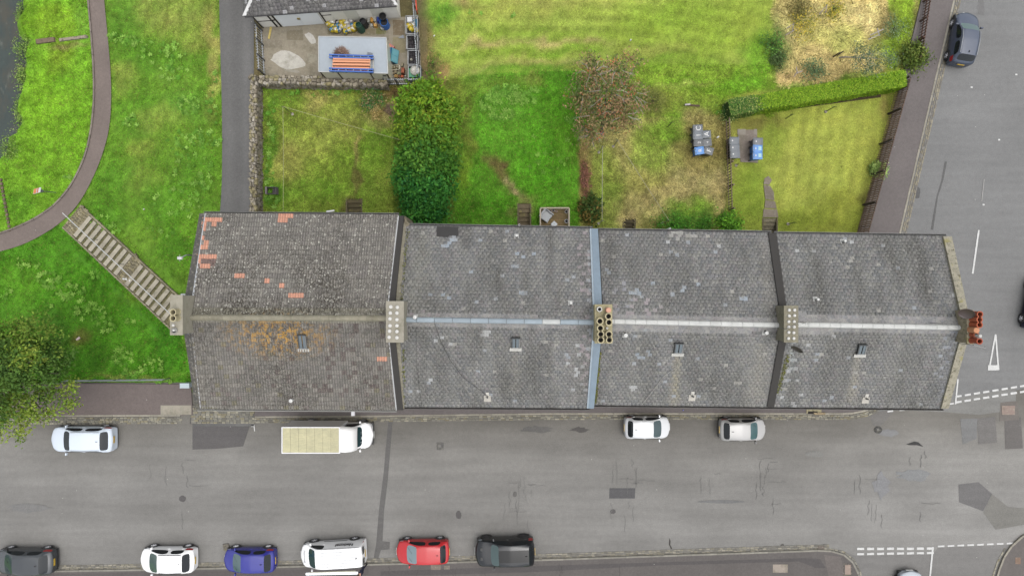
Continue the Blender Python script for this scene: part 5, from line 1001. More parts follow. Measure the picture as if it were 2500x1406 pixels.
def palisade(label, a, b, h, sp, col):
    t = thing('metal_fence', label, 'fence', a); d = b - a; L_ = d.length; u = d / L_; ang = math.atan2(u.y, u.x); me = MB().box((0, 0, h / 2), (.065, .025, h), col=(1, 1, 1)).mesh('pale', M_METAL); s = 0
    while s < L_: inst('pale', me, t, Matrix.Translation(u * s) @ Matrix.Rotation(ang, 4, 'Z'), vary(col, .12)); s += sp
    for z in (.3, h - .25): MB().box(tuple(d / 2 + Vector((0, 0, z))), (L_, .05, .05), ang, vary(col, .1)).build('rail', M_METAL, t)
    for k in range(4): q = d * (k / 3); MB().box((q.x, q.y, h / 2), (.09, .09, h), ang, S(110, 112, 112)).build('post', M_METAL, t)
GALV = S(176, 180, 184, 1.7)
palisade('grey galvanised palisade fence between lane and yard', P(649, 186), P(641, 76), 1.5, .2, GALV)
palisade('short grey palisade fence at the foot of the yard, right of the stone wall', P(944, 208), P(1028, 208), 1.4, .16, GALV)
palisade('tall grey palisade fence along the right side of the yard', P(1026, 200), P(1010, -60), 1.6, .17, GALV)
# ------------------------------------------------------------------ stone walls
def stone_wall(label, a, b, h, w, seed, leng=.27):
    t = thing('stone_wall', label, 'wall', a); r = random.Random(seed); d = b - a; L_ = d.length; u = d / L_; ang = math.atan2(u.y, u.x); Rz = Matrix.Rotation(ang, 4, 'Z')
    MB().box((L_ / 2, 0, h / 2 - .03), (L_, w - .1, h - .02), col=S(128, 120, 104), M=Rz).build('core', M_STONE, t)
    v = [Vector(q) for q in ((-.5, -.42, -.5), (.42, -.5, -.5), (.5, .44, -.5), (-.44, .5, -.5), (-.36, -.32, .42), (.34, -.36, .5), (.38, .3, .4), (-.3, .36, .5))]
    me = MB().add(v, [(3, 2, 1, 0), (4, 5, 6, 7), (0, 1, 5, 4), (1, 2, 6, 5), (2, 3, 7, 6), (3, 0, 4, 7)], (1, 1, 1)).mesh('stone', M_STONE)
    cols = [S(176, 166, 146), S(160, 152, 136), S(186, 176, 156), S(150, 140, 122), S(190, 182, 168), S(168, 158, 120)]; cnt = 0; st = []
    rows = 3; 
    for row in range(3):      # irregular coping stones
        s = -r.uniform(0, .2)
        while s < L_: l = leng * r.uniform(.5, 1.5); st.append((min(max(s + l / 2, .05), L_ - .05), (row - 1) * w * .34 + r.uniform(-.06, .06), h - .03 + r.uniform(-.05, .05), l * 1.22, w * r.uniform(.34, .52), .2)); s += l
    for side in (-1, 1):
        for row in range(rows):
            s = -r.uniform(0, .2)
            while s < L_: l = leng * r.uniform(.8, 1.6); st.append((min(max(s + l / 2, .1), L_ - .1), side * (w / 2 - .08 + r.uniform(-.02, .03)), .14 + row * (h - .2) / rows, l * 1.02, .22, (h - .2) / rows * 1.02)); s += l
    for i, (x, y, z, lx, ly, lz) in enumerate(st[:298]):
        inst('stone', me, t, Rz @ Matrix.Translation((x, y, z)) @ Matrix.Rotation(r.gauss(0, .3), 4, 'Z') @ Matrix.Rotation(r.choice((0, math.pi)), 4, 'Z') @ Matrix.Diagonal((lx, ly, lz, 1)), vary(r.choice(cols), .15, r))
    mb = MB()
    for (x, y, z, lx, ly, lz) in st[298:]: mb.box((x, y, z), (lx, ly, lz), r.gauss(0, .06), vary(r.choice(cols), .15, r), M=Rz, top=.88)
    if mb.v: mb.build('rubble', M_STONE, t, kind='stuff')
stone_wall('long mossy rubble stone wall between the lane and the back garden', P(633, 575), P(633, 196), 1.1, .5, 4)
stone_wall('lichen covered rubble stone wall at the foot of the builders yard', P(650, 207), P(950, 211), 1.1, .62, 5)
# ------------------------------------------------------------------ builders yard
yd = MB().prism(pp([(640, 64), (1022, 40), (1030, 208), (644, 204)]), -.02, .03, S(172, 162, 142)).build('yard', M_CONC); tag(yd, 'stained concrete builders yard', kind='structure')
for pts, c in [([(661, 148), (672, 130), (690, 123), (712, 126), (735, 142), (750, 160), (735, 166), (705, 172), (690, 168)], S(222, 218, 206)), ([(744, 84), (757, 80), (766, 88), (773, 104), (764, 110), (752, 100)], S(226, 222, 212)), ([(750, 132), (776, 134), (776, 150), (756, 158)], S(184, 176, 156)), ([(690, 172), (725, 170), (735, 180), (700, 176)], S(186, 180, 164))]: patch('concrete_patch', [(x + R.uniform(-1, 1), y + R.uniform(-1, 1)) for x, y in smooth_pts(pts + pts[:1], 1)[:-1]], c, .034, yd, M_CONC)
for (x0, y0, x1, y1, c) in ((800, 68, 860, 86, S(140, 130, 102)), (862, 70, 916, 86, S(150, 138, 110)), (918, 68, 944, 84, S(136, 134, 84)), (958, 92, 990, 130, S(160, 150, 118)), (960, 50, 986, 88, S(140, 124, 98)), (700, 76, 740, 100, S(150, 140, 118)), (648, 100, 690, 118, S(160, 150, 132))): o = MB().prism(pp([(x0 + R.uniform(-2, 2), y0), (x1, y0 + R.uniform(-2, 2)), (x1 + R.uniform(-2, 2), y1), (x0, y1 + R.uniform(-2, 2))]), .03, .042, c).build('paving_slab', M_CONC, yd)
# workshop with a hipped slate roof
WE, WRZ = 2.6, 4.4
wA, wB = P(597, 40, WE), P(968, 14, WE); ud = (wB - wA).normalized(); un = Vector((-ud.y, ud.x, 0)); dep = 7.0
wC, wD = wB + un * dep, wA + un * dep; r0, r1 = wA + ud * 3.0 + un * dep / 2, wB - ud * 2.2 + un * dep / 2; r0.z = r1.z = WRZ
wo_ = Vector((wA.x, wA.y, 0)); ws = thing('workshop', 'low white workshop with hipped slate roof at the top of the yard', 'building', wo_)
rf = MB(); rf.slab([wA, wB, r1, r0], .08, S(60, 58, 56)); rf.slab([wC, wD, r0, r1], .08, S(60, 58, 56)); rf.slab([wB, wC, r1], .08, S(60, 58, 56)); rf.slab([wD, wA, r0], .08, S(60, 58, 56)); wroof = rf.build('roof', M_MATTE, ws, wo_)
WSC = [S(132, 128, 130), S(122, 118, 120), S(142, 138, 138), S(112, 110, 112)]
def ws_col(px, py, u, v, j):
    if R.random() < .07: return vary(S(178, 178, 182), .08), True
    return vary(R.choice(WSC), .14), False
def lay_tri(roof, org, EL, ER, RL, RR, nu, nv): lay(roof, org, 'slate', EL, ER, RL, RR, nu, nv, .016, 'slate', M_SLATE, ws_col, 70)
lay_tri(wroof, wo_, wA, wB, r0, r1, 36, 17); lay_tri(wroof, wo_, wD, wA, r0, r0 + (wA - wD) * .01, 22, 15); lay_tri(wroof, wo_, wB, wC, r1, r1 + (wC - wB) * .01, 22, 14)
for a, b in ((wA, r0), (wB, r1)): MB().slab([a + Vector((-.12, 0, .07)), a + Vector((.12, 0, .07)), b + Vector((.12, 0, .09)), b + Vector((-.12, 0, .09))], .05, S(244, 244, 242)).build('hip_flashing', M_LEAD, ws, wo_)
i0, i1, i2, i3 = wA + ud * .25 + un * .25, wB - ud * .15 + un * .25, wC - ud * .2 - un * .2, wD + ud * .2 - un * .2
MB().prism([(p.x, p.y) for p in (i0, i1, i2, i3)], -.1, WE - .09, S(228, 226, 214, 1.7)).build('wall', M_RENDER, ws, wo_)
wl = (i1 - i0).length; wang = math.atan2(ud.y, ud.x); WM = Matrix.Translation(i0 - Vector((0, 0, WE))) @ Matrix.Rotation(wang, 4, 'Z')
def wp(x0, x1, z0, z1, col, name='wall_panel', pr=.03, mt=M_RENDER): return MB().box(((x0 + x1) / 2, -pr / 2, (z0 + z1) / 2), (x1 - x0 - .015, pr, z1 - z0), col=col, M=WM).build(name, mt, ws, wo_)
sc_ = wl / 373.0
for a, b, c in ((200, 235, (222, 220, 208)), (235, 268, (206, 206, 194)), (268, 303, (232, 230, 220)), (303, 336, (204, 203, 192)), (336, 371, (230, 228, 220)), (170, 200, (226, 224, 214)), (2, 40, (226, 224, 216))): wp(a * sc_, b * sc_, .25, WE - .25, S(*c, 1.75))
for a, b in ((56, 112), (112, 168)): o = wp(a * sc_, b * sc_, .05, WE - .3, S(232, 238, 242, 1.75), 'door', .05, M_PAINT)
wp(108 * sc_, 116 * sc_, 1.1, 1.3, S(214, 190, 120), 'door_lock', .12, M_METAL)
for x in (38, 49, 172, 0): wp(x * sc_, (x + 4) * sc_, 0, WE - .15, S(62, 58, 54), 'post', .06, M_WOOD)
for a, b, z in ((4, 52, 1.1), (172, 200, 1.35), (180, 205, 2.0)): wp(a * sc_, b * sc_, z, z + .08, S(70, 66, 60), 'rail', .05, M_WOOD)
wp(262 * sc_, 284 * sc_, 2.1, 2.32, S(140, 104, 86), 'bracket', .08, M_WOOD)
MB().tube([wA + un * -.04 + Vector((0, 0, -.04)), wB + un * -.04 + Vector((0, 0, -.04))], .06, 6, S(54, 52, 52)).build('gutter', M_TRIM, ws, wo_)
MB().tube([wB + Vector((0, -.05, -.1)), i1 + Vector((-.05, -.06, -.5)), i1 + Vector((-1.2, -.06, -.75))], .04, 6, S(176, 172, 164)).build('downpipe', M_PLAS, ws, wo_)
# storage container with things on its roof
ca, cb, cc_, cd_ = P(778, 90, 2.4), P(943, 93, 2.4), P(947, 180, 2.4), P(778, 176, 2.4); co_ = Vector((cd_.x, cd_.y, 0)); ct = thing('storage_container', 'cream storage container with flat pale grey metal roof in the yard', 'container', co_)
def inset(ps_, k): c = sum((Vector(p) for p in ps_), Vector()) / len(ps_); return [(p.x + (c.x - p.x) * k, p.y + (c.y - p.y) * k) for p in ps_]
MB().prism(inset((cd_, cc_, cb, ca), .012), .05, 2.33, S(206, 204, 184, 1.6)).build('body', M_PAINT, ct, co_)
M_ROOFM = mat('metal_roof', .6, [(.8, .93, 1.05), (5, .95, 1.04)], .1, 20, spec=.4)
MB().slab([cd_, cc_, cb, ca], .07, S(182, 192, 200)).build('roof', M_ROOFM, ct, co_)
for a, b in ((cd_, cc_), (cc_, cb), (cb, ca), (ca, cd_)): d = b - a; MB().box(tuple((a + b) / 2 + Vector((0, 0, .015))), (d.length, .06, .05), math.atan2(d.y, d.x), S(212, 214, 212)).build('roof_edge', M_METAL, ct, co_)
for f in (.27, .74, .02, .98): p = cd_.lerp(cc_, f); MB().box((p.x, p.y - .0, 1.2), (.06, .06, 2.3), 0, S(96, 82, 70)).build('seam_strip', M_WOOD, ct, co_)
p = cd_.lerp(cc_, .93); MB().box((p.x, p.y - .01, 1.9), (.25, .06, .1), 0, S(40, 38, 36)).build('vent', M_TRIM, ct, co_)
# racking frames and beams lying on the container roof
def bundle():
    z = 2.43
    f1 = thing('racking_frame', 'blue racking frame nearest the ladder end, upper of two on the container roof', 'racking', P(858, 140, z), 0, 'blue racking frames on the container roof'); f2 = thing('racking_frame', 'blue racking frame at the lower edge of the container roof', 'racking', P(858, 171, z), 0, 'blue racking frames on the container roof')
    f1['label'] = 'blue racking frame above the orange beams on the container roof'
    for f, y in ((f1, 139), (f2, 172)):
        o = f.location; a, b = P(804, y - 1, z + .3) - o, P(912, y + 2, z + .3) - o
        for dy in (-.09, .09): MB().box(((a.x + b.x) / 2, (a.y + b.y) / 2 + dy, .3), (b.x - a.x, .09, .16), math.atan2((b - a).y, (b - a).x), S(44, 104, 196)).build('upright', M_PAINT, f)
        for k in range(6): q = a.lerp(b, (k + .3) / 6); MB().box((q.x, q.y, .36), (.03, .12, .03), .5 * (-1) ** k, S(200, 204, 208)).build('brace', M_METAL, f)
        MB().box((a.x + .2, a.y, .1), (.1, .2, .2), 0, S(90, 80, 70)).box((b.x - .2, b.y, .1), (.1, .2, .2), 0, S(90, 80, 70)).build('bearer', M_WOOD, f)
    for k, y in enumerate((144, 150, 157.5, 166)):
        a, b = P(814 - k * .8, y, z + .36), P(903 - k * .6, y + 1.2, z + .36); o = Vector((a.x, a.y, z)); t = thing('racking_beam', ['orange racking beam next to the upper blue frame', 'orange racking beam, second below the upper blue frame', 'orange racking beam with a pale worn patch on it', 'orange racking beam next to the lower blue frame'][k], 'beam', o, 0, 'orange racking beams on the container roof')
        d = b - a; c = S(250, 170, 122)
        MB().box((d.x / 2, d.y / 2, .3), (d.length, .13, .12), math.atan2(d.y, d.x), c).build('beam', M_PAINT, t)
        for e in (0, 1): q = d * e; MB().box((q.x, q.y, .22), (.05, .16, .3), 0, vary(c, .1)).build('end_plate', M_PAINT, t)
        MB().box((d.x / 2, d.y / 2 - .12, .14), (d.length * .9, .1, .1), math.atan2(d.y, d.x), vary(S(214, 128, 84), .1)).build('lower_beam', M_PAINT, t)
    for x in (906, 911): a, b = P(x, 141, z + .2), P(x + 1, 173, z + .2); MB().tube([a, b], .02, 5, S(214, 206, 184))
bundle()
for x, n_ in ((905, 'left'), (911, 'right')):
    a, b = P(x, 141, 2.62), P(x, 172, 2.62); t = MB().tube([a, b], .025, 6, S(220, 214, 196)).tube([a, a + Vector((0, 0, -.19))], .02, 5, S(220, 214, 196)).tube([b, b + Vector((0, 0, -.19))], .02, 5, S(220, 214, 196)).build('metal_tube', M_METAL); tag(t, ('pale cross tube touching the ends of the orange beams' if n_ == 'left' else 'pale cross tube nearest the right ends of the blue frames'), 'tube')
def twigs(label, px, py, z, r, h, n, cols, name='brush_heap', cat='brushwood', seed=1):
    rr_ = random.Random(seed); c = P(px, py, z + h * .5); c.z = z; mb = MB()
    for _ in range(n):
        a = rr_.uniform(0, 6.28); d = r * math.sqrt(rr_.random()); q = c + Vector((math.cos(a) * d, math.sin(a) * d * .7, rr_.uniform(.02, h) * (1.1 - d / r))); a2 = rr_.uniform(0, 6.28); e = q + Vector((math.cos(a2), math.sin(a2), rr_.uniform(-.2, .5))) * rr_.uniform(.1, .3); e.z = max(e.z, z + .01); mb.tube([q, e], .012, 3, vary(rr_.choice(cols), .25, rr_), cap=False)
    o = mb.build(name, M_WOOD); tag(o, label, cat); return o
twigs('heap of dead brown twigs on the container roof', 833, 128, 2.43, .45, .3, 420, [S(170, 138, 122), S(146, 116, 100), S(186, 156, 138)])
MB().box(tuple(P(903, 132, 2.44)), (.36, .16, .05), -.2, S(120, 128, 140)).build('lead_offcut', M_LEAD); bpy.data.objects['lead_offcut']['label'] = 'grey offcut of sheet on the container roof'; bpy.data.objects['lead_offcut']['category'] = 'metal sheet'
# sacks
SK = [S(226, 200, 40), S(236, 214, 70), S(232, 228, 216), S(60, 130, 170), S(240, 238, 228)]
def sack(px, py, label, main, sp, z=.03, s=1.0):
    p = P(px, py, z + .4); r = random.Random(int(px * 7 + py)); v = []; n, m = 10, 6; ph = r.uniform(0, 6)
    for j in range(m):
        f = j / (m - 1); rad = .19 * s * (.75 + .5 * math.sin(math.pi * min(f, .8)) ) * (1 if j < m - 1 else .55); z_ = .5 * f * s
        for k in range(n): a = 2 * math.pi * k / n; q = rad * (1 + .14 * math.sin(3 * a + ph + j)); v.append((q * math.cos(a), q * .85 * math.sin(a), z_ + .04 * math.sin(2 * a + ph) * f))
    fs = [(j * n + k, j * n + (k + 1) % n, (j + 1) * n + (k + 1) % n, (j + 1) * n + k) for j in range(m - 1) for k in range(n)] + [tuple(range((m - 1) * n, m * n))]
    mb = MB(); 
    for f in fs: mb.f.append(f); mb.c.append(vary(main if r.random() > sp[1] else sp[0], .1, r))
    mb.v = v; o = mb.build('sack', M_PLAS, smooth=True); o.location = (p.x, p.y, z); o.rotation_euler = (0, 0, r.uniform(0, 6)); tag(o, label, 'sack', 'yellow and white sacks in the yard'); return o
YL, BLs, WHs, GYs = S(232, 206, 46), S(54, 132, 176), S(240, 238, 230), S(186, 180, 172)
sl = [(801, 57, YL, (WHs, .3), 'yellow and white sack at the left end of the sack row'), (811, 53, WHs, (YL, .25), 'open white sack beside the leftmost yellow sack'), (822, 53, WHs, (S(60, 56, 54), .15), 'white sack with a dark open mouth against the workshop'), (812, 62, YL, (BLs, .3), 'yellow and blue sack in front of an open white sack'), (823, 62, BLs, (YL, .35), 'blue patterned sack in the middle of the sack heap'), (809, 71, YL, (BLs, .25), 'yellow and blue sack, front left of the heap'), (819, 72, YL, (WHs, .3), 'yellow and white sack at the front of the heap'), (827, 70, BLs, (WHs, .3), 'mostly blue sack at the front of the heap'), (832, 54, YL, (S(200, 150, 50), .2), 'yellow sack by the wall with an ochre side'), (839, 50, YL, (WHs, .1), 'plain yellow sack tight against the workshop wall'), (833, 64, WHs, (YL, .45), 'half yellow half white sack behind the lone front sack'), (841, 63, YL, (WHs, .2), 'bright yellow sack near the pale grey sacks'), (842, 75, YL, (BLs, .3), 'lone yellow sack standing out at the front'), (846, 55, WHs, (GYs, .3), 'dirty white sack between yellow and grey sacks'), (856, 51, GYs, (WHs, .3), 'grey sack against the workshop wall'), (850, 64, GYs, (WHs, .4), 'pale grey sack in front of the dirty white one'), (859, 61, GYs, (BLs, .2), 'grey blue sack beside the green bin'), (852, 71, WHs, (YL, .4), 'small white and yellow sack at the foot of grey sacks'), (861, 70, YL, (WHs, .3), 'yellow sack low beside the green bin'), (867, 60, YL, (YL, 0), 'clean yellow sack touching the green bin')]
for px, py, m_, sp, lb in sl: sack(px, py, lb, m_, sp)
def tub(label, px, py, r0, r1, h, col, z=.03, name='tub', cat='tub', inner=(.01, .01, .012), rim=None):
    p = P(px, py, z + h); mb = MB(); mb.lathe([(r0, 0), (r0 * 1.02, h * .1), (r1, h * .96), (r1 * 1.06, h), (r1 * .92, h), (r1 * .85, h * .75), (.01, h * .72)], 18, (p.x, p.y, z), col, cap=False)
    o = mb.build(name, M_PLAS); tag(o, label, cat); MB().lathe([(r1 * .86, 0), (r1 * .86, .012)], 14, (p.x, p.y, z + h * .75), inner).build('contents', M_MATTE, o); return o
tub('dark green compost bin, narrower at its top, beside the sacks', 875, 61, .3, .2, .95, S(40, 92, 76), name='compost_bin', cat='bin', inner=S(30, 80, 66)); tub('black tapered bin between green bin and jerrycans', 885, 52, .3, .22, .8, S(48, 50, 52), name='compost_bin', cat='bin', inner=S(60, 60, 62))
tub('large bright blue barrel against the workshop', 937, 54, .32, .3, .75, S(36, 116, 206), name='barrel', cat='barrel'); tub('black bucket standing on the blue barrel', 934, 40, .2, .25, .45, S(40, 42, 44), z=.78, name='bucket', cat='bucket', inner=(.004, .004, .004)); tub('small white bucket in front of the blue barrel', 933, 67, .13, .15, .3, S(214, 214, 206), name='bucket', cat='bucket', inner=S(200, 200, 194))
def jerry(px, py, w, d, h, col, label):
    p = P(px, py, h); o = MB().box((0, 0, h / 2), (w, d, h), col=col, top=.93).box((0, 0, h + .02), (w * .3, d * .5, .05), col=vary(col, .2)).lathe([(.035, 0), (.035, .05)], 8, (w * .28, d * .3, h), S(240, 240, 236)).build('jerrycan', M_PLAS); o.location = (p.x, p.y, .03); o.rotation_euler = (0, 0, R.uniform(-.1, .1)); tag(o, label, 'jerrycan', 'jerrycans against the workshop')
for a in ((900, 50, .18, .3, .45, S(196, 196, 184), 'cloudy grey jerrycan beside the black bin'), (908, 48, .22, .36, .5, S(244, 180, 74), 'orange yellow jerrycan at the wall'), (915, 46, .2, .34, .5, S(226, 226, 218), 'white jerrycan between orange and blue ones'), (923, 46, .2, .4, .5, S(60, 96, 200), 'blue jerrycan touching the barrel'), (907, 62, .17, .2, .3, S(226, 224, 214), 'small white jerrycan in the front row'), (916, 61, .24, .24, .4, S(244, 190, 104), 'pale orange jerrycan in the front row')): jerry(*a)
# stillages down the right side
def stillage(x0, y0, x1, y1, label, fill, z=.85):
    a, b = P(x0, y1, z), P(x1, y0, z); t = thing('stillage', label, 'crate', (a.x, a.y, .03), 0, 'metal stillages along the yard fence'); w, d = b.x - a.x, b.y - a.y
    for x in (0, w):
        for y in (0, d): MB().box((x, y, z / 2), (.06, .06, z), 0, S(150, 152, 152)).build('corner_post', M_METAL, t)
    for c, dd in (((w / 2, 0, z - .04), (w, .05, .06)), ((w / 2, d, z - .04), (w, .05, .06)), ((0, d / 2, z - .04), (.05, d, .06)), ((w, d / 2, z - .04), (.05, d, .06)), ((w / 2, 0, .45), (w, .03, .05)), ((0, d / 2, .45), (.03, d, .05))): MB().box(c, dd, 0, S(186, 188, 188)).build('rail', M_METAL, t)
    MB().box((w / 2, d / 2, .12), (w, d, .08), 0, S(84, 84, 84)).build('base', M_METAL, t)
    MB().box((w / 2, .0, .3), (w - .06, .015, .5), 0, S(120, 122, 124)).build('side_panel', M_METAL, t)
    return t, w, d
stillage(991, 40, 1019, 83, 'metal stillage holding yellow sacks at the top right of the yard', None)
for px, py, m_, sp, lb in ((997, 62, YL, (WHs, .2), 'yellow sack at the left side of the stillage'), (1008, 59, YL, (WHs, .4), 'yellow and white sack by the blue sheet in the stillage'), (1003, 70, YL, (BLs, .1), 'yellow sack at the front of the stillage'), (1014, 71, YL, (WHs, .25), 'yellow sack in the front right corner of the stillage')): sack(px, py, lb, m_, sp, .2)
o = MB().box(tuple(P(1001, 50, .75)), (.36, .34, .3), .1, S(240, 242, 244)).build('foam_block', M_PLAS); tag(o, 'white square block in the back of the stillage', 'block')
o = MB().slab([P(1008, 49, .62), P(1018, 47, .7), P(1018, 74, .66), P(1013, 62, .6)], .05, S(40, 136, 176)).build('tarpaulin', M_PLAS); tag(o, 'blue plastic sheet in the stillage of yellow sacks', 'sheet')
def slate_stack(x0, y0, x1, y1, label, seed, z0=.2):
    r = random.Random(seed); t = None
    a, b = P(x0, y1, .6), P(x1, y0, .6); t = thing('slate_stack', label, 'slates', (a.x, a.y, z0), 0, 'stacked slates in the stillages'); w, d = b.x - a.x, b.y - a.y; me = MB().box((0, 0, 0), (.03, .3, .28), col=(1, 1, 1)).mesh('slate', M_MATTE)
    for row in range(3):
        x = .05
        while x < w - .05: inst('slate', me, t, Matrix.Translation((x, d * (row + .5) / 3 + r.uniform(-.03, .03), .18 + r.uniform(-.04, .06))) @ Matrix.Rotation(r.gauss(0, .05), 4, 'Z') @ Matrix.Rotation(r.gauss(0, .1), 4, 'Y') @ Matrix.Diagonal((1, d / 1.0, 1, 1)), vary(S(82, 78, 80), .25, r)); x += r.uniform(.035, .06)
stillage(993, 87, 1020, 120, 'metal stillage full of dark slates, upper of two', None); slate_stack(994, 88, 1019, 119, 'dark slates on edge in the upper slate stillage', 4)
stillage(996, 124, 1022, 158, 'metal stillage of slates with a pale lump on top, lower of two', None); slate_stack(997, 125, 1021, 157, 'dark slates on edge in the lower slate stillage', 5)
o = MB().box((0, 0, 0), (.2, .16, .14), .5, S(206, 200, 186), top=.7).build('stone_lump', M_STONE); o.location = P(1004, 146, .72); tag(o, 'pale stone lump lying on the slates', 'stone')
stillage(997, 162, 1027, 194, 'metal stillage holding a green tarpaulin and white bag', None)
o = MB().box(tuple(P(1011, 181, .5)), (.9, .7, .5), 0, S(54, 160, 110), top=.9).build('tarpaulin', M_PLAS); tag(o, 'bright green tarpaulin bundle in the last stillage', 'sheet')
o = MB().lathe([(.2, 0), (.36, .1), (.34, .26), (.2, .34), (.05, .3)], 12, tuple(P(1014, 175, .7)), S(206, 202, 190)).build('bulk_bag', M_PLAS); tag(o, 'dirty white bag lying on the green tarpaulin', 'bag')
for k, (x, y) in enumerate(((950, 133), (955, 134))):
    M = Matrix.Translation(P(x + 4, y + 4, .5)) @ Matrix.Rotation(-.12, 4, 'Z') @ Matrix.Rotation(math.radians(52), 4, 'Y'); t = thing('storage_box', ['blue plastic box leaning against the container', 'blue plastic box with pale lid leaning outermost by the container'][k], 'box', (0, 0, 0)); t.matrix_world = M
    MB().box((0, 0, .1), (.62, .95, .2), 0, S(34, 112, 158)).build('body', M_PLAS, t); MB().box((0, 0, .22), (.66, .98, .04), 0, S(104, 176, 188) if k else S(40, 120, 166)).build('lid', M_PLAS, t)
    for yy in (-.24, .24): MB().box((0, yy, .245), (.5, .4, .02), 0, S(126, 190, 200) if k else S(50, 130, 176)).build('lid_panel', M_PLAS, t)
o = MB().lathe([(.12, 0), (.2, .06), (.2, .14), (.1, .16), (.09, .05)], 14, tuple(P(949, 117, .3)), S(246, 150, 30), cap=False).build('hose_reel', M_PLAS); tag(o, 'bright orange ring beside the container', 'hose reel')
o = MB().box(tuple(P(956, 114, .25)), (.5, .2, .25), -.6, S(206, 116, 110), top=.8).build('fuel_can', M_PLAS); tag(o, 'faded pink red can behind the blue boxes', 'can')
p = P(964, 164, .4); mb = MB(); V = []
for z, k in ((0, .8), (.26, 1.0), (.28, 1.0), (.28, .86), (.1, .7)):
    for q in range(18): a = 2 * math.pi * q / 18; V.append((.38 * k * math.copysign(abs(math.cos(a)) ** .6, math.cos(a)), .19 * k * math.copysign(abs(math.sin(a)) ** .6, math.sin(a)), z))
mb.add(V, [(i * 18 + q, i * 18 + (q + 1) % 18, (i + 1) * 18 + (q + 1) % 18, (i + 1) * 18 + q) for i in range(4) for q in range(18)] + [tuple(range(72, 90))], S(226, 218, 190)); o = mb.build('trough', M_PLAS); o.location = (p.x, p.y, .04); o.rotation_euler = (0, 0, .05); tag(o, 'old cream bath tub trough full of rubble', 'trough')
mb = MB()
for _ in range(22): mb.box((R.uniform(-.24, .24), R.uniform(-.09, .09), .2 + R.uniform(0, .06)), (.1, .08, .08), R.uniform(0, 3), vary(S(150, 138, 108), .3), top=.6)
mb.build('rubble', M_STONE, o, kind='stuff')
for k, (x, y, w, d, h, c, lb) in enumerate(((957, 172, .2, .14, .3, (178, 160, 138), 'pinkish block below the trough'), (966, 176, .18, .22, .3, (160, 148, 120), 'upright grey brown block below the trough'), (960, 179, .22, .14, .25, (186, 170, 140), 'pale sandstone block'), (967, 186, .24, .2, .25, (206, 164, 96), 'ochre yellow block'), (975, 180, .3, .18, .2, (176, 178, 142), 'pale green block'), (975, 187, .16, .18, .2, (150, 98, 70), 'brown brick beside the orange brick'), (982, 187, .2, .18, .2, (208, 110, 76), 'orange red brick'), (983, 172, .22, .4, .5, (176, 100, 74), 'tall terracotta chimney block'), (990, 186, .1, .12, .2, (206, 204, 192), 'small pale pot beside the bricks'), (982, 158, .1, .3, .4, (170, 160, 132), 'pale brown post stub beside the terracotta block'))):
    p = P(x, y, h); o = MB().box((0, 0, h / 2), (w, d, h), 0, S(*c), top=.95).box((0, 0, h + .004), (w * .5, d * .5, .01), 0, vary(S(*c), .3)).build('salvaged_block', M_STONE); o.location = (p.x, p.y, .035); o.rotation_euler = (0, 0, R.uniform(-.2, .2)); tag(o, lb + ' in the salvage heap', 'block', 'salvaged blocks in the yard corner')
o = MB().box((0, 0, 0), (.9, .14, .05), math.radians(80), S(236, 214, 128)).build('timber_plank', M_WOOD); o.location = P(659, 81, .08); tag(o, 'pale yellow plank lying on the yard concrete', 'plank')
o = MB().box((0, 0, 0), (.9, .1, .05), math.radians(85), S(236, 214, 128)).build('timber_plank', M_WOOD); o.location = P(626, 82, .08); tag(o, 'pale yellow plank outside the palisade fence', 'plank')
a, b = P(1013, -20, .6), P(1017, 26, .6); o = MB().tube([a, b], .06, 8, S(226, 92, 60)).tube([a + Vector((0, 0, -.57)), a], .04, 6, S(226, 92, 60)).tube([b + Vector((0, 0, -.57)), b], .04, 6, S(226, 92, 60)).build('orange_rail', M_PAINT); tag(o, 'orange metal rail along the inside of the yard fence', 'rail')
o = MB().prism(pp([(972, 93), (984, 86), (988, 94)], .08), .04, .08, S(168, 174, 182)).build('slate_offcut', M_MATTE); tag(o, 'triangular grey slab lying on the yard', 'slab')
# ------------------------------------------------------------------ stairs, deck, posts and small things outdoors
st = thing('stone_stairs', 'long diagonal stairway of stone treads down the grass bank', 'stairs', (ST0.x, ST0.y, 0))
W2 = 1.02; SO = Vector((ST0.x, ST0.y, 0)); SA = math.atan2(ST_D.y, ST_D.x)
def sz(s): return STZ0 + (STZ1 - STZ0) * s / ST_L
SM = Matrix.Rotation(SA, 4, 'Z')
TC = S(198, 190, 170)
tread_me = MB().box((0, 0, 0), (.30, W2 * 1.9, .14), col=(1, 1, 1)).mesh('tread', M_CONC)
spos = [.105 + .0485 * k for k in range(9)] + [.60 + .0485 * k for k in range(8)]
for f in spos:
    s = f * ST_L; inst('tread', tread_me, st, SM @ Matrix.Translation((s, R.uniform(-.03, .03), sz(s) + .0)) @ Matrix.Rotation(R.gauss(0, .008), 4, 'Z'), vary(TC, .1))
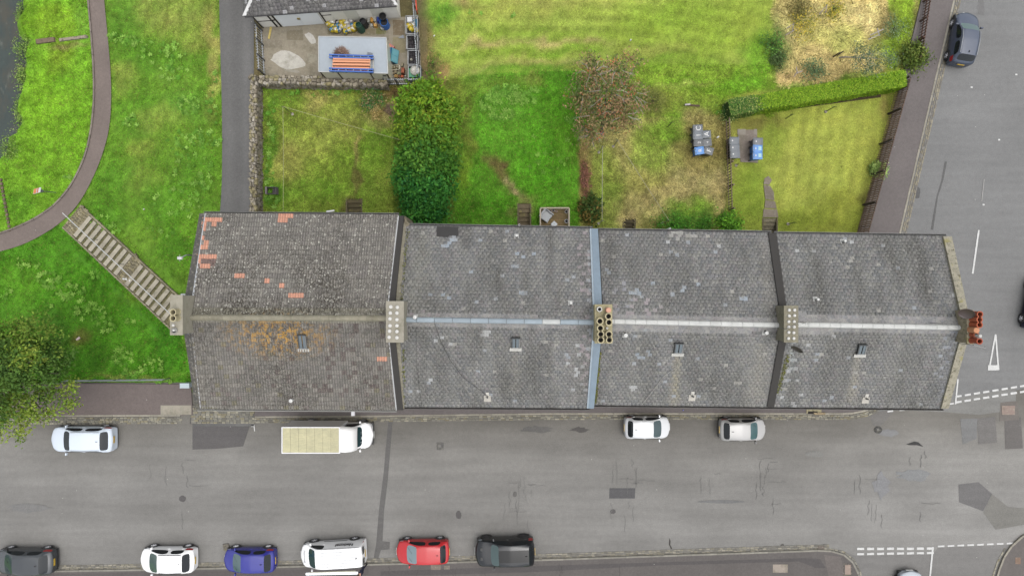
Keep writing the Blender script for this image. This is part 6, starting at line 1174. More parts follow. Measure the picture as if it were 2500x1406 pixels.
# setts of the landings and side strips
mb = MB()
for (s0, s1) in ((.0, .085), (.515, .585)):
    s = s0 * ST_L
    while s < s1 * ST_L:
        y = -W2
        while y < W2: q = R.uniform(.2, .32); mb.box((s, y + q / 2, sz(s) - .03 + R.uniform(-.01, .01)), (.15, q - .02, .12), R.gauss(0, .03), vary(R.choice([S(156, 146, 112), S(140, 132, 108), S(170, 160, 130)]), .15), M=SM, top=.93); y += q
        s += .165
for side in (-1, 1):
    s = -.1
    while s < ST_L + .2: q = R.uniform(.25, .4); mb.box((s + q / 2, side * (W2 + .07), sz(s) - .03), (q - .02, .13, .16), R.gauss(0, .03), vary(S(160, 152, 126), .18), M=SM, top=.93); s += q
mb.build('setts', M_SETT, st, kind='stuff')
q = MB(); q.slab([SM @ Vector((x, y, sz(x) - .075)) for x, y in ((-.1, -W2), (ST_L, -W2), (ST_L, W2), (-.1, W2))], .1, S(142, 136, 102)); q.build('ramp_bed', M_SOIL, st)
hr = MB(); hr.tube([SM @ Vector((s, .1, sz(s) + .95)) for s in (-.2, ST_L * .5, ST_L)], .036, 6, S(232, 232, 230)); hr.build('handrail', M_PAINT, st)
for f in (.02, .25, .5, .75, .97): s = f * ST_L; MB().tube([SM @ Vector((s, .1, sz(s) - .05)), SM @ Vector((s, .1, sz(s) + .95))], .022, 6, S(150, 150, 148)).build('rail_post', M_PAINT, st)
for k, s in enumerate((.56, .575, .60)): p = SO + SM @ Vector((s * ST_L, -.75 + .12 * k, 0)); p.z = sz(s * ST_L) + .04; o = MB().box((0, 0, 0), (.22, .16, .07), R.uniform(0, 3), S(240, 240, 238), top=.6).build('litter', M_PLAS); o.location = p; tag(o, ['white litter at the left edge of the stair landing', 'white scrap in the middle of the landing litter', 'white scrap just below the landing'][k], 'litter')
# back-garden stair wells
for (x0, x1, y0, y1, n), lb in zip(WR, ('mossy garden steps dropping behind the tiled house', 'worn stone garden steps left of the deck', 'short dark garden steps in the long grass', 'pale concrete steps at the end of the lawn path')):
    t = thing('garden_steps', lb, 'steps', ((x0 + x1) / 2, y1, 0)); go = .31 if n == 7 else .27; w = x1 - x0
    cT = S(104, 94, 66) if n == 7 else (S(92, 82, 60) if x0 < 10 else S(150, 142, 118))
    if 0 < x0 < 3: cT = S(132, 118, 92)
    for k in range(n): MB().box((0, -.02 - go * (k + .5), -.15 * (k + .6) - .5), (w - .1, go + .02, 1.0), 0, vary(cT, .12)).build('tread', M_STONE, t)
    for s in (-1, 1): MB().box((s * (w / 2 - .02), (y0 - y1) / 2, -.55), (.1, y1 - y0, 1.12), 0, vary(S(120, 110, 86), .1)).build('cheek_wall', M_STONE, t)
    MB().box((0, y0 - y1 + .9, -.15 * n - .6), (w, 1.9, .2), 0, S(70, 66, 58)).build('landing', M_STONE, t)
# deck
dz = .25; da, db = P(1318, 556, dz), P(1387, 512, dz); dk = thing('garden_deck', 'small weathered timber deck with pale balustrade behind the house', 'deck', (da.x, da.y, 0)); dw, dd = db.x - da.x, db.y - da.y + .02
me = MB().box((0, 0, 0), (dw, .125, .03), col=(1, 1, 1)).mesh('plank', M_WOOD); y = .07 - .9
while y < dd: inst('plank', me, dk, Matrix.Translation((dw / 2, y, dz + R.uniform(-.003, .003))), vary(S(158, 136, 96), .2)); y += .14
rlc = S(216, 204, 178); rh = 1.1
for a, b in (((0, -.9), (0, dd)), ((0, dd), (dw, dd)), ((dw, dd), (dw, -.9))):
    l = math.hypot(b[0] - a[0], b[1] - a[1]); an = math.atan2(b[1] - a[1], b[0] - a[0])
    MB().box(((a[0] + b[0]) / 2, (a[1] + b[1]) / 2, rh), (l, .09, .05), an, vary(rlc, .05)).build('handrail', M_WOOD, dk); MB().box(((a[0] + b[0]) / 2, (a[1] + b[1]) / 2, dz + .12), (l, .05, .05), an, vary(rlc, .1)).build('bottom_rail', M_WOOD, dk)
    bm_ = MB().box((0, 0, 0), (.045, .045, rh - dz - .1), col=(1, 1, 1)).mesh('baluster', M_WOOD); s = .06
    while s < l: inst('baluster', bm_, dk, Matrix.Translation((a[0] + (b[0] - a[0]) * s / l, a[1] + (b[1] - a[1]) * s / l, (rh + dz) / 2)), vary(S(196, 180, 148), .1)); s += .125
p = P(1334, 527, .6); t = thing('garden_chair', 'grey woven armchair in the corner of the deck', 'chair', (p.x, p.y, dz), math.radians(-38)); cg = S(150, 154, 156)
MB().box((0, -.03, .36), (.62, .62, .12), 0, S(168, 174, 176)).build('seat', M_PLAS, t); MB().box((0, -.03, .15), (.7, .7, .28), 0, vary(cg, .1)).build('base', M_PLAS, t); MB().box((-.36, 0, .5), (.12, .76, .62), 0, vary(cg, .1)).build('backrest', M_PLAS, t)
for s in (-1, 1): MB().box((.02, s * .36, .42), (.7, .08, .4), 0, vary(cg, .1)).build('armrest', M_PLAS, t)
p = P(1353, 547.5, .7); t = thing('side_table', 'small pale square table turned diagonally on the deck', 'table', (p.x, p.y, dz), math.radians(45)); MB().box((0, 0, .42), (.36, .36, .03), 0, S(206, 214, 216)).box((0, 0, .44), (.05, .05, .01), 0, S(120, 126, 130)).build('tabletop', M_PLAS, t)
for a in (-.14, .14):
    for b in (-.14, .14): MB().box((a, b, .2), (.03, .03, .42), 0, S(180, 184, 186)).build('leg', M_PLAS, t)
for px, py, r, c, lb in ((1383, 517, .12, S(214, 212, 206), 'round white pot in the right corner of the deck'), (1351, 514, .1, S(170, 160, 150), 'grey pot against the back rail of the deck'), (1344, 515, .07, S(226, 190, 168), 'small pink pot left of the grey pot'), (1359, 516, .07, S(226, 190, 168), 'small pink pot right of the grey pot'), (1383, 540, .13, S(206, 214, 220), 'pale watering can by the right rail of the deck')):
    p = P(px, py, .5); o = MB().lathe([(r * .7, 0), (r, .24), (r * 1.1, .26), (r * .85, .26), (r * .8, .2), (.01, .2)], 14, (0, 0, 0), c, cap=False).build('plant_pot', M_PLAS); o.location = (p.x, p.y, dz + .016); tag(o, lb, 'pot'); MB().lathe([(r * .8, 0), (r * .8, .01)], 12, (0, 0, .205), S(40, 34, 28)).build('soil', M_MATTE, o)
# compost crate
p = P(661, 465, .5); t = thing('compost_crate', 'grey slatted wooden crate beside the long stone wall', 'crate', (p.x, p.y, 0))
for s in (-1, 1):
    for k in range(3): MB().box((0, s * .24, .1 + k * .17), (.82, .03, .14), 0, vary(S(112, 108, 108), .15)).build('slat', M_WOOD, t); MB().box((s * .38, 0, .1 + k * .17), (.03, .5, .14), 0, vary(S(120, 114, 114), .15)).build('slat', M_WOOD, t)
for k in range(4): MB().box((.05 + k * .09, 0, .18), (.07, .42, .02), 0, vary(S(96, 92, 92), .15)).build('floor_slat', M_WOOD, t)
MB().box((-.34, 0, .53), (.12, .54, .03), 0, S(140, 134, 132)).build('rim_board', M_WOOD, t)
# clothes poles and lines
def pole(px, py, h, label, col, r=.03, foot=True, line=None):
    p = P(px, py, 0); t = thing('clothes_pole', label, 'pole', p, 0, 'clothes poles in the gardens'); MB().lathe([(r, 0), (r * .9, h), (r * .3, h + .02)], 8, col=col).build('shaft', M_METAL, t); MB().tube([(-.18, 0, h - .06), (.18, 0, h - .06)], .014, 5, col).build('cross_bar', M_METAL, t)
    if foot: MB().lathe([(.12, -.02), (.1, .06), (.03, .08)], 10, col=S(206, 198, 180)).build('footing', M_CONC, t)
    return p + Vector((0, 0, h - .05))
GRN = S(58, 92, 56)
t1 = pole(714, 279, 2.0, 'thin pole at the corner where two washing lines meet', S(150, 160, 110)); t2 = pole(714, 570, 2.0, 'washing line pole hidden close behind the tiled house', S(150, 150, 140)); t3 = pole(1000, 360, 2.0, 'washing line pole under the leafy tree', S(120, 120, 110))
t4 = pole(1462, 372, 2.0, 'grey pole under the red berried tree', S(180, 178, 170)); t5 = pole(1461, 546, 2.0, 'grey pole at the house end of the straight washing line', S(160, 164, 166)); t6 = pole(1497, 358, 2.0, 'pole at the upper end of the slanting washing line', S(160, 158, 150)); t7 = pole(1617, 545, 2.0, 'pole in the bushes at the foot of the slanting washing line', S(120, 120, 112))
pole(2016, 273, 1.3, 'green pole near the right end of the hedge border', GRN); pole(1918, 290, 1.2, 'green pole near the left end of the hedge border', GRN, foot=False); pole(1924, 547, 1.1, 'green pole with pale footing near the house on the lawn', GRN); pole(1630, 310, 1.3, 'dark green pole in the grass left of the bins', S(60, 74, 56), foot=False); pole(1797, 404, .5, 'short white footed stump beside the picket fence', S(120, 110, 96))
def line(a, b, label, col=S(206, 206, 150), sag=.1):
    pts = [a.lerp(b, k / 8) - Vector((0, 0, sag * 4 * (k / 8) * (1 - k / 8))) for k in range(9)]; o = MB().tube(pts, .014, 4, col).build('washing_line', M_PLAS); tag(o, label, 'washing line')
line(t1, t2, 'yellowish washing line running down beside the long wall'); line(t1, t3, 'yellowish washing line crossing the left garden to the tree'); line(t4, t5, 'pale washing line running straight down from the berry tree', S(220, 218, 200)); line(t6, t7, 'pale washing line slanting across the long grass garden', S(220, 214, 180))
# sign on a post by the path
gb = G(136, 470); t = thing('path_sign', 'orange and white striped sign on a leaning pole beside the footpath', 'sign', gb); tip = P(96, 466, gb.z + 1.9) - gb
MB().tube([(0, 0, -.1), tuple(tip)], .035, 7, S(176, 184, 190)).build('post', M_METAL, t)
M = Matrix.Translation(tip + Vector((-.12, 0, .05))) @ Matrix.Rotation(math.radians(14), 4, 'Z') @ Matrix.Rotation(math.radians(-28), 4, 'X'); b_ = MB().box((0, 0, 0), (.56, .03, .46), 0, S(236, 236, 234), M=M)
b_ = MB().box((0, 0, 0), (.56, .46, .03), 0, S(238, 238, 236), M=M).build('panel', M_PLAS, t); MB().box((-.16, 0, .02), (.2, .44, .012), 0, S(246, 150, 80), M=M).build('stripe', M_PLAS, t); MB().box((.05, 0, .02), (.1, .44, .012), 0, S(232, 120, 96), M=M).build('stripe', M_PLAS, t)
MB().box((.0, 0, 0), (.16, .2, .12), 0, S(200, 206, 210), M=Matrix.Translation(tip * .86)).build('bracket', M_METAL, t)
# lamps
p = P(543, 631, 0); t = thing('street_lamp', 'slim street lamp leaning out past the gable of the tiled house', 'street lamp', (p.x, p.y, 0)); hd = P(439, 630, 5.0) - Vector((p.x, p.y, 0))
MB().tube([(0, 0, 0), (0, 0, 4.8), (-.1, 0, 4.95), (hd.x, hd.y, 5.0)], [.07, .05, .035, .03], 8, S(170, 174, 176)).build('column', M_METAL, t); MB().box(tuple(hd), (.36, .2, .1), 0, S(244, 244, 244), top=.8).build('lamp_head', M_PLAS, t); MB().box(tuple(hd + Vector((.0, .16, 0))), (.03, .12, .03), 0, S(210, 210, 210)).box(tuple(hd + Vector((0, -.16, 0))), (.03, .12, .03), 0, S(210, 210, 210)).build('bracket', M_METAL, t)
p = P(862, 1009, 5.0); t = thing('wall_lamp', 'white lamp head sticking out below the front gutter of the tiled house', 'street lamp', (p.x, p.y + .5, 5.0)); MB().box((0, -.42, 0), (.24, .5, .12), 0, S(240, 240, 244), top=.9).build('lamp_head', M_PLAS, t); MB().tube([(0, .7, -.1), (0, -.2, 0)], .03, 6, S(150, 150, 150)).build('arm', M_METAL, t)
# cabinet, railing, hatch
p = P(452, 941, .95); t = thing('utility_cabinet', 'pale blue grey utility cabinet on the pavement beside the end house', 'cabinet', (p.x, p.y, PZ)); MB().box((0, 0, .44), (.62, .30, .9), 0, S(186, 200, 208)).build('body', M_PAINT, t); MB().box((0, 0, .915), (.68, .36, .05), 0, S(206, 220, 226)).build('lid', M_PAINT, t); MB().box((0, -.155, .45), (.02, .012, .8), 0, S(120, 130, 136)).build('door_gap', M_TRIM, t)
a, b = P(150, 931, 1.0), P(396, 928, 1.0); t = thing('railing', 'thin pale metal railing along the top of the pavement by the grass', 'railing', (a.x, a.y, 0)); d = b - a
for z in (1.0, .55): MB().tube([(0, 0, z), (d.x, d.y, z)], .032, 6, S(190, 198, 200)).build('rail', M_METAL, t)
for k in range(5): q = d * (k / 4); MB().tube([(q.x, q.y, 0), (q.x, q.y, 1.0)], .028, 6, S(170, 176, 178)).build('post', M_METAL, t)
p = P(1990, 1005, .12); t = thing('cellar_hatch', 'open cellar light with pale stone surround on the terrace pavement', 'hatch', (p.x, p.y, PZ)); MB().box((-.1, .1, .02), (1.1, .4, .05), 0, S(196, 186, 150)).build('surround', M_STONE, t); MB().box((-.2, -.05, .03), (.7, .2, .05), 0, S(44, 38, 28)).build('opening', M_MATTE, t); MB().box((.3, -.12, .05), (.85, .16, .06), 0, S(190, 170, 136)).build('sill', M_STONE, t)
for k, (x0, y0, x1, y1) in enumerate(((88, 103, 134, 97), (144, 99, 214, 90))):
    a, b = G(x0, y0, .05), G(x1, y1, .05); d = b - a; o = MB().box((0, 0, 0), (d.length, .36 if k == 0 else .22, .16), math.atan2(d.y, d.x), S(140, 122, 100) if k == 0 else S(176, 164, 146), top=.95).build('drain_slab', M_STONE); o.rotation_euler = (0, -math.asin(d.z / d.length) * 0, 0); o.location = (a + b) / 2; tag(o, ['brown stone drain slab on the river bank grass', 'broken pale drain slab between bank and footpath'][k], 'slab')
mb = MB(); 
for k in range(14): q = G(3 + k * 1.7, 440 + k * 9.4); mb.box((q.x, q.y, q.z), (.2, .26, .2), R.uniform(-.3, .3), vary(S(130, 112, 96), .2), top=.85)
o = mb.build('stone_edging', M_STONE); tag(o, 'old brown stone edging at the far left of the grass', 'edging')
# stakes in the rough grass
def stakes(px, py, label, segs, col=S(206, 196, 190)):
    o = P(px, py, .1); t = thing('wooden_stakes', label, 'stakes', (o.x, o.y, 0), 0, 'grey stakes in the rough grass')
    for x0, y0, z0, x1, y1, z1 in segs: MB().tube([P(x0, y0, z0) - Vector((o.x, o.y, 0)), P(x1, y1, z1) - Vector((o.x, o.y, 0))], .03, 5, vary(col, .12)).build('stake', M_WOOD, t)
stakes(1930, 75, 'broken grey stakes left of the yellow flowered bush', [(1918, 86, .1, 1944, 72, .35), (1934, 76, .1, 1938, 58, .6), (1920, 70, .2, 1936, 60, .5)]); stakes(2014, 22, 'single leaning pale stake at the top of the rough grass', [(2015, 33, .1, 2019, 12, .6), (2000, 36, .1, 2018, 14, .4)])
stakes(2142, 80, 'crossed white stakes near the roadside verge', [(2124, 87, .2, 2157, 72, .5), (2142, 70, .1, 2147, 88, .6), (2120, 97, .1, 2146, 86, .4)], S(226, 220, 216)); stakes(1945, 178, 'crossed pale stakes beside the grey bush', [(1938, 188, .1, 1947, 176, .4), (1942, 180, .3, 1959, 174, .4), (1944, 164, .2, 1947, 180, .5)])
q = P(1688, 258, .15); o = MB().tube([q + Vector((-.5, .06, 0)), q + Vector((.6, -.05, .05))], .07, 6, S(112, 92, 78)).box(tuple(q + Vector((-.3, .05, .08))), (.4, .12, .04), .1, S(206, 200, 196)).build('log', M_WOOD); tag(o, 'fallen log with white scrap in the grass above the bins', 'log')
for k, (x, y, s_, c, lb) in enumerate(((190, 827, .16, S(238, 214, 206), 'pale pink stump or bag on bare soil in the grass'), (1753, 335, .1, WH, 'white scrap on the grass beside the marked bins'), (1540, 98, .07, WH, 'white scrap on the mown field'), (1060, 88, .07, WH, 'white scrap at the left edge of the field'), (1668, 1001, .05, S(50, 70, 200), 'tiny blue scrap on the terrace pavement'), (351, 511, .06, WH, 'white scrap on the grass above the stairs'))):
    o = MB().box((0, 0, 0), (s_ * 2.2, s_ * 1.2, .06), .7, c, top=.7).build('litter', M_PLAS); g_ = G(x, y, .14 if y > 950 else .06); o.location = g_; tag(o, lb, 'litter')
o = MB().box((0, 0, .05), (.46, .5, .1), .1, S(140, 134, 124), top=.9).build('kerb_block', M_STONE); o.location = P(553, 1334, 0); tag(o, 'grey block standing on the road in front of the blue hatchback', 'block')
# slabs in the lawn
sl_ = thing('bin_slab', 'cracked grey concrete slab between the two rows of bins', 'slab', P(1822, 356)); MB().prism([(a - P(1822, 356).x, b - P(1822, 356).y) for a, b in pp([(1803, 318), (1848, 317), (1850, 398), (1808, 396), (1800, 350)])], -.02, .03, S(150, 138, 128)).build('slab', M_CONC, sl_)
for (x0, y0, x1, y1) in ((1800, 316, 1820, 330), (1840, 316, 1848, 330), (1828, 384, 1850, 396)): MB().prism([(a - P(1822, 356).x, b - P(1822, 356).y) for a, b in pp(rect(x0, y0, x1, y1))], .03, .04, S(166, 158, 146)).build('broken_piece', M_CONC, sl_)
gp = thing('garden_path', 'cracked concrete path leading down the lawn to the steps', 'path', P(1880, 480))
for k, pl in enumerate(([(1866, 436), (1876, 430), (1884, 440), (1878, 452), (1864, 450)], [(1864, 452), (1880, 454), (1889, 470), (1890, 490), (1868, 486)], [(1868, 488), (1892, 492), (1896, 510), (1866, 508)], [(1864, 510), (1897, 512), (1900, 531), (1862, 531)])): MB().prism([(a - P(1880, 480).x, b - P(1880, 480).y) for a, b in pp(pl)], -.02, .035, vary(S(150, 138, 122), .1)).build('path_slab', M_CONC, gp)

# ------------------------------------------------------------------ trees, bushes, hedge
def quads_np(C, N, U, su, sv):
    """leaf rhombs: centres C, normals N, long directions U"""
    N = N / np.linalg.norm(N, axis=1, keepdims=True); U = U - N * (U * N).sum(1, keepdims=True); U /= np.linalg.norm(U, axis=1, keepdims=True) + 1e-9; W = np.cross(N, U)
    su = su[:, None]; sv = sv[:, None]; V = np.stack([C - U * su, C + W * sv + U * su * .1, C + U * su, C - W * sv + U * su * .1], 1).reshape(-1, 3); F = np.arange(len(C) * 4).reshape(-1, 4); return V, F
def leaf_cloud(blobs, clumps, per, size, cols, seed, spread=.25, flat=.6, lo=.2, weights=None):
    g = np.random.default_rng(seed); CC, NN, CI = [], [], []
    vol = np.array([b[3] * b[4] for b in blobs]); vol = vol / vol.sum()
    for bi, (x, y, z, rx, ry, rz) in enumerate(blobs):
        k = max(4, int(clumps * vol[bi])); d = g.normal(size=(k, 3)); d[:, 2] = np.abs(d[:, 2]) * 1.1 - .35; d /= np.linalg.norm(d, axis=1, keepdims=True); r = g.uniform(lo, 1.0, k) ** .45; c = np.array([x, y, z]) + d * r[:, None] * np.array([rx, ry, rz])
        c += d * (g.normal(size=k)[:, None] * .08) * max(rx, ry)
        CC.append(c); NN.append(d); CI.append(g.integers(0, len(cols[bi % len(cols)] if isinstance(cols[0], list) else cols), k) + (0))
        if isinstance(cols[0], list): pass
    V = []; 
    centers = np.concatenate(CC); dirs = np.concatenate(NN); n = len(centers); rep = np.repeat(np.arange(n), per)
    P_ = centers[rep] + g.normal(size=(n * per, 3)) * spread * np.array([1, 1, .6]); nr = dirs[rep] * .35 + g.normal(size=(n * per, 3)) * .55 + np.array([0, 0, flat]); u = g.normal(size=(n * per, 3)) + dirs[rep] * .6
    s = size * g.uniform(.6, 1.35, n * per); Vv, F = quads_np(P_, nr, u, s, s * .5)
    if isinstance(cols[0], list):
        base = []; 
        for bi, c in enumerate(CC): pal = np.array(cols[bi % len(cols)]); base.append(pal[g.integers(0, len(pal), len(c))])
        base = np.concatenate(base)
    else: base = np.array(cols)[np.concatenate(CI)]
    col = base[rep] * 1.85 * g.uniform(.66, 1.34, (n * per, 1)) * g.uniform(.85, 1.15, (n, 1))[rep]
    return Vv, F, np.clip(col, .002, .7), centers
def tree(name, label, cat, root, blobs, clumps, per, size, cols, seed, trunk_r=.16, trunk_h=None, bark=S(110, 96, 80), limbs=10, spread=.25, group=None, twig=None, flat=.6, lo=.2, trunk_top=None):
    root = Vector(root); t = thing(name, label, cat, root, 0, group); r = random.Random(seed)
    V, F, C, cen = leaf_cloud(blobs, clumps, per, size, cols, seed, spread, flat, lo); V = V - np.array(root); np_mesh('crown', V, F, C, M_LEAF, t)
    if trunk_r:
        top = Vector(trunk_top) - root if trunk_top else Vector((sum(b[0] for b in blobs) / len(blobs), sum(b[1] for b in blobs) / len(blobs), max(b[2] for b in blobs))) - root
        mb = MB(); mid = top * .5 + Vector((r.uniform(-.1, .1), r.uniform(-.1, .1), 0)); mb.tube([(0, 0, -.3), tuple(mid * .5), tuple(mid), tuple(top)], [trunk_r * 1.2, trunk_r, trunk_r * .75, trunk_r * .3], 8, bark); mb.build('trunk', M_WOOD, t)
        if limbs:
            lb = MB(); idx = np.random.default_rng(seed).choice(len(cen), limbs, replace=False)
            for i in idx:
                e = Vector(cen[i]) - root; f = r.uniform(.35, .8); s = top * f; m = s.lerp(e, .5) + Vector((r.uniform(-.2, .2), r.uniform(-.2, .2), r.uniform(0, .3))); k = trunk_r * (.45 if limbs < 40 else .28); lb.tube([s, m, e], [k, k * .6, k * .2], 5, vary(twig or bark, .15, r))
            lb.build('limb', M_WOOD, t)
    return t
def PB(px, py, z, rx, ry, rz): p = P(px, py, z); return (p.x, p.y, z, rx, ry, rz)
# tall leafy pair behind the second house
LIME = [S(118, 150, 38), S(140, 162, 52), S(96, 138, 36), S(104, 146, 44)]; DKG = [S(50, 108, 40), S(62, 120, 46), S(42, 96, 44), S(70, 128, 48)]; MDG = [S(74, 130, 42), S(64, 120, 40), S(90, 142, 46)]
def mixp(a, b, k): return [tuple(u * (1 - k) + v * k for u, v in zip(x, y)) for x, y in zip(a, b)]
tree('leafy_tree', 'lime green leafy tree touching the foot of the yard', 'tree', P(1040, 330), [PB(1040, 262, 3.6, 1.9, 1.7, 1.6), PB(1000, 290, 2.8, 1.2, 1.5, 1.4), PB(1085, 285, 2.8, 1.2, 1.5, 1.4), PB(1040, 230, 3.0, 1.0, .8, 1.2), PB(1045, 315, 3.2, 1.9, 1.0, 1.6)], 700, 14, .12, LIME, 5, .14, limbs=12, spread=.22, flat=.5)
tree('leafy_tree', 'tall dark green glossy tree behind the second house', 'tree', P(1040, 500), [PB(1044, 345, 3.8, 1.8, 1.3, 1.8), PB(1034, 400, 4.2, 1.8, 1.5, 2.0), PB(1042, 455, 3.8, 1.9, 1.5, 2.0), PB(1034, 505, 3.0, 1.6, 1.2, 1.6), PB(992, 440, 2.8, .8, 1.3, 1.4), PB(1090, 395, 2.8, .8, 1.3, 1.4), PB(1056, 535, 2.0, 1.2, .7, 1.2)], 1250, 14, .125, [mixp(DKG, LIME, .65), mixp(DKG, LIME, .25), DKG, DKG, mixp(DKG, MDG, .6), mixp(DKG, LIME, .3), MDG], 6, .2, limbs=16, spread=.22, flat=.5)
# rowan with orange-red berries and bare pale twigs
RW = [S(138, 130, 86), S(114, 126, 76), S(164, 142, 104), S(100, 118, 66), S(166, 136, 102)]
rowb = [PB(1440, 190, 3.6, 1.2, 1.1, 1.1), PB(1500, 180, 3.6, 1.3, 1.0, 1.1), PB(1420, 235, 3.4, 1.1, 1.2, 1.2), PB(1480, 235, 4.2, 1.7, 1.5, 1.5), PB(1535, 240, 3.4, 1.2, 1.3, 1.2), PB(1450, 290, 3.4, 1.4, 1.2, 1.2), PB(1515, 290, 3.2, 1.2, 1.0, 1.1), PB(1440, 335, 2.6, .9, .8, .9), PB(1540, 150, 3.0, .7, .6, .6), PB(1440, 150, 3.0, .7, .6, .6)]
rt = tree('rowan_tree', 'reddish brown rowan tree with orange berries and bare pale twigs', 'tree', P(1470, 330), rowb, 600, 14, .085, RW, 8, .13, bark=S(130, 120, 108), limbs=36, spread=.24, twig=S(150, 140, 130), flat=.4, lo=.05, trunk_top=tuple(P(1478, 250, 3.4)))
V, F, C, cen = leaf_cloud(rowb, 120, 7, .05, [S(206, 108, 74), S(216, 130, 98), S(190, 104, 76), S(214, 148, 118)], 18, .12, .6, .5); rp = P(1470, 330); np_mesh('berries', V + np.array([0, 0, .12]) - np.array(rp), F, C, M_LEAF, rt)
# twigs reaching out of the crown
lb = MB(); r = random.Random(4); root = Vector(rp)
for _ in range(40):
    x, y, z, rx, ry, rz = r.choice(rowb[:8]); a = r.uniform(0, 6.28); s0 = Vector((x, y, z)) + Vector((math.cos(a) * rx * .3, math.sin(a) * ry * .3, rz * .85)); e = Vector((x, y, z)) + Vector((math.cos(a) * rx * r.uniform(.75, 1.1), math.sin(a) * ry * r.uniform(.75, 1.1), rz * r.uniform(.5, .8))); m = s0.lerp(e, .5) + Vector((r.uniform(-.12, .12), r.uniform(-.12, .12), .12)); lb.tube([s0 - root, m - root, e - root], [.019, .014, .006], 4, vary(S(196, 188, 178), .12, r))
    for k in range(2): q = m.lerp(e, r.uniform(.1, .6)); a2 = a + r.uniform(-.9, .9); lb.tube([q - root, q - root + Vector((math.cos(a2), math.sin(a2), -.1)) * r.uniform(.25, .5)], [.011, .005], 3, vary(S(190, 182, 172), .12, r))
lb.build('bare_twigs', M_WOOD, rt)
# broad tree at the bottom left
OK1 = [S(104, 132, 50), S(88, 120, 46), S(122, 144, 58)]; OK2 = [S(86, 118, 52), S(74, 106, 48), S(96, 128, 54)]; OK3 = [S(130, 154, 60), S(114, 144, 50), S(144, 160, 66)]
tree('broadleaf_tree', 'large broadleaf tree overhanging the pavement at the bottom left', 'tree', G(-20, 905), [PB(80, 815, 6.2, 2.1, 1.2, 1.3), PB(20, 830, 6.6, 1.9, 1.2, 1.3), PB(115, 860, 5.6, 1.7, 1.2, 1.2), PB(20, 890, 7.2, 2.3, 1.6, 1.5), PB(85, 905, 6.2, 2.1, 1.3, 1.3), PB(140, 900, 4.8, 1.1, 1.0, .9), PB(165, 948, 4.4, .85, .5, .6), PB(170, 988, 4.2, .7, .45, .5), PB(122, 955, 4.6, .9, .9, .7), PB(20, 950, 6.4, 1.9, 1.1, 1.1), PB(45, 995, 5.6, 1.6, .9, .9), PB(10, 1020, 5.2, 1.2, .7, .7), PB(90, 1014, 4.6, 1.0, .45, .6), PB(52, 1050, 4.6, .42, .75, .5), PB(6, 1062, 4.6, .5, .25, .3), PB(-30, 930, 7.4, 1.8, 3.0, 1.8), PB(118, 1010, 4.4, .7, .35, .5), PB(62, 870, 7.4, 1.2, .8, .9)], 1150, 15, .1,
     [OK1, OK1, OK2, OK2, OK2, OK2, OK3, OK3, OK1, OK1, OK3, OK3, OK3, OK3, OK3, OK2, OK3, OK3], 9, .26, limbs=34, spread=.2, bark=S(120, 112, 100), flat=.6, lo=.1, trunk_top=tuple(P(20, 910, 6.5)))
# hedge along the lawn
def hedge():
    A, Bq = P(1782, 262, 1.55), P(2218, 188, 1.55); root = Vector((A.x, A.y, 0)); t = thing('clipped_hedge', 'long clipped bright green hedge between lawn and rough grass', 'hedge', root); d = Bq - A; L_ = d.length; u = np.array(d / L_); nrm = np.array([-u[1], u[0], 0]); g = np.random.default_rng(3); n = 24000
    s = g.uniform(0, L_, n); face = g.random(n); w = .56; h = 1.5
    off = np.where(face < .55, g.uniform(-w, w, n), np.where(face < .85, -w, w)); z = np.where(face < .55, h, g.uniform(.05, h, n)); wob = .07 * np.sin(s * 1.7) + .05 * np.sin(s * 4.1 + 1)
    off = off * (1 + wob * .6); z = z + np.where(face < .55, (fbm(s * 1.2, off * 1.5, 8) - .5) * .22, 0) - .25 * np.clip((np.abs(off) / w) - .75, 0, 1)
    z = np.where((s > L_ - .5) & (face < .55), z - (s - L_ + .5) * .4, z)
    C = u * s[:, None] + nrm * off[:, None] + np.stack([g.normal(size=n) * .03, g.normal(size=n) * .03, z + g.normal(size=n) * .035], 1)
    N = np.where((face < .55)[:, None], np.array([0, 0, 1.0]), np.sign(off)[:, None] * nrm) + g.normal(size=(n, 3)) * .45 + np.array([0, 0, .25]); U = g.normal(size=(n, 3)); sz_ = .05 * g.uniform(.6, 1.4, n); V, F = quads_np(C, N, U, sz_, sz_ * .6)
    pal = np.array([S(138, 172, 44), S(122, 160, 40), S(152, 180, 56), S(106, 146, 38)]); dark = np.array([S(92, 132, 58), S(170, 178, 104), S(110, 146, 62), S(80, 118, 58)])
    isd = s < 2.2 + g.normal(size=n) * .35; col = np.where(isd[:, None], dark[g.integers(0, 4, n)], 1.15 * pal[g.integers(0, 4, n)]) * 1.75 * g.uniform(.72, 1.25, (n, 1)); np_mesh('foliage', V, F, col, M_LEAF, t)
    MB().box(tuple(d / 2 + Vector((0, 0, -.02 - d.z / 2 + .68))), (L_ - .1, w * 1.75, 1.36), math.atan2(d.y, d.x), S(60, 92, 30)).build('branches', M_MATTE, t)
hedge()
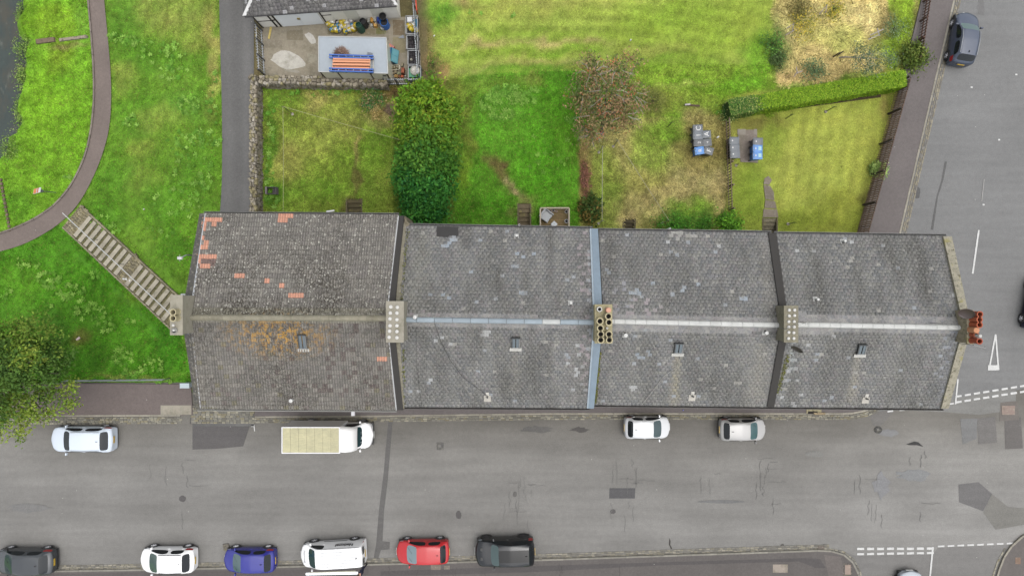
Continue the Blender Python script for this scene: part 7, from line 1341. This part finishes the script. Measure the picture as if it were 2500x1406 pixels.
# earth border along the hedge foot
bd = MB().prism(pp([(1790, 292), (1820, 283), (2000, 258), (2150, 238), (2150, 230), (1980, 246), (1800, 274)]), -.02, .02, S(88, 78, 56)).build('border', M_SOIL); tag(bd, 'dark earth border along the foot of the hedge', kind='structure')
def bush(label, px, py, r, h, cols, n=60, per=14, size=.07, seed=1, name='bush', z=None, ry=None, spread=None, cat='bush', flat=.8, lo=.1):
    c = G(px, py); c.z = max(c.z, -3.3); k = P(px, py, c.z + h * .6); root = Vector((k.x, k.y, c.z)); ry = ry or r; bl = [(k.x, k.y, c.z + h * .35, r, ry, h * .65)]; rr_ = random.Random(seed)
    for i in range(3): a = rr_.uniform(0, 6.28); bl.append((k.x + math.cos(a) * r * .5, k.y + math.sin(a) * ry * .5, c.z + h * .3, r * .62, ry * .62, h * .5))
    cols = [tuple(u * 1.35 for u in c) for c in cols]; bl = [(b[0] + rr_.uniform(-.2, .2) * r, b[1] + rr_.uniform(-.2, .2) * r, b[2] * 1.0 - h * .12, b[3], b[4], b[5] * .8) for b in bl]
    tree(name, label, cat, root, bl, n, per, size, cols, seed, .035, limbs=6, spread=spread or r * .34, bark=S(100, 86, 70), flat=flat, lo=lo)
GG = [S(110, 132, 92), S(92, 116, 78), S(128, 146, 106), S(78, 100, 66)]
bush('grey green bush in the lower part of the rough grass', 1990, 170, .8, 0.9, GG, 48, seed=2); bush('pale grey green bush at the roadside of the rough grass', 2195, 68, .9, 0.9, GG, 42, seed=3, size=.06)
YB = [S(176, 160, 50), S(120, 128, 56), S(196, 176, 70), S(92, 110, 50)]
bush('bush with yellow flowers beside broken stakes', 1964, 62, .9, 1.0, YB, 48, seed=4, size=.06); bush('yellow flowered bush at the top edge of the photo', 2042, 12, .85, 1.0, YB, 42, seed=5, size=.06)
bush('dark green bush at the left edge of the rough grass', 1892, 98, .8, 1.0, [S(78, 116, 50), S(64, 96, 46), S(96, 140, 56)], 48, seed=6); bush('small dusky bush below the dark green one', 1908, 142, .6, .8, [S(84, 104, 60), S(70, 88, 50)], 60, seed=7); bush('brownish bush at the top left of the rough grass', 1955, 12, .8, .7, [S(104, 104, 58), S(126, 116, 70)], 60, seed=17)
bush('spiky dark green bush pushing onto the roadside pavement', 2236, 134, .95, 1.3, [S(92, 110, 46), S(74, 92, 42), S(112, 124, 58)], 130, 16, .1, seed=8, ry=.8, flat=.2)
bush('round pale green shrub against the board fence', 2154, 411, .55, 1.3, [S(134, 158, 84), S(112, 140, 72), S(156, 174, 104)], 200, 14, .055, seed=9, spread=.1); bush('small round bright shrub at the foot of the hedge', 1886, 273, .36, .5, [S(132, 158, 50), S(116, 146, 44)], 60, 10, .04, seed=10); bush('bright green bush behind the third house at the picket fence', 1786, 541, .75, 1.2, [S(88, 136, 40), S(112, 160, 48), S(66, 110, 38)], 110, 13, .085, seed=11)
bush('low green brambles behind the third house', 1655, 548, 1.3, .7, [S(70, 122, 40), S(84, 138, 44), S(58, 102, 38)], 130, 13, .07, seed=12, ry=.5); bush('small leafy clump right of the brambles', 1712, 552, .8, .5, [S(74, 124, 40), S(62, 108, 38)], 60, 13, .06, seed=22, ry=.4)
bush('mixed shrub with pale seed heads in the corner below the yard', 905, 238, .75, 1.1, [S(84, 112, 54), S(70, 116, 70), S(166, 148, 108), S(98, 118, 56)], 110, 13, .07, seed=13); bush('straw coloured shrub left of the tan heap', 916, 268, .45, .8, [S(176, 156, 104), S(150, 136, 80)], 70, 13, .06, seed=14)
twigs('tan heap of dead cuttings left of the lime green tree', 956, 267, 0, .55, .5, 420, [S(176, 150, 122), S(150, 126, 100), S(190, 168, 138)], name='cuttings_heap', seed=3)
bush('dark spiky grass clump between two back gardens', 1440, 508, .6, .9, [S(72, 92, 44), S(56, 80, 38), S(120, 104, 56)], 120, 12, .13, seed=15, ry=1.0, flat=.1, name='grass_clump', cat='plant'); bush('reddish dry strip of plants on the garden boundary', 1432, 440, .25, .5, [S(130, 92, 76), S(150, 104, 90), S(104, 88, 60)], 90, 10, .07, seed=16, ry=1.6, name='dry_plants', cat='plant')
bush('faint brown bush right of the rowan tree', 1596, 240, .8, .5, [S(110, 116, 60), S(94, 98, 54)], 60, 10, .06, seed=19); bush('green nettles at the left of the field near the yard fence', 1055, 150, .5, .5, [S(90, 130, 50), S(120, 110, 70)], 50, 12, .06, seed=20, ry=1.6); bush('variegated bush left end of the hedge', 1786, 270, .55, 1.1, [S(74, 104, 52), S(168, 176, 112), S(56, 92, 46)], 80, 12, .06, seed=21)
RBK = [S(116, 144, 66), S(92, 122, 54), S(138, 158, 84), S(80, 106, 50)]
for k, (x, y, r_, ry_, lb) in enumerate(((58, 116, .8, .9, 'bushy green clump on the river bank beside the drain slab'), (50, 190, .5, 1.2, 'narrow green growth along the river bank below the bushy clump'), (42, 280, .55, 1.3, 'grey green weeds on the river bank, middle stretch'), (22, 360, .8, .9, 'grey green weeds where the river leaves the photo'), (48, 30, .35, 1.0, 'low green growth at the top of the river bank'))): bush(lb, x, y, r_, .7, RBK, 90, 12, .06, seed=30 + k, ry=ry_, name='bank_plants', cat='plant')
# staked sapling
sp_ = P(2046, 139); tree('sapling', 'young grey leaved sapling with white trunk tied to a stake', 'tree', sp_, [PB(2135, 140, 3.0, .9, .7, .8), PB(2105, 158, 2.7, .7, .7, .7), PB(2165, 148, 3.0, .7, .5, .6), PB(2095, 120, 2.6, .55, .4, .5), PB(2125, 172, 2.4, .9, .4, .5)], 130, 12, .06, [S(120, 140, 110), S(98, 120, 84), S(144, 160, 132), S(86, 110, 74)], 44, .05, bark=S(216, 206, 196), limbs=10, spread=.2, trunk_top=tuple(P(2120, 143, 2.6)), flat=.4)
q = P(2034, 140); t = thing('tree_stake', 'short dark stake with tie beside the sapling trunk', 'stake', q); MB().box((0, 0, .4), (.07, .07, .9), .3, S(84, 70, 60)).build('stake', M_WOOD, t); MB().tube([(0, 0, .75), (.35, .1, .8)], .03, 5, S(50, 46, 44)).build('tie', M_TRIM, t); MB().box((.32, .12, .4), (.06, .06, .9), .3, S(84, 70, 60)).build('stake', M_WOOD, t)

# ------------------------------------------------------------------ grass: one mesh of blades per ground
BLOCK = [[(532, -80), (624, -80), (622, 1050), (466, 1050), (500, 800), (541, 520), (543, 300), (537, 100)],
         [(-400, 932), (445, 936), (480, 1050), (480, 1600), (-400, 1600)], [(640, 66), (1020, 42), (1026, 205), (645, 203)], [(617, 930), (617, 1700), (3000, 1700), (2900, -100), (2266, -100), (2250, 0), (2193, 228), (2090, 578), (2090, 930)], [(622, 578), (2100, 596), (2100, 1000), (622, 1000)], [(1803, 318), (1848, 317), (1850, 398), (1808, 396)], [(1864, 440), (1884, 436), (1894, 490), (1900, 532), (1862, 532)], [(592, -100), (982, -100), (982, 72), (640, 72)], [(1880, 272), (2150, 232), (2150, 238), (2000, 260), (1820, 284), (1795, 290)]]
BLOCK += [rect(a, yt, b, 600) for a, b, yt, n in WELLS]
PATHP = [tuple(q) for q in smooth_pts(PL)] + [tuple(q) for q in smooth_pts(PR)][::-1]
def blades(n, seed):
    g = np.random.default_rng(seed); px = g.uniform(-45, 2290, n); py = g.uniform(-45, 960, n); ok = np.ones(n, bool)
    ok &= g.random(n) < gsample(GDN, px, py)
    for b in BLOCK + [PATHP]: ok &= ~inpoly(px, py, b)
    px, py = px[ok], py[ok]; z = np.zeros(len(px))
    for _ in range(6): k = (CAMH - z) / FPX; x = (px - 1250) * k; y = (703 - py) * k; z = tz(x, y)
    ys = np.array([r[0] for r in RB[::-1]]); xs = np.array([r[1] for r in RB[::-1]]); d = x - np.interp(y, ys, xs)
    sx = (x - ST0.x) * ST_D.x + (y - ST0.y) * ST_D.y; dn = np.abs((x - ST0.x) * ST_N.x + (y - ST0.y) * ST_N.y)
    ok = (d > .5) & ~((dn < 1.12) & (sx > -.3) & (sx < ST_L + .3)); px, py, x, y, z = px[ok], py[ok], x[ok], y[ok], z[ok]
    n = len(x); ln = gsample(GLN, px, py) * g.uniform(.6, 1.5, n) * (.55 + .9 * fbm(x / .55, y / .55, 91, 2)); hay = np.clip((ln - .12) * 5, 0, 1)
    flow = fbm(x / 2.2, y / 2.2, 77, 2) * 9 ; a = np.where(g.random(n) < .35 + .5 * hay, flow + g.normal(size=n) * .45, g.uniform(0, 6.28, n)); lean = g.uniform(.35, 1.0, n) + hay * .5
    dx, dy = np.cos(a), np.sin(a); w = (.014 + .10 * ln) * g.uniform(.6, 1.2, n); root = np.stack([x, y, z - .02], 1)
    tip = root + np.stack([dx * ln * lean, dy * ln * lean, ln * np.clip(.95 - lean * .7, .12, 1)], 1); sd = np.stack([-dy * w, dx * w, np.zeros(n)], 1)
    V = np.stack([root - sd, root + sd, tip], 1).reshape(-1, 3); F = np.arange(n * 3).reshape(-1, 3); c = ground_col(x, y, z)
    c = c * 1.75 * g.uniform(.55, 1.5, (n, 1)); dry = g.random(n) < .06; c[dry] = np.array(S(178, 168, 96)) * g.uniform(.7, 1.2, (dry.sum(), 1)); return V, F, np.clip(c, .002, .7)
V, F, C = blades(1150000, 5); gr = np_mesh('grass', V, F, C, M_GRASS); tag(gr, 'mixed mown and rough grass', kind='stuff')
# broad-leaved docks and weeds in patches
def docks(spots, seed):
    g = np.random.default_rng(seed); CC, NN, UU, SS, cl = [], [], [], [], []
    pal = np.array([S(122, 166, 66), S(106, 154, 54), S(136, 174, 78), S(92, 140, 46)])
    for (cx, cy, rx, ry, n) in spots:
        for _ in range(n):
            a, r_ = g.uniform(0, 6.28), math.sqrt(g.random()); q = G(cx + math.cos(a) * r_ * rx, cy + math.sin(a) * r_ * ry); k = g.integers(4, 8); s = g.uniform(.06, .14); col = pal[g.integers(0, 4)] * 2.0 * g.uniform(.75, 1.2)
            for j in range(k):
                t = 2 * math.pi * j / k + g.uniform(-.4, .4); u = np.array([math.cos(t), math.sin(t), .25]); CC.append(np.array(q) + u * s * .9 + np.array([0, 0, .08])); NN.append(np.array([-math.cos(t) * .4, -math.sin(t) * .4, 1])); UU.append(u); SS.append(s); cl.append(col * g.uniform(.85, 1.15))
    V, F = quads_np(np.array(CC), np.array(NN), np.array(UU), np.array(SS), np.array(SS) * .42); o = np_mesh('dock_weeds', V, F, np.array(cl), M_LEAF); tag(o, 'pale green broad leaved weeds', kind='stuff')
docks([(465, 258, 30, 24, 45), (395, 130, 60, 30, 30), (320, 100, 40, 14, 22), (320, 295, 24, 16, 24), (420, 175, 40, 20, 20), (500, 340, 40, 24, 34), (440, 350, 30, 30, 20), (475, 420, 50, 50, 30), (430, 500, 60, 40, 24), (290, 92, 30, 10, 12), (480, 460, 40, 20, 20), (520, 240, 14, 80, 16), (250, 545, 30, 20, 12), (280, 560, 14, 10, 8), (120, 685, 34, 22, 40), (180, 715, 40, 24, 50), (220, 760, 40, 24, 44), (260, 790, 30, 20, 26), (300, 870, 30, 24, 40), (330, 910, 30, 12, 18), (370, 890, 30, 20, 18), (20, 715, 20, 14, 10), (130, 750, 8, 6, 4), (235, 672, 16, 12, 10), (320, 785, 12, 8, 6), (400, 930, 20, 8, 10), (60, 640, 40, 20, 10), (385, 570, 40, 20, 12), (170, 435, 10, 8, 6), (1240, 232, 44, 26, 90), (1200, 250, 26, 20, 36), (1285, 245, 24, 18, 34), (1225, 280, 30, 14, 34), (1180, 262, 10, 10, 10), (1305, 220, 16, 6, 10), (1390, 290, 10, 10, 6), (665, 300, 10, 60, 16), (660, 420, 10, 50, 16), (670, 490, 20, 20, 16), (790, 225, 90, 10, 26), (1210, 60, 160, 30, 6), (1760, 270, 30, 14, 14), (1340, 360, 60, 80, 20), (1080, 460, 20, 40, 14)], 3)

g = np.random.default_rng(12); n = 2600; ss = g.uniform(.08, .99, n) * ST_L; yy = g.uniform(-W2, W2, n); keep_ = np.abs(((ss / ST_L - .105) / .0485 + .5) % 1 - .5) > .24; ss, yy = ss[keep_], yy[keep_]; n = len(ss)
C0 = np.array([tuple(SO + SM @ Vector((a, b, 0))) for a, b in zip(ss, yy)]); C0[:, 2] = STZ0 + (STZ1 - STZ0) * ss / ST_L - .02; N0 = g.normal(size=(n, 3)) * .4 + np.array([0, 0, 1]); U0 = g.normal(size=(n, 3)); s0 = g.uniform(.02, .055, n); Vw, Fw = quads_np(C0, N0, U0, s0, s0 * .6)
pal = np.array([S(110, 130, 60), S(130, 124, 76), S(92, 112, 50), S(140, 130, 92)]); o = np_mesh('weeds', Vw - np.array([ST0.x, ST0.y, 0]), Fw, pal[g.integers(0, 4, n)] * g.uniform(.7, 1.3, (n, 1)), M_LEAF, st); o['kind'] = 'stuff'
